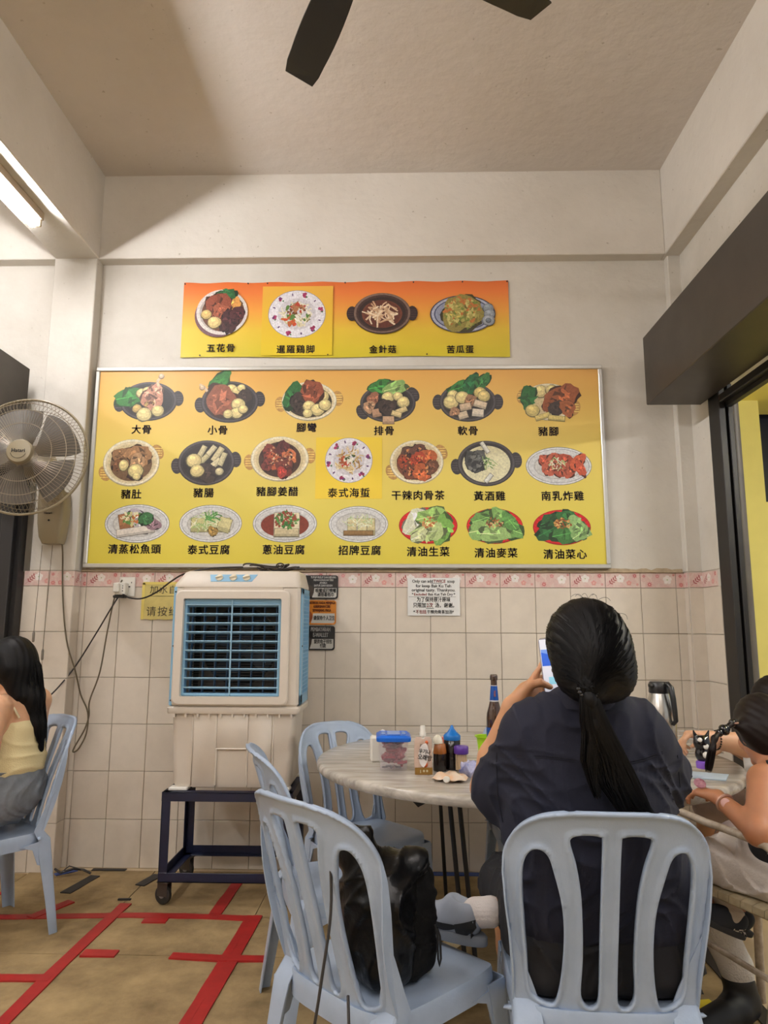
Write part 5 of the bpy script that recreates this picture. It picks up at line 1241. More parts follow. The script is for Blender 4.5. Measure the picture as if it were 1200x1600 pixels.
# ================================================================== MARBLE TABLE
def marble():
    m = bpy.data.materials.new('marble_laminate'); m.use_nodes = True; nt = m.node_tree; N = nt.nodes; L = nt.links; b = N['Principled BSDF']
    b.inputs['Roughness'].default_value = 0.22; g = N.new('ShaderNodeNewGeometry'); mp = N.new('ShaderNodeMapping'); mp.inputs['Scale'].default_value = (1.2, 9.0, 9.0); mp.inputs['Rotation'].default_value = (0, 0, 0.12)
    n = N.new('ShaderNodeTexNoise'); n.inputs['Scale'].default_value = 3.0; n.inputs['Detail'].default_value = 14; n.inputs['Roughness'].default_value = 0.6; n.inputs['Distortion'].default_value = 0.6
    r = N.new('ShaderNodeValToRGB'); r.color_ramp.elements[0].position = 0.32; r.color_ramp.elements[0].color = (*lin((150, 143, 134)), 1); r.color_ramp.elements[1].position = 0.66; r.color_ramp.elements[1].color = (*lin((206, 199, 188)), 1)
    e = r.color_ramp.elements.new(0.5); e.color = (*lin((180, 172, 160)), 1)
    L.new(g.outputs['Position'], mp.inputs['Vector']); L.new(mp.outputs['Vector'], n.inputs['Vector']); L.new(n.outputs['Fac'], r.inputs['Fac']); L.new(r.outputs['Color'], b.inputs['Base Color']); return m
TCX, TCY, TA, TB = 0.51, 3.085, 0.86, 0.735
tb = thing('dining_table', 'round marble patterned dining table with black folding legs', 'table', (TCX, TCY, 0))
M_marble = marble()
b = MB(); n = 96; rings = []
for dr, z in ((-0.03, 0.712), (-0.006, 0.714), (0.0, 0.722), (0.0, 0.738), (-0.004, 0.746), (-0.012, 0.750), (-0.05, 0.7505)):
    rings.append([((TA+dr)*math.cos(2*PI*k/n), (TB+dr)*math.sin(2*PI*k/n), z) for k in range(n)])
b.loft(rings); b.build('table_top', M_marble, tb)
def rod(p, q, r=0.009): 
    b = MB(); b.tube([p, q], r, 10); return b
for (x0, y0, x1, y1) in ((-0.335, -0.33, -0.272, -0.33), (-0.300, -0.33, -0.234, -0.33), (0.33, 0.34, 0.29, 0.40), (0.37, 0.30, 0.33, 0.36), (-0.34, 0.36, -0.30, 0.40), (0.36, -0.22, 0.31, -0.28)):
    rod((x0, y0, 0.71), (x1, y1, 0.006)).build('leg', M_blackmetal, tb)
b = MB(); b.box(-0.42, 0.42, -0.36, -0.33, 0.690, 0.7115, 0.002); b.box(-0.42, 0.42, 0.31, 0.34, 0.690, 0.7115, 0.002); b.prism([(-0.50, 0.7115), (-0.35, 0.7115), (-0.45, 0.66)], -0.46, -0.44)
separate(b.build('under_frame', M_blackmetal, tb))
TZ = 0.7505
def P_(px, py, z=TZ): p = on_z(px, py, z); return (float(p[0]), float(p[1]), z)

# ------------------------------------------------------------------ things on the table
def glassy(name, rgb, alpha_rough=0.05, tr=0.9, ior=1.3):
    return mat(name, rgb, alpha_rough, trans=tr, ior=ior)
# box of red spoons
t = thing('plastic_box', 'clear plastic box with bright blue lid full of dark red spoons', 'storage box', (-0.030, 2.83, TZ), math.radians(2))
def clear_mat(name, rgb, a):
    m = mat(name, rgb, 0.08, alpha=a); return m
b = MB(); 
def rr2(w_, d_, r, z): return rrect(-w_, w_, -d_, d_, r, z)
b.loft([rr2(0.048, 0.055, 0.012, 0.001), rr2(0.052, 0.060, 0.012, 0.006), rr2(0.058, 0.068, 0.012, 0.115), rr2(0.055, 0.065, 0.012, 0.115), rr2(0.050, 0.057, 0.012, 0.008)], cap=True); b.build('box_body', clear_mat('clear_plastic', (226, 214, 220), 0.14), t)
M_lid = mat('lid_blue', (22, 104, 214), 0.3, spec=0.5)
b = MB(); b.loft([rr2(0.064, 0.074, 0.014, 0.110), rr2(0.066, 0.076, 0.014, 0.116), rr2(0.066, 0.076, 0.014, 0.124), rr2(0.055, 0.064, 0.012, 0.132), rr2(0.052, 0.061, 0.012, 0.131)]); b.build('lid', M_lid, t)
b = MB(); b.box(-0.026, 0.026, -0.045, 0.045, 0.1305, 0.1345, 0.002); b.box(-0.047, -0.031, -0.035, 0.035, 0.1305, 0.1335, 0.002); b.box(0.031, 0.047, -0.035, 0.035, 0.1305, 0.1335, 0.002); b.build('lid_hatch', mat('lid_pale_blue', (104, 142, 208), 0.25), t)
M_spoon = mat('spoon_red', (150, 34, 50), 0.35); rg = random.Random(8)
for k in range(34):
    x, y, z = rg.uniform(-0.030, 0.030), rg.uniform(-0.040, 0.034), 0.030+0.070*(k/34)
    s = thing('red_spoon', 'dark red plastic spoon inside the blue lidded box', 'spoon', (t.location.x+x, t.location.y+y, TZ+z), rg.random()*6, group='red spoons in the box')
    s.rotation_euler = (rg.uniform(-.6, .6), rg.uniform(-.4, .4), rg.random()*6)
    b = MB(); vs = []; rings = []
    for i in range(7):
        a = i/6; wd = 0.022*math.sin(PI*max(0.08, min(0.92, a))); rings.append([(0.036*(a-0.5)*1.3, wd*math.cos(q), 0.006*math.sin(q)-0.004*math.sin(PI*a)) for q in [2*PI*j/8 for j in range(8)]])
    b.loft(rings); b.build('bowl', M_spoon, s)
for k in range(16):
    x, y, z = rg.uniform(0.0, 0.036), rg.uniform(-0.045, -0.02), 0.012+0.055*rg.random()
    s = thing('red_spoon', 'ribbed end of a red chopstick spoon inside the blue lidded box', 'spoon', (t.location.x+x, t.location.y+y, TZ+z), 0, group='spoon ends in the box')
    b = MB(); b.lathe([(0.002, -0.006), (0.0065, -0.004), (0.0065, 0.004), (0.002, 0.006)], 8); b.build('handle_end', M_spoon, s)
for k in range(5):
    s = thing('metal_clip', 'small grey metal piece at the bottom of the blue lidded box', 'cutlery', (t.location.x-0.03+0.012*k, t.location.y-0.042, TZ+0.014+0.004*(k % 2)), 0.6*k, group='metal pieces in the box')
    b = MB(); b.box(-0.012, 0.012, -0.004, 0.004, -0.002, 0.003, 0.001, M=RX(20*k)); b.build('blade', mat('grey_steel', (110, 112, 116), 0.3, metal=0.8), s)
# white tissue box behind
p = P_(590, 1180); t = thing('tissue_pack', 'white tissue pack standing behind the blue lidded box', 'tissue pack', (-0.075, 2.985, TZ), 0.1)
b = MB(); b.box(-0.05, 0.055, -0.03, 0.03, 0, 0.098, 0.006); b.build('pack', M_white, t)
b = MB(); b.loft([[(0.012*s*math.cos(a), 0.008*s*math.sin(a)+0.002*math.sin(3*a), z) for a in [2*PI*k/8 for k in range(8)]] for s, z in ((1.3, 0.097), (1.8, 0.108), (0.8, 0.120), (0.1, 0.124))]); b.build('tissue', mat('tissue', (236, 234, 230), 0.8), t)
# drink pouch standing
M_pouch = mat('pouch_film', (206, 178, 160), 0.22, noise=0.15, nscale=30, spec=0.6)
def pouch_mesh(w0, h0, d0, name, m, parent):
    b = MB(); rings = []; n = 20
    for i in range(13):
        v = i/12; z = h0*v; d = d0*(0.9*(1-v)**0.6+0.12) ; w_ = w0*(0.92+0.08*math.sin(PI*v))
        if v > 0.93: w_ *= 0.86
        rings.append([(w_*math.copysign(abs(math.cos(a))**0.75, math.cos(a)), d*math.copysign(abs(math.sin(a)), math.sin(a)), z) for a in [2*PI*k/n for k in range(n)]])
    b.loft(rings); return b.build(name, m, parent)
t = thing('drink_pouch', 'standing pale pink spout pouch drink with white cap and Korean lettering', 'drink pouch', (0.082, 2.735, TZ), math.radians(4))
pouch_mesh(0.034, 0.118, 0.020, 'pouch', M_pouch, t); t.scale = (1.0, 1.0, 1.13)
b = MB(); b.lathe([(0.0065, 0.112), (0.0065, 0.120), (0.012, 0.121), (0.012, 0.132), (0.0095, 0.135), (0.0095, 0.152), (0.008, 0.154)], 18, M=T(-0.001, 0, 0)); b.build('cap', M_white, t)
b = MB(); b.box(-0.0325, 0.0325, -0.0215, -0.0195, 0.002, 0.024, 0.0); b.build('label_band', mat('pouch_olive', (142, 104, 40), 0.3), t)
b = MB(); b.prism(blob_poly(0, 0.065, 0.030, 14, 0.15, 0.62, 1.25, -0.12, random.Random(2)), -0.0215, -0.0185, M=RX(3)); b.build('label_white', mat('pouch_white', (232, 226, 222), 0.35), t)
b = MB(); b.lathe([(0.009, 0), (0.009, 0.001)], 14, M=T(0.006, -0.0205, 0.033) @ RX(90)); b.lathe([(0.006, 0), (0.006, 0.001)], 14, M=T(0.012, -0.0135, 0.102) @ RX(90)); separate(b.build('printed_fruit', mat('pouch_orange', (214, 96, 40), 0.4), t))
join_meshes([text('쿠키', 0.013, WALLM(-0.003, -0.0195, 0.090) @ RZ(-8), M_tb, None, 't', bold=0.0004), text('우기나', 0.016, WALLM(0.003, -0.0268, 0.074) @ RZ(-8), M_tb, None, 't', bold=0.0004), text('오래방', 0.019, WALLM(0.003, -0.0262, 0.055) @ RZ(-8), M_tb, None, 't', bold=0.0005), text('▮ ● ●', 0.010, WALLM(0.0, -0.0222, 0.013), mat('print_grey', (196, 186, 150), 0.4), None, 't')], 'lettering', t)
# squeezed pouch lying
t = thing('crumpled_pouch', 'flattened empty drink pouch lying on the table with its cap towards us', 'drink pouch', (0.175, 2.625, TZ+0.010), math.radians(-14))
t.rotation_euler = (0, 0, math.radians(-18))
b = MB(); vs = []; nx_, ny_ = 12, 8; rg = random.Random(6)
for L__ in (0, 1):
    for i in range(nx_+1):
        for j in range(ny_+1):
            u = i/nx_*2-1; v = j/ny_*2-1; e_ = (1-u*u)*(1-v*v); vs.append((0.062*u*(1-0.06*v*v), 0.040*v*(1-0.12*(u > 0.7)), (1 if L__ else -0.5)*0.018*e_**0.6+0.006*math.sin(u*7+v*4)*(0.4+e_)+0.001))
st = (nx_+1)*(ny_+1); fs = [(i*(ny_+1)+j, (i+1)*(ny_+1)+j, (i+1)*(ny_+1)+j+1, i*(ny_+1)+j+1) for i in range(nx_) for j in range(ny_)]
b.add(vs, fs+[tuple(q+st for q in f) for f in fs], smooth=True); b.build('pouch', mat('pouch_cream', (226, 214, 198), 0.3, noise=0.5, nscale=20, rgb2=(222, 170, 120)), t)
b = MB(); b.lathe([(0.0065, 0), (0.0065, 0.008), (0.011, 0.009), (0.011, 0.022), (0.009, 0.024)], 16, M=T(0.0, -0.038, 0.003) @ RX(82)); b.build('cap', M_white, t)
text('오래방', 0.020, T(0.006, 0.0, 0.0265) @ RZ(8), M_tb, t, bold=0.0005)
# blue white wrapper
t = tag(sdf('snack_wrapper', [el((0.262, 2.70, TZ+0.026), (0.04, 0.025, 0.024), k=0.01), el((0.238, 2.69, TZ+0.03), (0.02, 0.018, 0.018), k=0.01), el((0.285, 2.72, TZ+0.02), (0.03, 0.03, 0.018), k=0.01)], mat('wrapper_blue', (210, 208, 226), 0.25, noise=0.6, nscale=22, rgb2=(90, 104, 176)), res=0.003, disp=lambda P: wrinkle(P, [(90, 40, 70, 0, 1), (-50, 80, 90, 1, 1)], 0.007)), 'crumpled blue and white snack wrapper beside the toothpick jar', 'wrapper')
# sauce bottles
M_soy = mat('soy_sauce', (20, 12, 10), 0.12, spec=0.6)
t = thing('sauce_bottle', 'brown sauce bottle with white nozzle behind the standing pouch', 'sauce bottle', (0.148, 2.80, TZ))
b = MB(); b.lathe([(0.0, 0.0), (0.024, 0.0), (0.026, 0.004), (0.026, 0.064)], 28); b.build('lower_bottle', M_soy, t)
b = MB(); b.lathe([(0.026, 0.064), (0.026, 0.068), (0.021, 0.098), (0.018, 0.101)], 28); b.build('upper_bottle', mat('amber_plastic', (150, 88, 36), 0.2, spec=0.5), t)
b = MB(); b.lathe([(0.019, 0.100), (0.019, 0.112), (0.014, 0.124), (0.006, 0.131), (0.0, 0.132)], 22, M=T(-0.008, 0, 0)); b.build('nozzle_cap', mat('cap_ivory', (226, 220, 200), 0.35), t)
t = thing('sauce_bottle', 'black sauce bottle with pointed bright blue squeeze top', 'sauce bottle', (0.197, 2.835, TZ))
b = MB(); b.lathe([(0.0, 0.0), (0.030, 0.0), (0.032, 0.004), (0.032, 0.108), (0.028, 0.112)], 30); b.build('bottle', M_soy, t)
b = MB(); b.lathe([(0.031, 0.108), (0.033, 0.110), (0.033, 0.124), (0.030, 0.128), (0.018, 0.138), (0.009, 0.150), (0.005, 0.160), (0.003, 0.163)], 30); b.build('squeeze_top', mat('cap_blue', (16, 110, 190), 0.3), t)
t = thing('sauce_bottle', 'sauce bottle with orange cap peeking between the two dark ones', 'sauce bottle', (0.175, 2.90, TZ))
b = MB(); b.lathe([(0.0, 0.0), (0.020, 0.0), (0.022, 0.004), (0.022, 0.085), (0.016, 0.09)], 20); b.build('bottle', M_soy, t)
b = MB(); b.lathe([(0.017, 0.088), (0.017, 0.105), (0.014, 0.108)], 20); b.build('cap', mat('cap_orange', (214, 90, 50), 0.4), t)
t = thing('toothpick_jar', 'clear jar of toothpicks with purple lid', 'toothpick jar', (0.228, 2.785, TZ))
b = MB(); b.lathe([(0.022, 0.0005), (0.024, 0.003), (0.024, 0.070), (0.0225, 0.070), (0.0225, 0.004)], 28, cap=False); b.build('jar', clear_mat('jar_clear', (226, 224, 216), 0.10), t)
b = MB(); b.lathe([(0.0265, 0.066), (0.0275, 0.068), (0.0275, 0.090), (0.024, 0.094)], 30); b.build('lid', mat('lid_purple', (84, 46, 140), 0.35), t)
M_pick = mat('toothpick_wood', (220, 182, 124), 0.7); rg = random.Random(9)
b = MB()
for k in range(90):
    a = rg.random()*6.3; r = 0.0205*math.sqrt(rg.random()); a2 = a+rg.uniform(-.5, .5)
    b.tube([(r*math.cos(a), r*math.sin(a), 0.003), (r*math.cos(a2), r*math.sin(a2), 0.064)], 0.0011, 4)
o = b.build('toothpicks', M_pick, t); o['kind'] = 'stuff'
# beer bottle
M_amber = mat('amber_glass', (58, 30, 12), 0.06, spec=0.8, coat=0.6)
t = thing('beer_bottle', 'tall brown glass bottle with blue neck label behind the raised arm', 'bottle', (0.388, 3.03, TZ))
b = MB(); b.lathe([(0.0, 0.0), (0.030, 0.0), (0.034, 0.005), (0.034, 0.165), (0.032, 0.185), (0.024, 0.212), (0.0185, 0.235), (0.0165, 0.262), (0.0135, 0.300), (0.0130, 0.318), (0.0160, 0.320), (0.0165, 0.334), (0.0145, 0.341), (0.012, 0.343)], 36); b.build('glass', M_amber, t)
M_lb = mat('label_blue', (30, 84, 170), 0.25, metal=0.3); M_ls = mat('label_silver', (206, 208, 214), 0.25, metal=0.5)
b = MB(); b.lathe([(0.0187, 0.238), (0.0166, 0.264), (0.0141, 0.296)], 32, cap=False); b.build('neck_label', M_lb, t)
b = MB(); b.lathe([(0.0192, 0.233), (0.0188, 0.2385)], 32, cap=False); b.lathe([(0.0142, 0.296), (0.0140, 0.299)], 32, cap=False); separate(b.build('label_edge', M_ls, t))
text('TIGER', 0.0095, T(0.0, -0.0172, 0.266) @ RX(90) @ RX(-6) @ RZ(-90), mat('label_orange', (214, 120, 60), 0.4), t, bold=0.0003)
b = MB(); b.lathe([(0.0345, 0.05), (0.0345, 0.13)], 32, cap=False); b.build('body_label', M_lb, t)
# green cup
t = thing('plastic_cup', 'lime green plastic cup behind the toothpick jar', 'cup', (0.345, 3.02, TZ))
b = MB(); b.lathe([(0.0, 0.0), (0.026, 0.0), (0.030, 0.06), (0.034, 0.088), (0.042, 0.094), (0.042, 0.097), (0.034, 0.094), (0.028, 0.06), (0.024, 0.004), (0, 0.004)], 32, cap=False); b.build('cup_body', mat('lime_plastic', (176, 226, 30), 0.35, sss=0.0), t)
# thermos
t = thing('thermos_jug', 'steel vacuum jug with black lid and handle behind the shoulder', 'jug', (1.12, 3.17, TZ), math.radians(-62))
M_steel = mat('brushed_steel', (190, 186, 178), 0.22, metal=0.9)
b = MB(); b.lathe([(0.0, 0.0), (0.060, 0.0), (0.064, 0.006), (0.064, 0.15), (0.060, 0.19), (0.044, 0.245), (0.040, 0.262)], 40); b.build('steel_body', M_steel, t)
b = MB(); b.lathe([(0.041, 0.258), (0.043, 0.262), (0.041, 0.300), (0.036, 0.306), (0.0, 0.308)], 36); b.box(-0.012, 0.012, -0.055, -0.03, 0.283, 0.300, 0.004); b.build('lid', mat('jug_black', (26, 26, 28), 0.35), t)
b = MB(); b.tube([(0.028, 0, 0.297), (0.050, 0, 0.300), (0.066, 0, 0.285), (0.074, 0, 0.24), (0.079, 0, 0.19), (0.082, 0, 0.15), (0.066, 0, 0.135)], [0.010, 0.011, 0.012, 0.012, 0.011, 0.010, 0.009], 10); b.build('handle', mat('jug_black', (26, 26, 28), 0.35), t)
# wire basket, red pen, paper sheet
t = thing('wire_basket', 'low white wire basket on the table right of the jug', 'basket', (1.33, 3.27, TZ), 0.05)
b = MB()
for z in (0.004, 0.04, 0.075): b.tube([(x, y, z) for x, y in ((-0.14, -0.07), (0.06, -0.07), (0.06, 0.07), (-0.14, 0.07))], 0.0022, 6, closed=True)
for x in [-0.14+0.025*k for k in range(9)]:
    for y in (-0.07, 0.07): b.tube([(x, y, 0.004), (x, y, 0.075)], 0.0012, 5)
b.build('wires', mat('wire_white', (206, 202, 196), 0.4, metal=0.3), t)
t = thing('red_pen', 'red pen lying on the table behind the jug side', 'pen', (1.10, 3.02, TZ+0.006), 0.3)
b = MB(); b.tube([(-0.06, 0, 0), (0.04, 0, 0)], 0.005, 8); b.tube([(0.04, 0, 0), (0.055, 0, 0)], [0.004, 0.001], 8); b.build('barrel', mat('pen_red', (186, 24, 36), 0.35), t)
t = thing('paper_menu', 'pale blue folded paper sheet on the table by the child', 'paper', (1.085, 2.74, TZ), math.radians(-24))
b = MB(); b.add([(-0.13, -0.05, 0.001), (0.10, -0.05, 0.001), (0.11, 0.06, 0.003), (-0.12, 0.07, 0.002), (-0.13, -0.05, 0.0025), (0.10, -0.05, 0.006), (0.11, 0.06, 0.006), (-0.12, 0.07, 0.004)], [(0,1,2,3), (4,5,6,7), (0,1,5,4), (1,2,6,5), (2,3,7,6), (3,0,4,7)]); b.build('folded_sheet', mat('paper_blue', (196, 214, 228), 0.5, noise=0.1, nscale=20), t)

# ================================================================== BAG AND BACKPACK ON THE FRONT CHAIR
M_bag = mat('black_plastic_bag', (9, 9, 10), 0.32, spec=0.3, bump=0.35, bscale=30)
M_bp = mat('backpack_cloth', (12, 12, 13), 0.85, bump=0.15, bscale=300, spec=0.2)
SZ = 0.436
bagd = [(26, 16, 6, 0, 1), (-18, 28, 8, 2, 1)]
o = sdf('plastic_bag', [bxp((-0.062, 1.905, SZ+0.115), (0.100, 0.062, 0.125), 0.05, R=RZ(-45)), rc((-0.075, 1.905, SZ+0.21), (-0.118, 1.885, SZ+0.325), 0.070, 0.018), rc((-0.05, 1.915, SZ+0.22), (0.035, 1.935, SZ+0.262), 0.058, 0.035), rc((-0.118, 1.885, SZ+0.31), (-0.130, 1.885, SZ+0.350), 0.018, 0.012), rc((-0.10, 1.885, SZ+0.31), (-0.088, 1.88, SZ+0.345), 0.016, 0.010), rc((-0.10, 1.89, SZ+0.25), (-0.15, 1.90, SZ+0.29), .03, .012)], M_bag, k=0.04, res=0.005, disp=lambda P: wrinkle(P, bagd, 0.008), cut=[(0, 0, -1, -(SZ+0.002))])
tag(o, 'shiny black plastic bag standing on the front empty chair', 'plastic bag')
bp = thing('backpack', 'black cloth backpack on the front empty chair beside the plastic bag', 'backpack', (-0.028, 0.0, 0))
o = sdf('pack_body', [bxp((0.035, 1.945, SZ+0.098), (0.072, 0.058, 0.100), 0.030, R=RZ(-35)), el((0.005, 1.955, SZ+0.225), (0.075, 0.06, 0.045)), el((0.055, 1.985, SZ+0.20), (0.05, 0.045, 0.045)), rc((0.015, 1.955, SZ+0.255), (0.045, 1.965, SZ+0.240), 0.025, 0.026), rc((0.06, 1.98, SZ+.215), (.088, 1.985, SZ+.205), .026, .022)], M_bp, bp, k=0.03, res=0.005, disp=lambda P: wrinkle(P, [(30, 20, 25, 0, 1), (-20, 30, 40, 2, 0.6)], 0.008), cut=[(0, 0, -1, -(SZ+0.002))])
b = MB(); b.tube([(0.112, 1.895, SZ+0.125), (0.118, 1.890, SZ+0.10), (0.119, 1.888, SZ+0.05), (0.122, 1.886, SZ+0.035), (0.126, 1.890, SZ+0.05), (0.124, 1.892, SZ+0.10), (0.116, 1.895, SZ+0.12)], 0.003, 6); b.build('zip_cord', mat('cord_black', (24, 24, 26), 0.5), bp)
b = MB(); b.box(-0.02, 0.025, -0.004, 0.0, -0.004, 0.004, 0.001, M=T(0.0, 1.893, SZ+0.190) @ RZ(-35)); b.build('yellow_tag', mat('tag_cream', (220, 210, 150), 0.5), bp)
cable('charging_cable', 'thin black cord hanging from the backpack behind the front empty chair', [(-0.165, 1.73, 0.78), (-0.158, 1.70, 0.66), (-0.175, 1.66, 0.52), (-0.19, 1.64, 0.40), (-0.195, 1.65, 0.2)], 0.0035, M_cab)
cable('charging_cable', 'second black cord hanging below the front empty chair', [(-0.12, 1.74, 0.47), (-0.115, 1.70, 0.44), (-0.11, 1.69, 0.36), (-0.10, 1.70, 0.2)], 0.0035, M_cab)

# ================================================================== PEOPLE
M_skin = mat('skin_warm', (206, 152, 112), 0.5, noise=0.10, nscale=30, sss=0.12)
M_skin2 = mat('skin_child', (188, 128, 92), 0.5, noise=0.10, nscale=30, sss=0.12)
M_skin3 = mat('skin_pale', (216, 166, 130), 0.5, noise=0.10, nscale=30, sss=0.12)
M_hair = mat('black_hair', (13, 12, 13), 0.5, spec=0.18, noise=0.3, nscale=60)
M_hair2 = mat('dark_brown_hair', (28, 20, 18), 0.5, spec=0.2, noise=0.3, nscale=60)
M_shirt = mat('navy_cotton', (22, 25, 44), 0.9, noise=0.18, nscale=20, bump=0.10, bscale=500)
M_short = mat('black_shorts', (20, 20, 26), 0.85, noise=0.2, nscale=16)
M_sock = mat('white_sock', (220, 212, 208), 0.9, bump=0.3, bscale=300)
M_eye = mat('eye_white', (226, 222, 214), 0.2); M_iris = mat('iris_dark', (30, 20, 16), 0.2); M_lip = mat('lip', (170, 90, 80), 0.45)
def tm_(M, p): return tuple(M @ Vector(p))
def head_prims(M, s=1.0):
    R = M.to_3x3(); g = lambda x, y, z: tm_(M, (x*s, y*s, z*s)); r = lambda *a: tuple(q*s for q in a)
    return [el(g(0, -.008, .018), r(.076, .094, .100), R, .01), el(g(0, .022, -.055), r(.053, .062, .058), R, .03), rc(g(0, .085, .008), g(0, .104, -.030), .007*s, .012*s, .014),
            el(g(.079, -.012, -.014), r(.010, .020, .031), R, .006), el(g(-.079, -.012, -.014), r(.010, .020, .031), R, .006),
            el(g(0, .082, -.060), r(.024, .012, .010), R, .010), el(g(0, .072, -.098), r(.022, .018, .016), R, .02), el(g(.032, .074, -.028), r(.024, .02, .022), R, .02), el(g(-.032, .074, -.028), r(.024, .02, .022), R, .02),
            ('neg', _vec(g(.031, .094, .004)), _vec(r(.016, .012, .010)), np.array(R, dtype=np.float32), .01), ('neg', _vec(g(-.031, .094, .004)), _vec(r(.016, .012, .010)), np.array(R, dtype=np.float32), .01)]
def face_parts(M, s, parent):
    for sx in (-1, 1):
        b = MB(); b.lathe([(0.011*s*math.cos(a), 0.011*s*math.sin(a)) for a in [math.radians(-88+16*k) for k in range(12)]], 14, M=M @ T(sx*.031*s, .081*s, .004*s)); e = b.build('eye', M_eye, parent)
        b = MB(); b.lathe([(0.0, 0), (0.0055*s, 0.0), (0.004*s, 0.0015), (0, 0.002)], 12, M=M @ T(sx*.031*s, .0915*s, .004*s) @ RX(-90)); b.build('iris', M_iris, e)
        b = MB(); b.tube([tm_(M, (sx*x*s, y*s, z*s)) for x, y, z in ((.014, .092, .022), (.030, .091, .028), (.046, .083, .022))], 0.0022, 5); b.build('eyebrow', M_hair, parent)
    b = MB(); b.tube([tm_(M, (x*s, y*s, z*s)) for x, y, z in ((-.022, .088, -.060), (-.01, .0945, -.058), (.0, .095, -.060), (.01, .0945, -.058), (.022, .088, -.060))], [.001, .0035, .004, .0035, .001], 6); b.build('lips', M_lip, parent)
def hand_prims(wr, f, n, side, s=1.0, curl=(0.5, 0.6, 0.4), tcurl=0.4):
    """fingers along f, palm faces n, thumb on +side"""
    wr = Vector(wr); f = Vector(f).normalized(); n = Vector(n); n = (n-f*n.dot(f)).normalized(); t = f.cross(n)
    if t.dot(Vector(side)) < 0: t = -t
    P = []; k = .006
    for i, (o, kn, ls, r) in enumerate(((.027, .082, (.040, .024, .020), .0085), (.009, .087, (.044, .028, .021), .0088), (-.009, .084, (.041, .026, .020), .0084), (-.026, .076, (.032, .020, .018), .0076))):
        b0 = wr+t*(o*0.55*s); b1 = wr+f*(kn*s)+t*(o*s); P.append(rc(tuple(b0), tuple(b1), .0165*s, .0115*s, .012))
        d = f.copy(); p = b1; a = 0
        for j in range(3):
            a += curl[j]*(1+0.12*i); d = f*math.cos(a)+n*math.sin(a); q = p+d*(ls[j]*s); P.append(rc(tuple(p), tuple(q), r*s*(1-.08*j), r*s*(.92-.08*j), k)); p = q
    b0 = wr+f*(.018*s)+t*(.018*s); b1 = b0+(f*.55+t*.75+n*.25).normalized()*(.042*s); b2 = b1+(f*.85+t*(.4-tcurl)+n*(.3+tcurl*.6)).normalized()*(.032*s); b3 = b2+(f*.8+t*(.1-tcurl)+n*(.5+tcurl*.5)).normalized()*(.026*s)
    P += [rc(tuple(b0), tuple(b1), .015*s, .0115*s, .010), rc(tuple(b1), tuple(b2), .0108*s, .0095*s, k), rc(tuple(b2), tuple(b3), .0095*s, .0078*s, k)]
    return P
def strands(name, parent, m, guides, n, spread, r=0.0011, seg=12, rg=None, jitter=0.25, sides=3):
    """hair strands following guide curves; guides: list of (points, radius at each point)"""
    rg = rg or random.Random(1); mb = MB()
    for k in range(n):
        P, R_ = rg.choice(guides); L_ = len(P); a = rg.random()*6.3; d = math.sqrt(rg.random()); pts = []; ph = rg.random()*6
        end = rg.uniform(0.82, 1.0)
        for i in range(seg+1):
            t = i/seg*end*(L_-1); i0 = min(int(t), L_-2); u = t-i0; p = Vector(P[i0]).lerp(Vector(P[i0+1]), u); rr = R_[i0]+(R_[i0+1]-R_[i0])*u
            aa = a+jitter*math.sin(i*0.5+ph); pts.append(p+Vector((math.cos(aa)*rr*d, math.sin(aa)*rr*d*spread, 0.15*math.sin(aa)*rr)))
        mb.tube(pts, [r*(1-0.6*(i/seg)**3) for i in range(seg+1)], sides, cap=False)
    o = mb.build(name, m, parent, smooth=True, fixn=False); o['kind'] = 'stuff'; return o

# ------------------------------------------------------------------ person with the ponytail
per = thing('person', 'person seen from behind in navy shirt with long black ponytail, holding up a phone', 'person', (0, 0, 0))
HM = T(.458, 1.775, 1.238) @ RZ(6) @ RX(-6)
arm = [rc((.31, 1.84, 1.02), (.235, 2.045, .855), .040, .038), rc((.232, 2.05, .852), (.254, 2.01, .94), .040, .041), rc((.254, 2.01, .94), (.302, 1.975, 1.078), .041, .027)]
handL = [rc((.302, 1.975, 1.078), (.345, 1.992, 1.118), .026, .028, .015), rc((.318, 1.975, 1.098), (.347, 1.958, 1.138), .018, .013, .012), rc((.347, 1.958, 1.138), (.374, 1.952, 1.146), .0125, .0105, .006), rc((.374, 1.952, 1.146), (.402, 1.958, 1.134), .0105, .0085, .006),
         rc((.345, 1.995, 1.125), (.372, 2.004, 1.162), .013, .009, .01), rc((.372, 2.004, 1.162), (.392, 2.004, 1.192), .009, .0085, .005), rc((.392, 2.004, 1.192), (.418, 2.001, 1.200), .0085, .0075, .005),
         rc((.352, 1.998, 1.118), (.392, 2.012, 1.152), .013, .009, .01), rc((.392, 2.012, 1.152), (.424, 2.008, 1.168), .009, .0085, .005), rc((.424, 2.008, 1.168), (.448, 2.000, 1.170), .0085, .0075, .005),
         rc((.350, 1.996, 1.108), (.396, 2.008, 1.128), .013, .009, .01), rc((.396, 2.008, 1.128), (.428, 2.005, 1.140), .009, .008, .005), rc((.428, 2.005, 1.140), (.452, 1.996, 1.142), .008, .007, .005),
         rc((.342, 1.988, 1.098), (.388, 1.992, 1.106), .013, .0085, .01), rc((.388, 1.992, 1.106), (.412, 1.990, 1.109), .0085, .008, .005), rc((.412, 1.990, 1.109), (.430, 1.984, 1.112), .008, .007, .005)]
armR = [rc((.62, 1.85, 1.03), (.695, 2.04, .855), .046, .038), rc((.695, 2.04, .855), (.63, 2.36, .79), .038, .023)]
handR = hand_prims((.63, 2.36, .79), (-.35, .9, -.05), (0, 0, -1), (-1, 0, 0), 0.95, (.25, .35, .3))
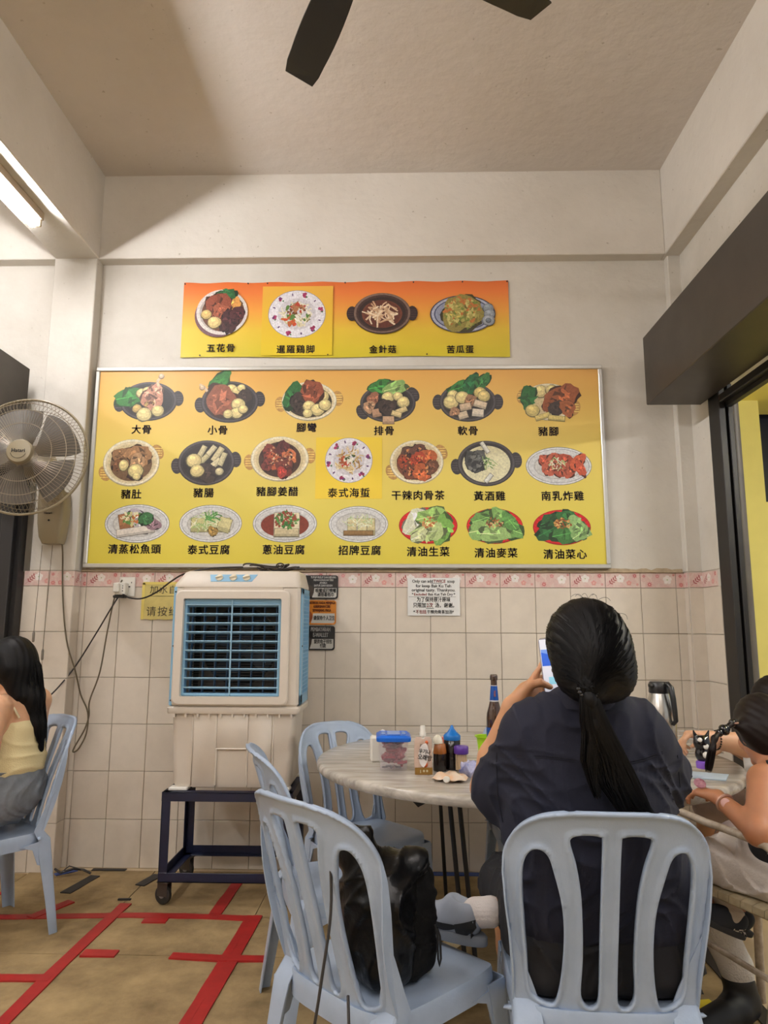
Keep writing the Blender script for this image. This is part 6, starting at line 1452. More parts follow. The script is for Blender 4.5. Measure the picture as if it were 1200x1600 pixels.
body = head_prims(HM, 1.0)+[rc((.458, 1.79, 1.17), (.458, 1.83, 1.07), .055, .062, .03), rc((.34, 1.85, 1.02), (.58, 1.85, 1.02), .065, .065, .05), el((.46, 1.86, .88), (.15, .10, .20), k=.05), el((.46, 1.93, .60), (.16, .115, .16), k=.05)]+arm+handL+armR+handR
# right leg crossed over: shin shows with sock; left leg down to the floor
legs = [rc((.55, 1.98, .54), (.62, 2.28, .64), .080, .058), rc((.62, 2.28, .64), (.40, 2.12, .575), .055, .050), rc((.40, 2.12, .575), (.30, 2.068, .535), .048, .038), rc((.30, 2.068, .535), (.20, 2.085, .515), .036, .030),
        rc((.38, 1.98, .53), (.33, 2.40, .50), .080, .056), rc((.33, 2.40, .50), (.36, 2.46, .28), .054, .052), rc((.36, 2.46, .28), (.35, 2.44, .09), .05, .034), rc((.35, 2.44, .06), (.34, 2.58, .035), .034, .026)]
sdf('body', body+legs, M_skin, per, k=0.02, res=0.0045)
face_parts(HM, 1.0, per)
shirt = [el((.455, 1.85, .965), (.185, .125, .17), k=.06), el((.47, 1.875, .80), (.215, .145, .20), k=.06), bxp((.50, 1.915, .64), (.235, .135, .11), .09, k=.05), rc((.335, 1.845, 1.035), (.575, 1.85, 1.035), .072, .072, .05), rc((.40, 1.80, 1.085), (.52, 1.80, 1.085), .05, .05, .04),
         rc((.325, 1.86, 1.00), (.292, 1.965, .885), .076, .086, .04), rc((.60, 1.86, 1.01), (.672, 1.99, .905), .080, .088, .04),
         rc((.292, 1.965, .885), (.275, 1.985, .865), .088, .086, .03), rc((.672, 1.99, .905), (.688, 2.02, .89), .088, .084, .03)]
def shirt_disp(P):
    x, y, z = P[:,0], P[:,1], P[:,2]; back = np.clip((1.90-y)/0.08, 0, 1)
    d = -0.0022*np.exp(-((z-0.985+0.02*np.sin((x-.45)*9))/0.0035)**2)*back + 0.0015*np.exp(-((z-0.978+0.02*np.sin((x-.45)*9))/0.006)**2)*back
    g = np.exp(-np.clip(0.98-z, 0, 1)/0.05)*(z < .98); d += 0.0012*np.sin(x*430)*g*back*((np.abs(x-.33) < .05) | (np.abs(x-.58) < .06))
    lm = np.clip((.40-x)/.08, 0, 1); rm = np.clip((x-.52)/.08, 0, 1)
    d += wrinkle(P, [(34, 10, 26, 0, 1.0), (-26, 14, 34, 2.0, .8)], 0.007)*np.maximum(lm, rm)
    d += wrinkle(P, [(9, 0, 22, 1.0, 1.0), (22, 0, -9, 0.4, .8)], 0.006)*(1-np.maximum(lm, rm))
    return d
hol = [('neg', _vec((.225, 2.055, .93)), _vec((.035, .04, .08)), None, .01)]
sdf('shirt', shirt, M_shirt, per, k=0.03, res=0.005, disp=shirt_disp, cut=None)
b = MB(); rings = []
for q, (r, z, y0) in enumerate(((.072, 1.085, 1.812), (.068, 1.105, 1.800), (.064, 1.128, 1.793), (.067, 1.132, 1.791), (.072, 1.118, 1.796), (.078, 1.092, 1.806))):
    rings.append([(.452+r*1.08*math.cos(a), y0+r*math.sin(a), z-0.012*math.sin(a)+0.004*math.cos(2*a)) for a in [2*PI*k/36 for k in range(36)]])
b.loft(rings, cap=False); b.build('collar', M_shirt, per)
shbv = BVHTree.FromObject([o_ for o_ in per.children if o_.name.startswith('shirt')][0], bpy.context.evaluated_depsgraph_get())
def on_shirt(px, py, off=0.001):
    d = Vector(ray(px, py)).normalized(); h = shbv.ray_cast(Vector(CAM), d)
    return None if h[0] is None else h[0]+h[1]*off
b = MB()
for dy_ in (0, 3.2):
    for line in (((742, 1183), (775, 1182), (810, 1180), (850, 1181), (890, 1186), (930, 1192)), ((985, 1190), (1010, 1184), (1035, 1174), (1062, 1160))):
        pts = [on_shirt(px, py+dy_) for px, py in line]; pts = [p for p in pts if p is not None]
        if len(pts) > 1: b.tube(pts, 0.0011, 5)
for line in (((779, 1140), (776, 1190), (778, 1240), (786, 1285)), ((1050, 1140), (1058, 1180), (1062, 1230))):
    pts = [on_shirt(px, py) for px, py in line]; pts = [p for p in pts if p is not None]
    if len(pts) > 1: b.tube(pts, 0.0012, 5)
b.build('yoke_seam', mat('seam_navy', (14, 15, 28), 0.95), per)['kind'] = 'stuff'
# undershirt edge at the left of the collar
sdf('shorts', [bxp((.50, 1.97, .52), (.225, .172, .11), .08, k=.04), rc((.55, 1.97, .545), (.62, 2.29, .645), .098, .082, .03), rc((.62, 2.29, .645), (.415, 2.13, .60), .078, .082, .03), rc((.415, 2.13, .60), (.355, 2.11, .575), .082, .080, .03), rc((.38, 1.98, .53), (.33, 2.38, .50), .098, .082, .03)], M_short, per, k=.03, res=.006, disp=lambda P: wrinkle(P, [(24, 12, 20, 0, 1), (-20, 30, 14, 1, .7)], .010), cut=[(0, 0, -1, -0.437)])
sdf('sock', [rc((.243, 2.070, .528), (.205, 2.083, .520), .039, .037), rc((.205, 2.083, .520), (.190, 2.098, .505), .036, .033)], M_sock, per, k=.01, res=.0035, disp=lambda P: 0.0012*np.sin(((P[:,0]-.2)*.2+(P[:,1]-2)*1.0+(P[:,2]-.5)*.9)*520)*(P[:,0] > .20))
SM = Matrix.Translation((.182, 2.088, .508)) @ Matrix.Rotation(math.radians(138), 4, 'Z') @ Matrix.Rotation(math.radians(2), 4, 'Y') @ Matrix.Rotation(math.radians(0), 4, 'X')
def shoe(M, parent, mu, ms, name='shoe', s=1.0, low=False):
    g = lambda x, y, z: tm_(M, (x*s, y*s, z*s)); R = M.to_3x3()
    up = sdf(name, [rc(g(.0, 0, -.012), g(.07, 0, -.018), .040*s, .038*s, .03), rc(g(.07, 0, -.018), g(.15, .0, -.028), .040*s, .034*s, .03), rc(g(.15, 0, -.030), g(.20, .0, -.034), .036*s, .028*s, .03), rc(g(-.015, 0, .010), g(.045, 0, .022), .034*s, .030*s, .02)]+[('neg', _vec(g(.01, 0, .075)), _vec((.05*s, .026*s, .045*s)), np.array(R, dtype=np.float32), .008)], mu, parent, k=.02, res=.004)
    n = 28; b = MB(); rings = []
    for z, e in ((-.062, 0.98), (-.058, 1.0), (-.040, 1.0), (-.036, .96)):
        rings.append([g(.088+.150*e*math.cos(a), (.046+.006*math.cos(a))*e*math.sin(a)*(1.0), z+(.004 if math.cos(a) > .6 else 0)) for a in [2*PI*k/n for k in range(n)]])
    b.loft(rings); so = b.build('sole', ms, up); return up
M_shoe = mat('sneaker_grey', (150, 158, 172), 0.6, noise=0.08, nscale=40)
sh = shoe(SM, per, M_shoe, mat('sole_grey', (128, 134, 144), 0.6))
# black curved mark and heel patch on the side facing us (local +y side after the turn)
b = MB(); n = 18; up_, lo_ = [], []
for i in range(n+1):
    t = i/n; x = -0.005+0.125*t; up_.append((x, -.012-.003*math.sin(PI*t)+.030*max(0, (t-.66)/.34)**1.5)); lo_.append((x+.006*t, -.017-.017*math.sin(PI*min(1, t*1.08))**1.2+.028*max(0, (t-.84)/.16)**1.2))
poly = up_+lo_[::-1]
bv = BVHTree.FromObject(sh, bpy.context.evaluated_depsgraph_get())
def wrap_strip(top, bot, side, off, M):
    """two rows of local (x,z) points pressed on to the shoe's side"""
    vs = []; rows = 5
    for (xa, za), (xb, zb) in zip(top, bot):
        for j in range(rows):
            u = j/(rows-1); x = xa+(xb-xa)*u; z = za+(zb-za)*u
            o_ = Vector(tm_(M, (x, side*0.12, z))); d_ = (M.to_3x3() @ Vector((0, -side, 0))).normalized()
            hit = bv.ray_cast(o_, d_); p = hit[0] if hit[0] is not None else o_+d_*0.08
            vs.append(tuple(p-d_*off))
    nn = len(top); return vs, [(i*rows+j, (i+1)*rows+j, (i+1)*rows+j+1, i*rows+j+1) for i in range(nn-1) for j in range(rows-1)]
b = MB(); vs, fs = wrap_strip(up_, lo_, 1, 0.0022, SM); b.add(vs, fs, smooth=True)
vs, fs = wrap_strip([(x, .008-.02*(x+.045)/.06) for x in (-.044, -.03, -.015, .0, .015)], [(x, -.036) for x in (-.040, -.03, -.015, .0, .015)], 1, 0.0018, SM); b.add(vs, fs, smooth=True)
separate(b.build('curved_mark', mat('mark_black', (24, 24, 26), 0.6), sh))
# other shoe flat on the floor
SM2 = Matrix.Translation((.35, 2.44, .066)) @ Matrix.Rotation(math.radians(95), 4, 'Z')
shoe(SM2, per, M_shoe, mat('sole_grey', (128, 134, 144), 0.6))
# hair: cap, gathered bottom, ponytail
hc = (.457, 1.762, 1.258)
def hair_disp(P):
    return 0.0014*np.sin(np.arctan2(P[:,0]-.44, P[:,2]-1.155)*46+P[:,1]*40)
sdf('hair', [el((.455, 1.765, 1.262), (.097, .108, .103), k=.03), el((.456, 1.715, 1.225), (.090, .072, .085), k=.04), rc((.455, 1.70, 1.19), (.427, 1.676, 1.158), .070, .030, .05), rc((.50, 1.72, 1.18), (.44, 1.68, 1.156), .05, .028, .03), el((.425, 1.715, 1.185), (.060, .045, .055), k=.03), el((.475, 1.715, 1.175), (.055, .045, .05), k=.03), ('neg', _vec((.458, 1.90, 1.215)), _vec((.085, .095, .10)), None, .02)], M_hair, per, k=.04, res=.005, disp=hair_disp)
pt = [(.424, 1.660, 1.160), (.426, 1.650, 1.135), (.438, 1.660, 1.08), (.462, 1.672, 1.02), (.492, 1.684, .96), (.525, 1.690, .905), (.550, 1.694, .865)]
sdf('ponytail', chain(pt, [.014, .012, .013, .013, .010, .006, .003]), M_hair, per, k=.02, res=.0045)
rg = random.Random(21)
strands('hair_strands', per, M_hair, [(pt, [.013, .022, .034, .042, .044, .036, .022]), (pt[:-1]+[(.585, 1.685, .83)], [.013, .022, .034, .042, .040, .034, .02]), (pt[:4]+[(.475, 1.68, .95), (.50, 1.685, .90), (.515, 1.69, .86)], [.013, .022, .034, .04, .036, .024, .012]), (pt[:3]+[(.43, 1.672, 1.0), (.437, 1.68, .95), (.445, 1.685, .91)], [.013, .02, .03, .026, .016, .008])], 900, 0.5, rg=rg, seg=14, r=0.0011, jitter=0.12)
mb = MB()
# strands combed over the cap towards the tie
capbv = BVHTree.FromObject([o_ for o_ in per.children if o_.name.startswith('hair') and 'strand' not in o_.name][0], bpy.context.evaluated_depsgraph_get())
for k in range(620):
    a = rg.uniform(-2.2, 2.2); st = Vector((.458+.09*math.sin(a), 1.80-.03*abs(math.cos(a)), 1.262+.10*math.cos(a))); en = Vector((.426+rg.uniform(-.014, .014), 1.664, 1.160+rg.uniform(-.01, .01))); pts = []
    for i in range(11):
        t = i/10; p = st.lerp(en, t)+Vector((0, -0.09*math.sin(PI*t), 0.035*math.sin(PI*t)*math.cos(a))); h = capbv.find_nearest(p)
        if h[0] is not None: p = h[0]+h[1]*(0.0009+0.0008*rg.random())
        pts.append(p)
    mb.tube(pts, [0.0008]*10+[.0005], 3, cap=False)
for k in range(14):   # flyaways at the crown and the right side
    a = rg.uniform(-1.0, 1.0) if k < 7 else rg.uniform(1.7, 2.5); base = Vector((.458+.098*math.sin(a), 1.76, 1.262+.102*math.cos(a)))
    out = Vector((math.sin(a), rg.uniform(-.4, .4), math.cos(a))); tan = Vector((math.cos(a), 0, -math.sin(a)))*rg.choice([-1, 1]); L_ = rg.uniform(.015, .035)
    if k >= 7: tan = Vector((.3, 0, -1))
    mb.tube([base+out*(0.012*math.sin(PI*t*0.8))*1.0+tan*L_*t for t in [i/6 for i in range(7)]], [.0005]*7, 3, cap=False)
o = mb.build('combed_strands', M_hair, per, smooth=True, fixn=False); o['kind'] = 'stuff'
b = MB()
for k in range(16):
    a = 2*PI*k/16; b.lathe([(0.0, -.006), (.005, -.003), (.006, 0), (.005, .003), (0, .006)], 8, M=T(.424+.021*math.cos(a), 1.652+.006*math.sin(3*a), 1.156+.018*math.sin(a)))
b.tube([(.424+.018*math.cos(a), 1.654, 1.156+.015*math.sin(a)) for a in [2*PI*k/20 for k in range(20)]], .006, 8, closed=True)
b.build('hair_tie', mat('tie_black', (20, 20, 24), 0.15, spec=0.8), per)
b = MB(); b.tube([(.374+.006*math.cos(a), 1.768, 1.190+.006*math.sin(a)) for a in [2*PI*k/16 for k in range(16)]], .0016, 6, closed=True); b.build('earring', mat('earring_silver', (206, 206, 214), 0.15, metal=1.0), per)
# phone
ph = thing('phone', 'white edged smartphone with lit screen held up in the left hand', 'phone', (.422, 1.985, 1.190)); ph.rotation_euler = (math.radians(6), math.radians(-5), math.radians(-14))
b = MB(); b.prism([(p[0], p[1]) for p in [(x, y) for x, y, z in rrect(-.037, .037, -.076, .076, .010, 0)]], -0.0042, 0.0042); b.build('phone_body', mat('phone_silver', (196, 196, 204), 0.25, metal=0.4), ph)
M_scr = bpy.data.materials.new('lit_screen'); M_scr.use_nodes = True; nt = M_scr.node_tree; bs = nt.nodes['Principled BSDF']; at = nt.nodes.new('ShaderNodeAttribute'); at.attribute_name = 'Col'; nt.links.new(at.outputs['Color'], bs.inputs['Base Color']); nt.links.new(at.outputs['Color'], bs.inputs['Emission Color']); bs.inputs['Emission Strength'].default_value = 0.55
b = MB(); b.flat([(-.034, -.072), (.034, -.072), (.034, .072), (-.034, .072)], -0.0046, (222, 226, 238)); b.flat([(-.033, .0), (.033, .0), (.033, .045), (-.033, .045)], -0.0047, (120, 156, 230)); b.flat([(-.033, .0), (.01, .0), (-.01, .03), (-.033, .038)], -0.0048, (56, 104, 214)); b.flat([(-.02, -.05), (.03, -.05), (.03, -.03), (-.02, -.03)], -0.0047, (150, 214, 236)); b.build('screen', M_scr, ph)

# ------------------------------------------------------------------ woman at the far left
wo = thing('person', 'woman with long straight black hair in cream tank top seated at far left', 'person', (-0.022, 0, 0))
WM = T(-1.705, 3.12, 1.115) @ RZ(78) @ RX(4)
wb = head_prims(WM, .95)+[rc((-1.69, 3.13, 1.05), (-1.68, 3.16, .96), .050, .055, .03), rc((-1.68, 3.03, .945), (-1.66, 3.32, .945), .052, .052, .04), el((-1.67, 3.17, .82), (.095, .15, .16), k=.05), el((-1.67, 3.17, .60), (.10, .145, .12), k=.05),
     rc((-1.675, 3.00, .945), (-1.665, 2.94, .77), .052, .047, .03), rc((-1.665, 2.94, .77), (-1.90, 2.96, .80), .044, .026, .02), rc((-1.66, 3.33, .945), (-1.70, 3.40, .74), .048, .042, .03), rc((-1.70, 3.40, .74), (-1.93, 3.30, .80), .04, .026, .02),
     rc((-1.70, 3.06, .55), (-2.08, 2.98, .50), .085, .06, .03), rc((-2.08, 2.98, .50), (-2.05, 2.97, .10), .055, .035, .02), rc((-2.05, 2.97, .06), (-2.18, 2.95, .035), .035, .026, .02),
     rc((-1.72, 3.26, .55), (-2.10, 3.24, .50), .085, .06, .03), rc((-2.10, 3.24, .50), (-2.06, 3.23, .10), .055, .035, .02), rc((-2.06, 3.23, .06), (-2.19, 3.21, .035), .035, .026, .02)]
wb += hand_prims((-1.90, 2.96, .80), (-1, 0, .1), (0, .3, -1), (0, 1, 0), .95, (.3, .4, .3))+hand_prims((-1.93, 3.30, .80), (-1, 0, .1), (0, -.3, -1), (0, -1, 0), .95, (.3, .4, .3))
sdf('body', wb, M_skin3, wo, k=.02, res=.005)
face_parts(WM, .95, wo)
sdf('tank_top', [el((-1.672, 3.17, .80), (.103, .158, .16), k=.05), el((-1.668, 3.17, .70), (.112, .166, .10), k=.05)], mat('cream_knit', (222, 206, 158), 0.85, bump=0.2, bscale=200), wo, k=.03, res=.0055, disp=lambda P: wrinkle(P, [(10, 8, 40, 0, 1)], .006), cut=[(0, 0, 1, .925), (0, 0, -1, -.640)])
b = MB(); b.tube([(-1.60, 3.055, .90), (-1.655, 3.045, .99), (-1.715, 3.05, .985), (-1.76, 3.06, .91)], .0055, 6); b.tube([(-1.60, 3.28, .90), (-1.65, 3.29, .99), (-1.71, 3.29, .985), (-1.76, 3.28, .91)], .0055, 6); separate(b.build('strap', mat('cream_knit2', (226, 212, 176), 0.8), wo))
sdf('denim_skirt', [el((-1.675, 3.17, .60), (.125, .180, .15), k=.04), rc((-1.70, 3.07, .555), (-1.95, 3.00, .53), .102, .088, .03), rc((-1.72, 3.25, .555), (-1.96, 3.24, .53), .102, .088, .03)], mat('grey_denim', (122, 128, 136), 0.85, noise=0.25, nscale=30, bump=0.15, bscale=300), wo, k=.03, res=.0055, disp=lambda P: wrinkle(P, [(26, 20, 16, 0, 1), (-14, 26, 22, 1, .8)], .008), cut=[(0, 0, 1, .690), (0, 0, -1, -.437)])
b = MB(); b.tube([(-1.676+.108*math.cos(a), 3.17+.157*math.sin(a), .683) for a in [2*PI*k/30 for k in range(30)]], .013, 6, closed=True); b.build('waistband', mat('grey_denim', (122, 128, 136), 0.85), wo)
whr = [el((-1.690, 3.13, 1.135), (.100, .098, .108), k=.03), rc((-1.665, 3.14, 1.09), (-1.618, 3.16, .98), .076, .056, .04), rc((-1.618, 3.16, .98), (-1.588, 3.17, .86), .054, .040, .04), rc((-1.588, 3.17, .86), (-1.565, 3.18, .755), .042, .018, .03), rc((-1.67, 3.07, 1.10), (-1.64, 3.09, .99), .04, .03, .03), ('neg', _vec((-1.79, 3.10, 1.095)), _vec((.085, .085, .095)), None, .02)]
sdf('hair', whr, M_hair, wo, k=.04, res=.005, disp=lambda P: 0.0015*np.sin(P[:,1]*240+P[:,0]*60))
gp = [(-1.66, 3.13, 1.22), (-1.625, 3.14, 1.10), (-1.605, 3.155, .98), (-1.578, 3.165, .86), (-1.56, 3.175, .745)]
strands('hair_strands', wo, M_hair, [(gp, [.03, .060, .052, .042, .028])], 300, 1.0, rg=rg, seg=12)

# ------------------------------------------------------------------ child on the metal chair
kid = thing('person', 'child with beaded pigtail in black tank top and white shorts at lower right', 'person', (0, 0, 0))
KM = T(1.165, 2.385, .958) @ RZ(8) @ RX(-16)
kb = head_prims(KM, .86)+[rc((1.16, 2.36, .93), (1.165, 2.32, .86), .040, .045, .03), rc((1.105, 2.27, .835), (1.24, 2.34, .835), .042, .042, .04), el((1.175, 2.30, .72), (.105, .085, .14), k=.04), el((1.18, 2.28, .58), (.115, .10, .10), k=.04),
     rc((1.095, 2.262, .838), (1.020, 2.155, .715), .042, .037, .02), rc((1.020, 2.155, .715), (.985, 2.33, .772), .036, .022, .015), rc((1.26, 2.35, .835), (1.34, 2.44, .72), .040, .034, .02), rc((1.34, 2.44, .72), (1.32, 2.62, .775), .033, .021, .015),
     rc((1.14, 2.30, .545), (.985, 2.47, .545), .072, .052, .03), rc((.985, 2.47, .545), (1.035, 2.47, .42), .050, .036, .02), rc((1.22, 2.36, .545), (1.08, 2.55, .545), .072, .052, .03), rc((1.08, 2.55, .545), (1.11, 2.55, .36), .05, .034, .02)]
kb += hand_prims((.985, 2.33, .772), (-.42, .80, .04), (0.1, 0, -1), (1, .4, 0), .80, (.35, .45, .3))+hand_prims((1.32, 2.62, .775), (-.2, .9, .0), (0, 0, -1), (-1, 0, 0), .80, (.3, .4, .3))
sdf('body', kb, M_skin2, kid, k=.018, res=.0045)
face_parts(KM, .86, kid)
sdf('tank_top', [el((1.178, 2.30, .715), (.113, .094, .145), k=.04), el((1.18, 2.29, .62), (.118, .105, .08), k=.04)], mat('black_cotton', (18, 18, 20), 0.85), kid, k=.03, res=.005, disp=lambda P: wrinkle(P, [(20, 12, 30, 0, 1)], .005), cut=[(0, 0, 1, .835)])
b = MB(); b.tube([(1.13, 2.215, .80), (1.118, 2.245, .872), (1.135, 2.30, .885), (1.12, 2.36, .83)], .009, 6); b.tube([(1.235, 2.255, .80), (1.225, 2.29, .872), (1.22, 2.34, .88), (1.20, 2.38, .83)], .009, 6); separate(b.build('strap', MATS['black_cotton'], kid))
sdf('shorts', [el((1.18, 2.285, .565), (.130, .118, .085), k=.03), rc((1.14, 2.30, .55), (1.04, 2.41, .555), .090, .082, .03), rc((1.22, 2.36, .55), (1.13, 2.48, .555), .088, .08, .03)], mat('white_ruffle', (206, 196, 186), 0.85, bump=0.3, bscale=120), kid, k=.02, res=.005, disp=lambda P: wrinkle(P, [(30, 20, 12, 0, 1), (-16, 30, 24, 1, 1)], .012), cut=[(0, 0, -1, -.497)])
# checked slip-on shoes with grey sock, feet tucked back under the seat
M_gsock = mat('grey_sock', (176, 164, 150), 0.9, bump=0.3, bscale=200)
sdf('sock', [rc((1.03, 2.45, .455), (1.045, 2.415, .395), .036, .034)], M_gsock, kid, k=.01, res=.004, disp=lambda P: wrinkle(P, [(10, 10, 90, 0, 1)], .003))
M_chk = bpy.data.materials.new('checked_canvas'); M_chk.use_nodes = True; nt = M_chk.node_tree; ck = nt.nodes.new('ShaderNodeTexChecker'); ck.inputs['Scale'].default_value = 85; ck.inputs['Color1'].default_value = (*lin((26, 28, 34)), 1); ck.inputs['Color2'].default_value = (*lin((200, 196, 188)), 1); tcn = nt.nodes.new('ShaderNodeTexCoord'); nt.links.new(tcn.outputs['Object'], ck.inputs['Vector']); nt.links.new(ck.outputs['Color'], nt.nodes['Principled BSDF'].inputs['Base Color'])
M_kshoe = mat('shoe_dark_canvas', (30, 34, 42), 0.8)
KS = Matrix.Translation((1.05, 2.41, .385)) @ Matrix.Rotation(math.radians(168), 4, 'Z') @ Matrix.Rotation(math.radians(-22), 4, 'Y')
ks = shoe(KS, kid, M_kshoe, mat('sole_black', (40, 40, 42), 0.7), s=.70)
b = MB(); bv = BVHTree.FromObject(ks, bpy.context.evaluated_depsgraph_get())
vs, fs = wrap_strip([(x, -.006-.004*i) for i, x in enumerate((-.030, -.02, -.008, .005))], [(x, -.024) for x in (-.030, -.02, -.008, .005)], 1, .001, KS); b.add(vs, fs); vs, fs = wrap_strip([(x, .004-.10*(x-.09)) for x in (.09, .105, .12, .135)], [(x, -.022) for x in (.09, .105, .12, .135)], 1, .001, KS); b.add(vs, fs); separate(b.build('checked_panel', M_chk, ks))
# second shoe hidden deeper
KS2 = Matrix.Translation((1.125, 2.53, .345)) @ Matrix.Rotation(math.radians(160), 4, 'Z') @ Matrix.Rotation(math.radians(-20), 4, 'Y')
shoe(KS2, kid, M_kshoe, mat('sole_black', (40, 40, 42), 0.7), s=.70)
# hair with side pigtail, beads
def kt(x, y, z): return tm_(KM, (x*.86, y*.86, z*.86))
KR = np.array(KM.to_3x3(), dtype=np.float32)
sdf('hair', [('el', _vec(kt(0, -.012, .030)), _vec((.079, .096, .098)), KR, .03), ('el', _vec(kt(0, -.055, -.01)), _vec((.074, .055, .08)), KR, .03), rc(kt(-.055, -.045, .005), (1.060, 2.335, .985), .045, .012, .03), ('neg', _vec(kt(0, .125, -.035)), _vec((.075, .075, .095)), KR, .02)], M_hair2, kid, k=.03, res=.005, disp=lambda P: 0.0013*np.sin(P[:,0]*170+P[:,2]*210))
pg = [(1.058, 2.332, 1.0), (1.035, 2.318, .990), (1.012, 2.305, .978), (.985, 2.290, .968), (.965, 2.275, .955), (.950, 2.262, .925), (.935, 2.255, .880)]
sdf('pigtail', chain(pg, [.010, .007, .009, .007, .009, .007, .003]), M_hair2, kid, k=.01, res=.004)
strands('hair_strands', kid, M_hair2, [(pg[4:]+[(.930, 2.25, .86)], [.006, .012, .013, .009])], 90, .8, rg=rg, seg=8, r=.0009)
M_bead = mat('black_bead', (14, 14, 18), 0.15, spec=0.7)
for i, (c, r) in enumerate((((1.046, 2.325, .995), .013), ((1.020, 2.309, .982), .012), ((1.008, 2.302, .977), .018), ((.990, 2.293, .970), .012))):
    b = MB(); b.lathe([(r*math.cos(a), r*.8*math.sin(a)) for a in [math.radians(-90+20*k) for k in range(10)]], 14, M=T(*c) @ RY(55)); b.build('bead', M_bead, kid)
b = MB(); b.tube([(1.05+.012*math.cos(a), 2.326+.012*math.sin(a), .996) for a in [2*PI*k/12 for k in range(12)]], .003, 6, closed=True); b.build('hair_band', mat('band_tan', (170, 130, 110), 0.6), kid)
# watch and hand sticker
b = MB(); wd = Vector((-.035, .175, .057)).normalized(); wc = Vector((.992, 2.295, .762)); u1 = wd.cross(Vector((0, 0, 1))).normalized(); v1 = wd.cross(u1)
b.tube([wc+u1*.026*math.cos(a)+v1*.026*math.sin(a) for a in [2*PI*k/20 for k in range(20)]], .0045, 6, closed=True); wt = b.build('watch_strap', mat('rose_strap', (206, 168, 150), 0.3, metal=0.4), kid)
b = MB(); b.lathe([(0.0, 0), (.014, 0), (.014, .007), (.011, .009), (0, .009)], 20, M=T(.982, 2.268, .768) @ RX(78) @ RY(-20)); b.build('watch_face', mat('watch_pink', (216, 170, 160), 0.25), wt)
b = MB(); b.lathe([(0.0, 0), (.019, 0), (.018, .003), (0, .004)], 20, M=T(.955, 2.383, .800) @ RX(38) @ RZ(30)); b.build('hand_badge', mat('badge_pink', (226, 176, 190), 0.3, noise=.5, nscale=60, rgb2=(150, 70, 90)), kid)
# metal tube chair with woven seat
mc = thing('tube_chair', 'cream metal tube chair with woven cord seat under the child', 'chair', (0, 0, 0))
M_tube = mat('cream_enamel', (196, 184, 168), 0.45, noise=0.25, nscale=30, rgb2=(150, 136, 116)); M_cord = mat('woven_cord', (184, 168, 134), 0.8, noise=0.25, nscale=40)
def qn(px, py, Y): return Vector(on_y(px, py, Y))
b = MB(); b.tube([(.83, 2.52, .72), (.885, 2.40, .715), (.93, 2.30, .705), (.975, 2.20, .702), (1.02, 2.125, .690), (1.06, 2.08, .655), (1.07, 2.075, .58), (1.06, 2.09, .50)], .0115, 12); b.build('back_rail', M_tube, mc)
b = MB(); b.tube([(1.075, 2.115, .48), (1.03, 2.15, .30), (1.005, 2.16, .12), (.995, 2.165, 0.0)], .0145, 12); b.build('leg', M_tube, mc)
b = MB(); b.tube([(1.41, 2.30, .48), (1.42, 2.28, .2), (1.43, 2.27, 0.0)], .0145, 12); b.build('leg', M_tube, mc)
b = MB(); b.tube([(.915, 2.50, .48), (.90, 2.56, .2), (.885, 2.60, 0.0)], .0145, 12); b.build('leg', M_tube, mc)
b = MB(); b.tube([(1.24, 2.66, .48), (1.25, 2.70, .2), (1.26, 2.73, 0.0)], .0145, 12); b.build('leg', M_tube, mc)
b = MB(); b.tube([(1.02, 2.155, .33), (.90, 2.545, .33)], .009, 8); b.build('stretcher', M_tube, mc)
b = MB(); cor = [(.935, 2.47), (1.085, 2.13), (1.42, 2.29), (1.25, 2.65)]; b.tube([(x, y, .478) for x, y in cor], .012, 10, closed=True); b.build('seat_frame', M_tube, mc)
def lerp2(a, c, t): return (a[0]+(c[0]-a[0])*t, a[1]+(c[1]-a[1])*t)
for k in range(9):
    a = lerp2(cor[0], cor[1], (k+.5)/9); c = lerp2(cor[3], cor[2], (k+.5)/9); mb = MB(); d = Vector((a[0]-c[0], a[1]-c[1], 0)).normalized(); w_ = 0.0195; e = Vector((cor[1][0]-cor[0][0], cor[1][1]-cor[0][1], 0)).normalized()
    prof = [Vector((a[0], a[1], .463))-d*.0, Vector((a[0], a[1], .463))+d*.013+Vector((0, 0, .008)), Vector((a[0], a[1], .490))+d*.010, Vector((a[0], a[1], .4935))-d*.01, Vector((c[0], c[1], .4935))+d*.01, Vector((c[0], c[1], .490))-d*.01, Vector((c[0], c[1], .463))]
    vs = [tuple(p-e*w_) for p in prof]+[tuple(p+e*w_) for p in prof]; n = len(prof); mb.add(vs, [(i, i+1, n+i+1, n+i) for i in range(n-1)]); o = mb.build('woven_band', M_cord, mc, smooth=False)
    so_ = o.modifiers.new('thick', 'SOLIDIFY'); so_.thickness = 0.003

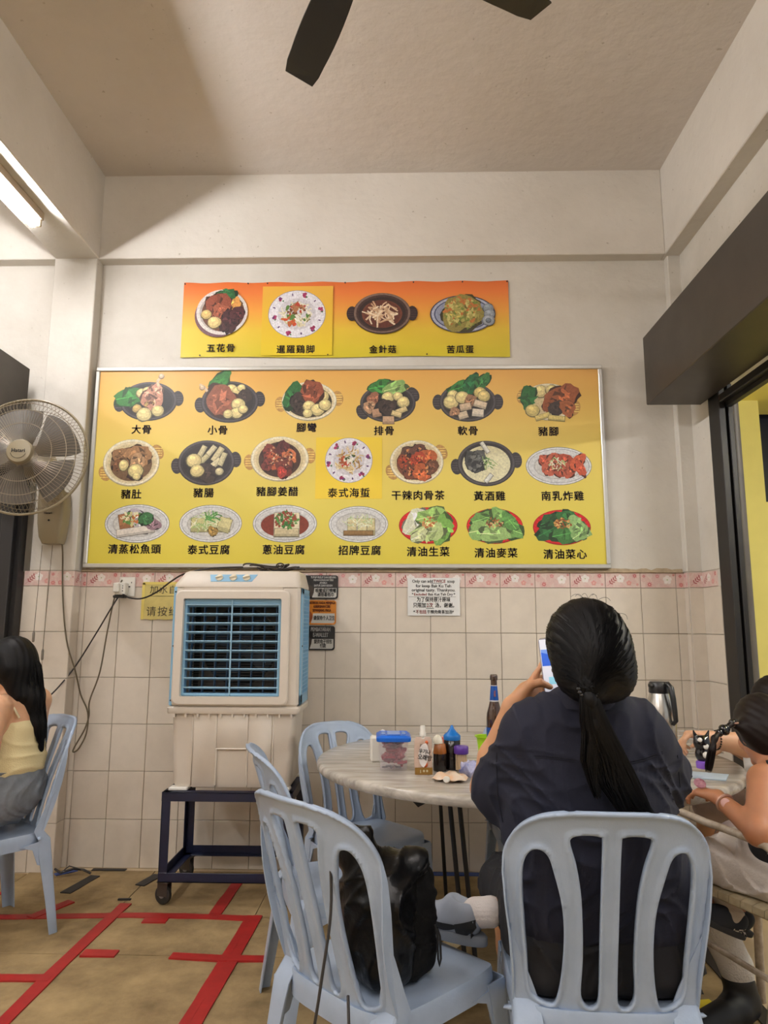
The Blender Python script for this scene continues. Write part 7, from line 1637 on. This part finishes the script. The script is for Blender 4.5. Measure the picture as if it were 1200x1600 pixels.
# ------------------------------------------------------------------ adult behind the child
ad = thing('person', 'adult in white shirt mostly hidden behind the child, hand holding a small toy', 'person', (0, 0, 0))
AM = T(1.56, 3.04, .965) @ RZ(60) @ RX(-14)
ab = head_prims(AM, .98)+[rc((1.56, 3.05, .92), (1.57, 3.06, .85), .05, .055, .03), rc((1.45, 2.93, .86), (1.62, 3.2, .86), .06, .06, .04), el((1.56, 3.07, .70), (.11, .15, .20), k=.05), el((1.58, 3.08, .52), (.13, .16, .12), k=.05),
     rc((1.44, 2.92, .87), (1.40, 2.86, .865), .055, .052, .03), rc((1.40, 2.86, .865), (1.30, 2.80, .855), .050, .044, .03), rc((1.30, 2.80, .855), (1.165, 2.775, .875), .044, .030, .02), rc((1.66, 3.22, .86), (1.64, 3.30, .68), .05, .04, .03), rc((1.64, 3.30, .68), (1.42, 3.25, .79), .04, .026, .03),
     rc((1.52, 2.98, .51), (1.22, 2.78, .50), .085, .062, .03), rc((1.22, 2.78, .50), (1.06, 2.62, .32), .058, .052, .03), rc((1.06, 2.62, .32), (1.13, 2.60, .10), .05, .036, .03), rc((1.13, 2.60, .06), (1.0, 2.56, .035), .034, .026, .02), rc((1.60, 3.16, .51), (1.38, 3.36, .50), .085, .06, .03), rc((1.38, 3.36, .50), (1.36, 3.38, .10), .055, .035, .03), rc((1.36, 3.38, .06), (1.26, 3.36, .035), .035, .026, .02)]
ab += hand_prims((1.165, 2.785, .885), (-.95, -.05, .12), (.1, -.15, -1), (.1, -1, .1), 1.0, (.75, .8, .5), .5)+hand_prims((1.42, 3.25, .79), (-.9, -.2, 0), (0, 0, -1), (0, -1, 0), .95, (.3, .4, .3))
sdf('body', ab, M_skin3, ad, k=.02, res=.005)
face_parts(AM, .98, ad)
sdf('shirt', [el((1.56, 3.07, .74), (.125, .165, .18), k=.04), el((1.575, 3.08, .58), (.135, .17, .12), k=.04), rc((1.45, 2.93, .865), (1.62, 3.2, .865), .07, .07, .04), rc((1.455, 2.935, .87), (1.375, 2.855, .885), .070, .064, .03), rc((1.65, 3.22, .86), (1.65, 3.28, .74), .066, .056, .03)], mat('white_cotton', (228, 224, 218), 0.85), ad, k=.03, res=.0055, disp=lambda P: wrinkle(P, [(20, 14, 26, 0, 1)], .007))
AR = np.array(AM.to_3x3(), dtype=np.float32)
sdf('hair', [('el', _vec(tm_(AM, (0, -.012, .030))), _vec((.090, .106, .104)), AR, .03), ('el', _vec(tm_(AM, (0, -.06, -.03))), _vec((.085, .06, .10)), AR, .03), ('neg', _vec(tm_(AM, (0, .14, -.035))), _vec((.075, .08, .1)), AR, .02)], M_hair2, ad, k=.03, res=.0055, disp=lambda P: 0.0013*np.sin(P[:,0]*170+P[:,2]*210))
sdf('trousers', [rc((1.53, 2.99, .515), (1.24, 2.80, .505), .098, .075, .03), rc((1.60, 3.15, .515), (1.38, 3.35, .505), .098, .075, .03), el((1.58, 3.08, .53), (.14, .17, .09), k=.03)], mat('pale_pink_cotton', (200, 180, 176), 0.85, noise=0.15, nscale=30), ad, k=.03, res=.007)
sdf('sock', [rc((1.055, 2.61, .325), (1.12, 2.595, .175), .062, .054), rc((1.12, 2.595, .175), (1.13, 2.60, .13), .054, .05)], mat('white_knit_sock', (206, 200, 192), 0.9, bump=0.6, bscale=160), ad, k=.01, res=.005)
sdf('shoe', [rc((1.14, 2.60, .055), (1.10, 2.57, .055), .052, .050), rc((1.10, 2.57, .050), (.93, 2.46, .045), .050, .042), rc((1.14, 2.60, .07), (1.125, 2.595, .13), .05, .052)], mat('black_shoe', (16, 16, 18), 0.55), ad, k=.02, res=.005, cut=[(0, 0, -1, -.011)])
sdf('shoe', [rc((1.38, 3.38, .05), (1.22, 3.35, .04), .045, .036)], MATS['black_shoe'], ad, k=.02, res=.006, cut=[(0, 0, -1, -.011)])
b = MB(); wc = Vector((1.185, 2.778, .873)); wd = Vector((-.9, -.1, .1)).normalized(); u1 = wd.cross(Vector((0, 0, 1))).normalized(); v1 = wd.cross(u1)
for k in range(22): a = 2*PI*k/22; c = wc+u1*.034*math.cos(a)+v1*.034*math.sin(a); b.lathe([(0, -.0045), (.0045, 0), (0, .0045)], 8, M=T(*c))
b.build('bead_bracelet', M_bead, ad)
# toy: plain black and white figure on a purple base
toy = thing('toy_figure', 'small black and white toy with pointed ears and purple base held over the table', 'toy', (1.100, 2.705, .790))
sdf('toy_body', [el((0, 0, .045), (.026, .022, .030)), el((0, 0, .085), (.030, .024, .027)), rc((-.018, 0, .10), (-.028, 0, .128), .010, .003), rc((.018, 0, .10), (.028, 0, .128), .010, .003)], M_bead, toy, k=.008, res=.003)
b = MB(); b.lathe([(0, 0), (.010, 0), (.010, .003), (0, .003)], 12, M=T(.006, -.021, .075) @ RX(80)); b.lathe([(0, 0), (.008, 0), (.008, .003), (0, .003)], 12, M=T(-.014, -.020, .098) @ RX(80)); b.lathe([(0, 0), (.012, 0), (.012, .003), (0, .003)], 12, M=T(.004, -.0205, .045) @ RX(90)); separate(b.build('white_patch', M_white, toy))
b = MB(); b.lathe([(0, -.004), (.022, -.004), (.024, .0), (.024, .018), (.018, .022)], 24); b.build('base', mat('toy_purple', (140, 96, 206), 0.4), toy)
# debris near the left pillar and on the floor
b = MB(); rg = random.Random(12)
pts = [(-1.80+.05*i+rg.uniform(-.01, .01), 3.86+rg.uniform(-.02, .02), .015+.03*rg.random()) for i in range(5)]
b.tube(pts, .006, 6); b.tube([pts[1], (pts[1][0]+.03, 3.87, .05), (pts[1][0]+.09, 3.86, .04)], .003, 5)
tag(b.build('cable_scrap', M_cab), 'scrap of dark cable lying on the floor at the foot of the left pillar', 'cable')
b = MB(); vs = [(0, 0, .012), (.05, .02, .03), (.09, 0, .012), (.06, -.04, .010), (.02, -.03, .022), (.12, .03, .014)]
b.add([(x+.16, y+3.12, z) for x, y, z in vs], [(0, 1, 4), (1, 2, 3), (1, 3, 4), (1, 5, 2)]); o = tag(b.build('paper_scrap', mat('scrap_paper', (226, 206, 160), 0.8)), 'torn pale paper scrap on the floor beyond the sneaker', 'paper scrap')
o.modifiers.new('thick', 'SOLIDIFY').thickness = .002
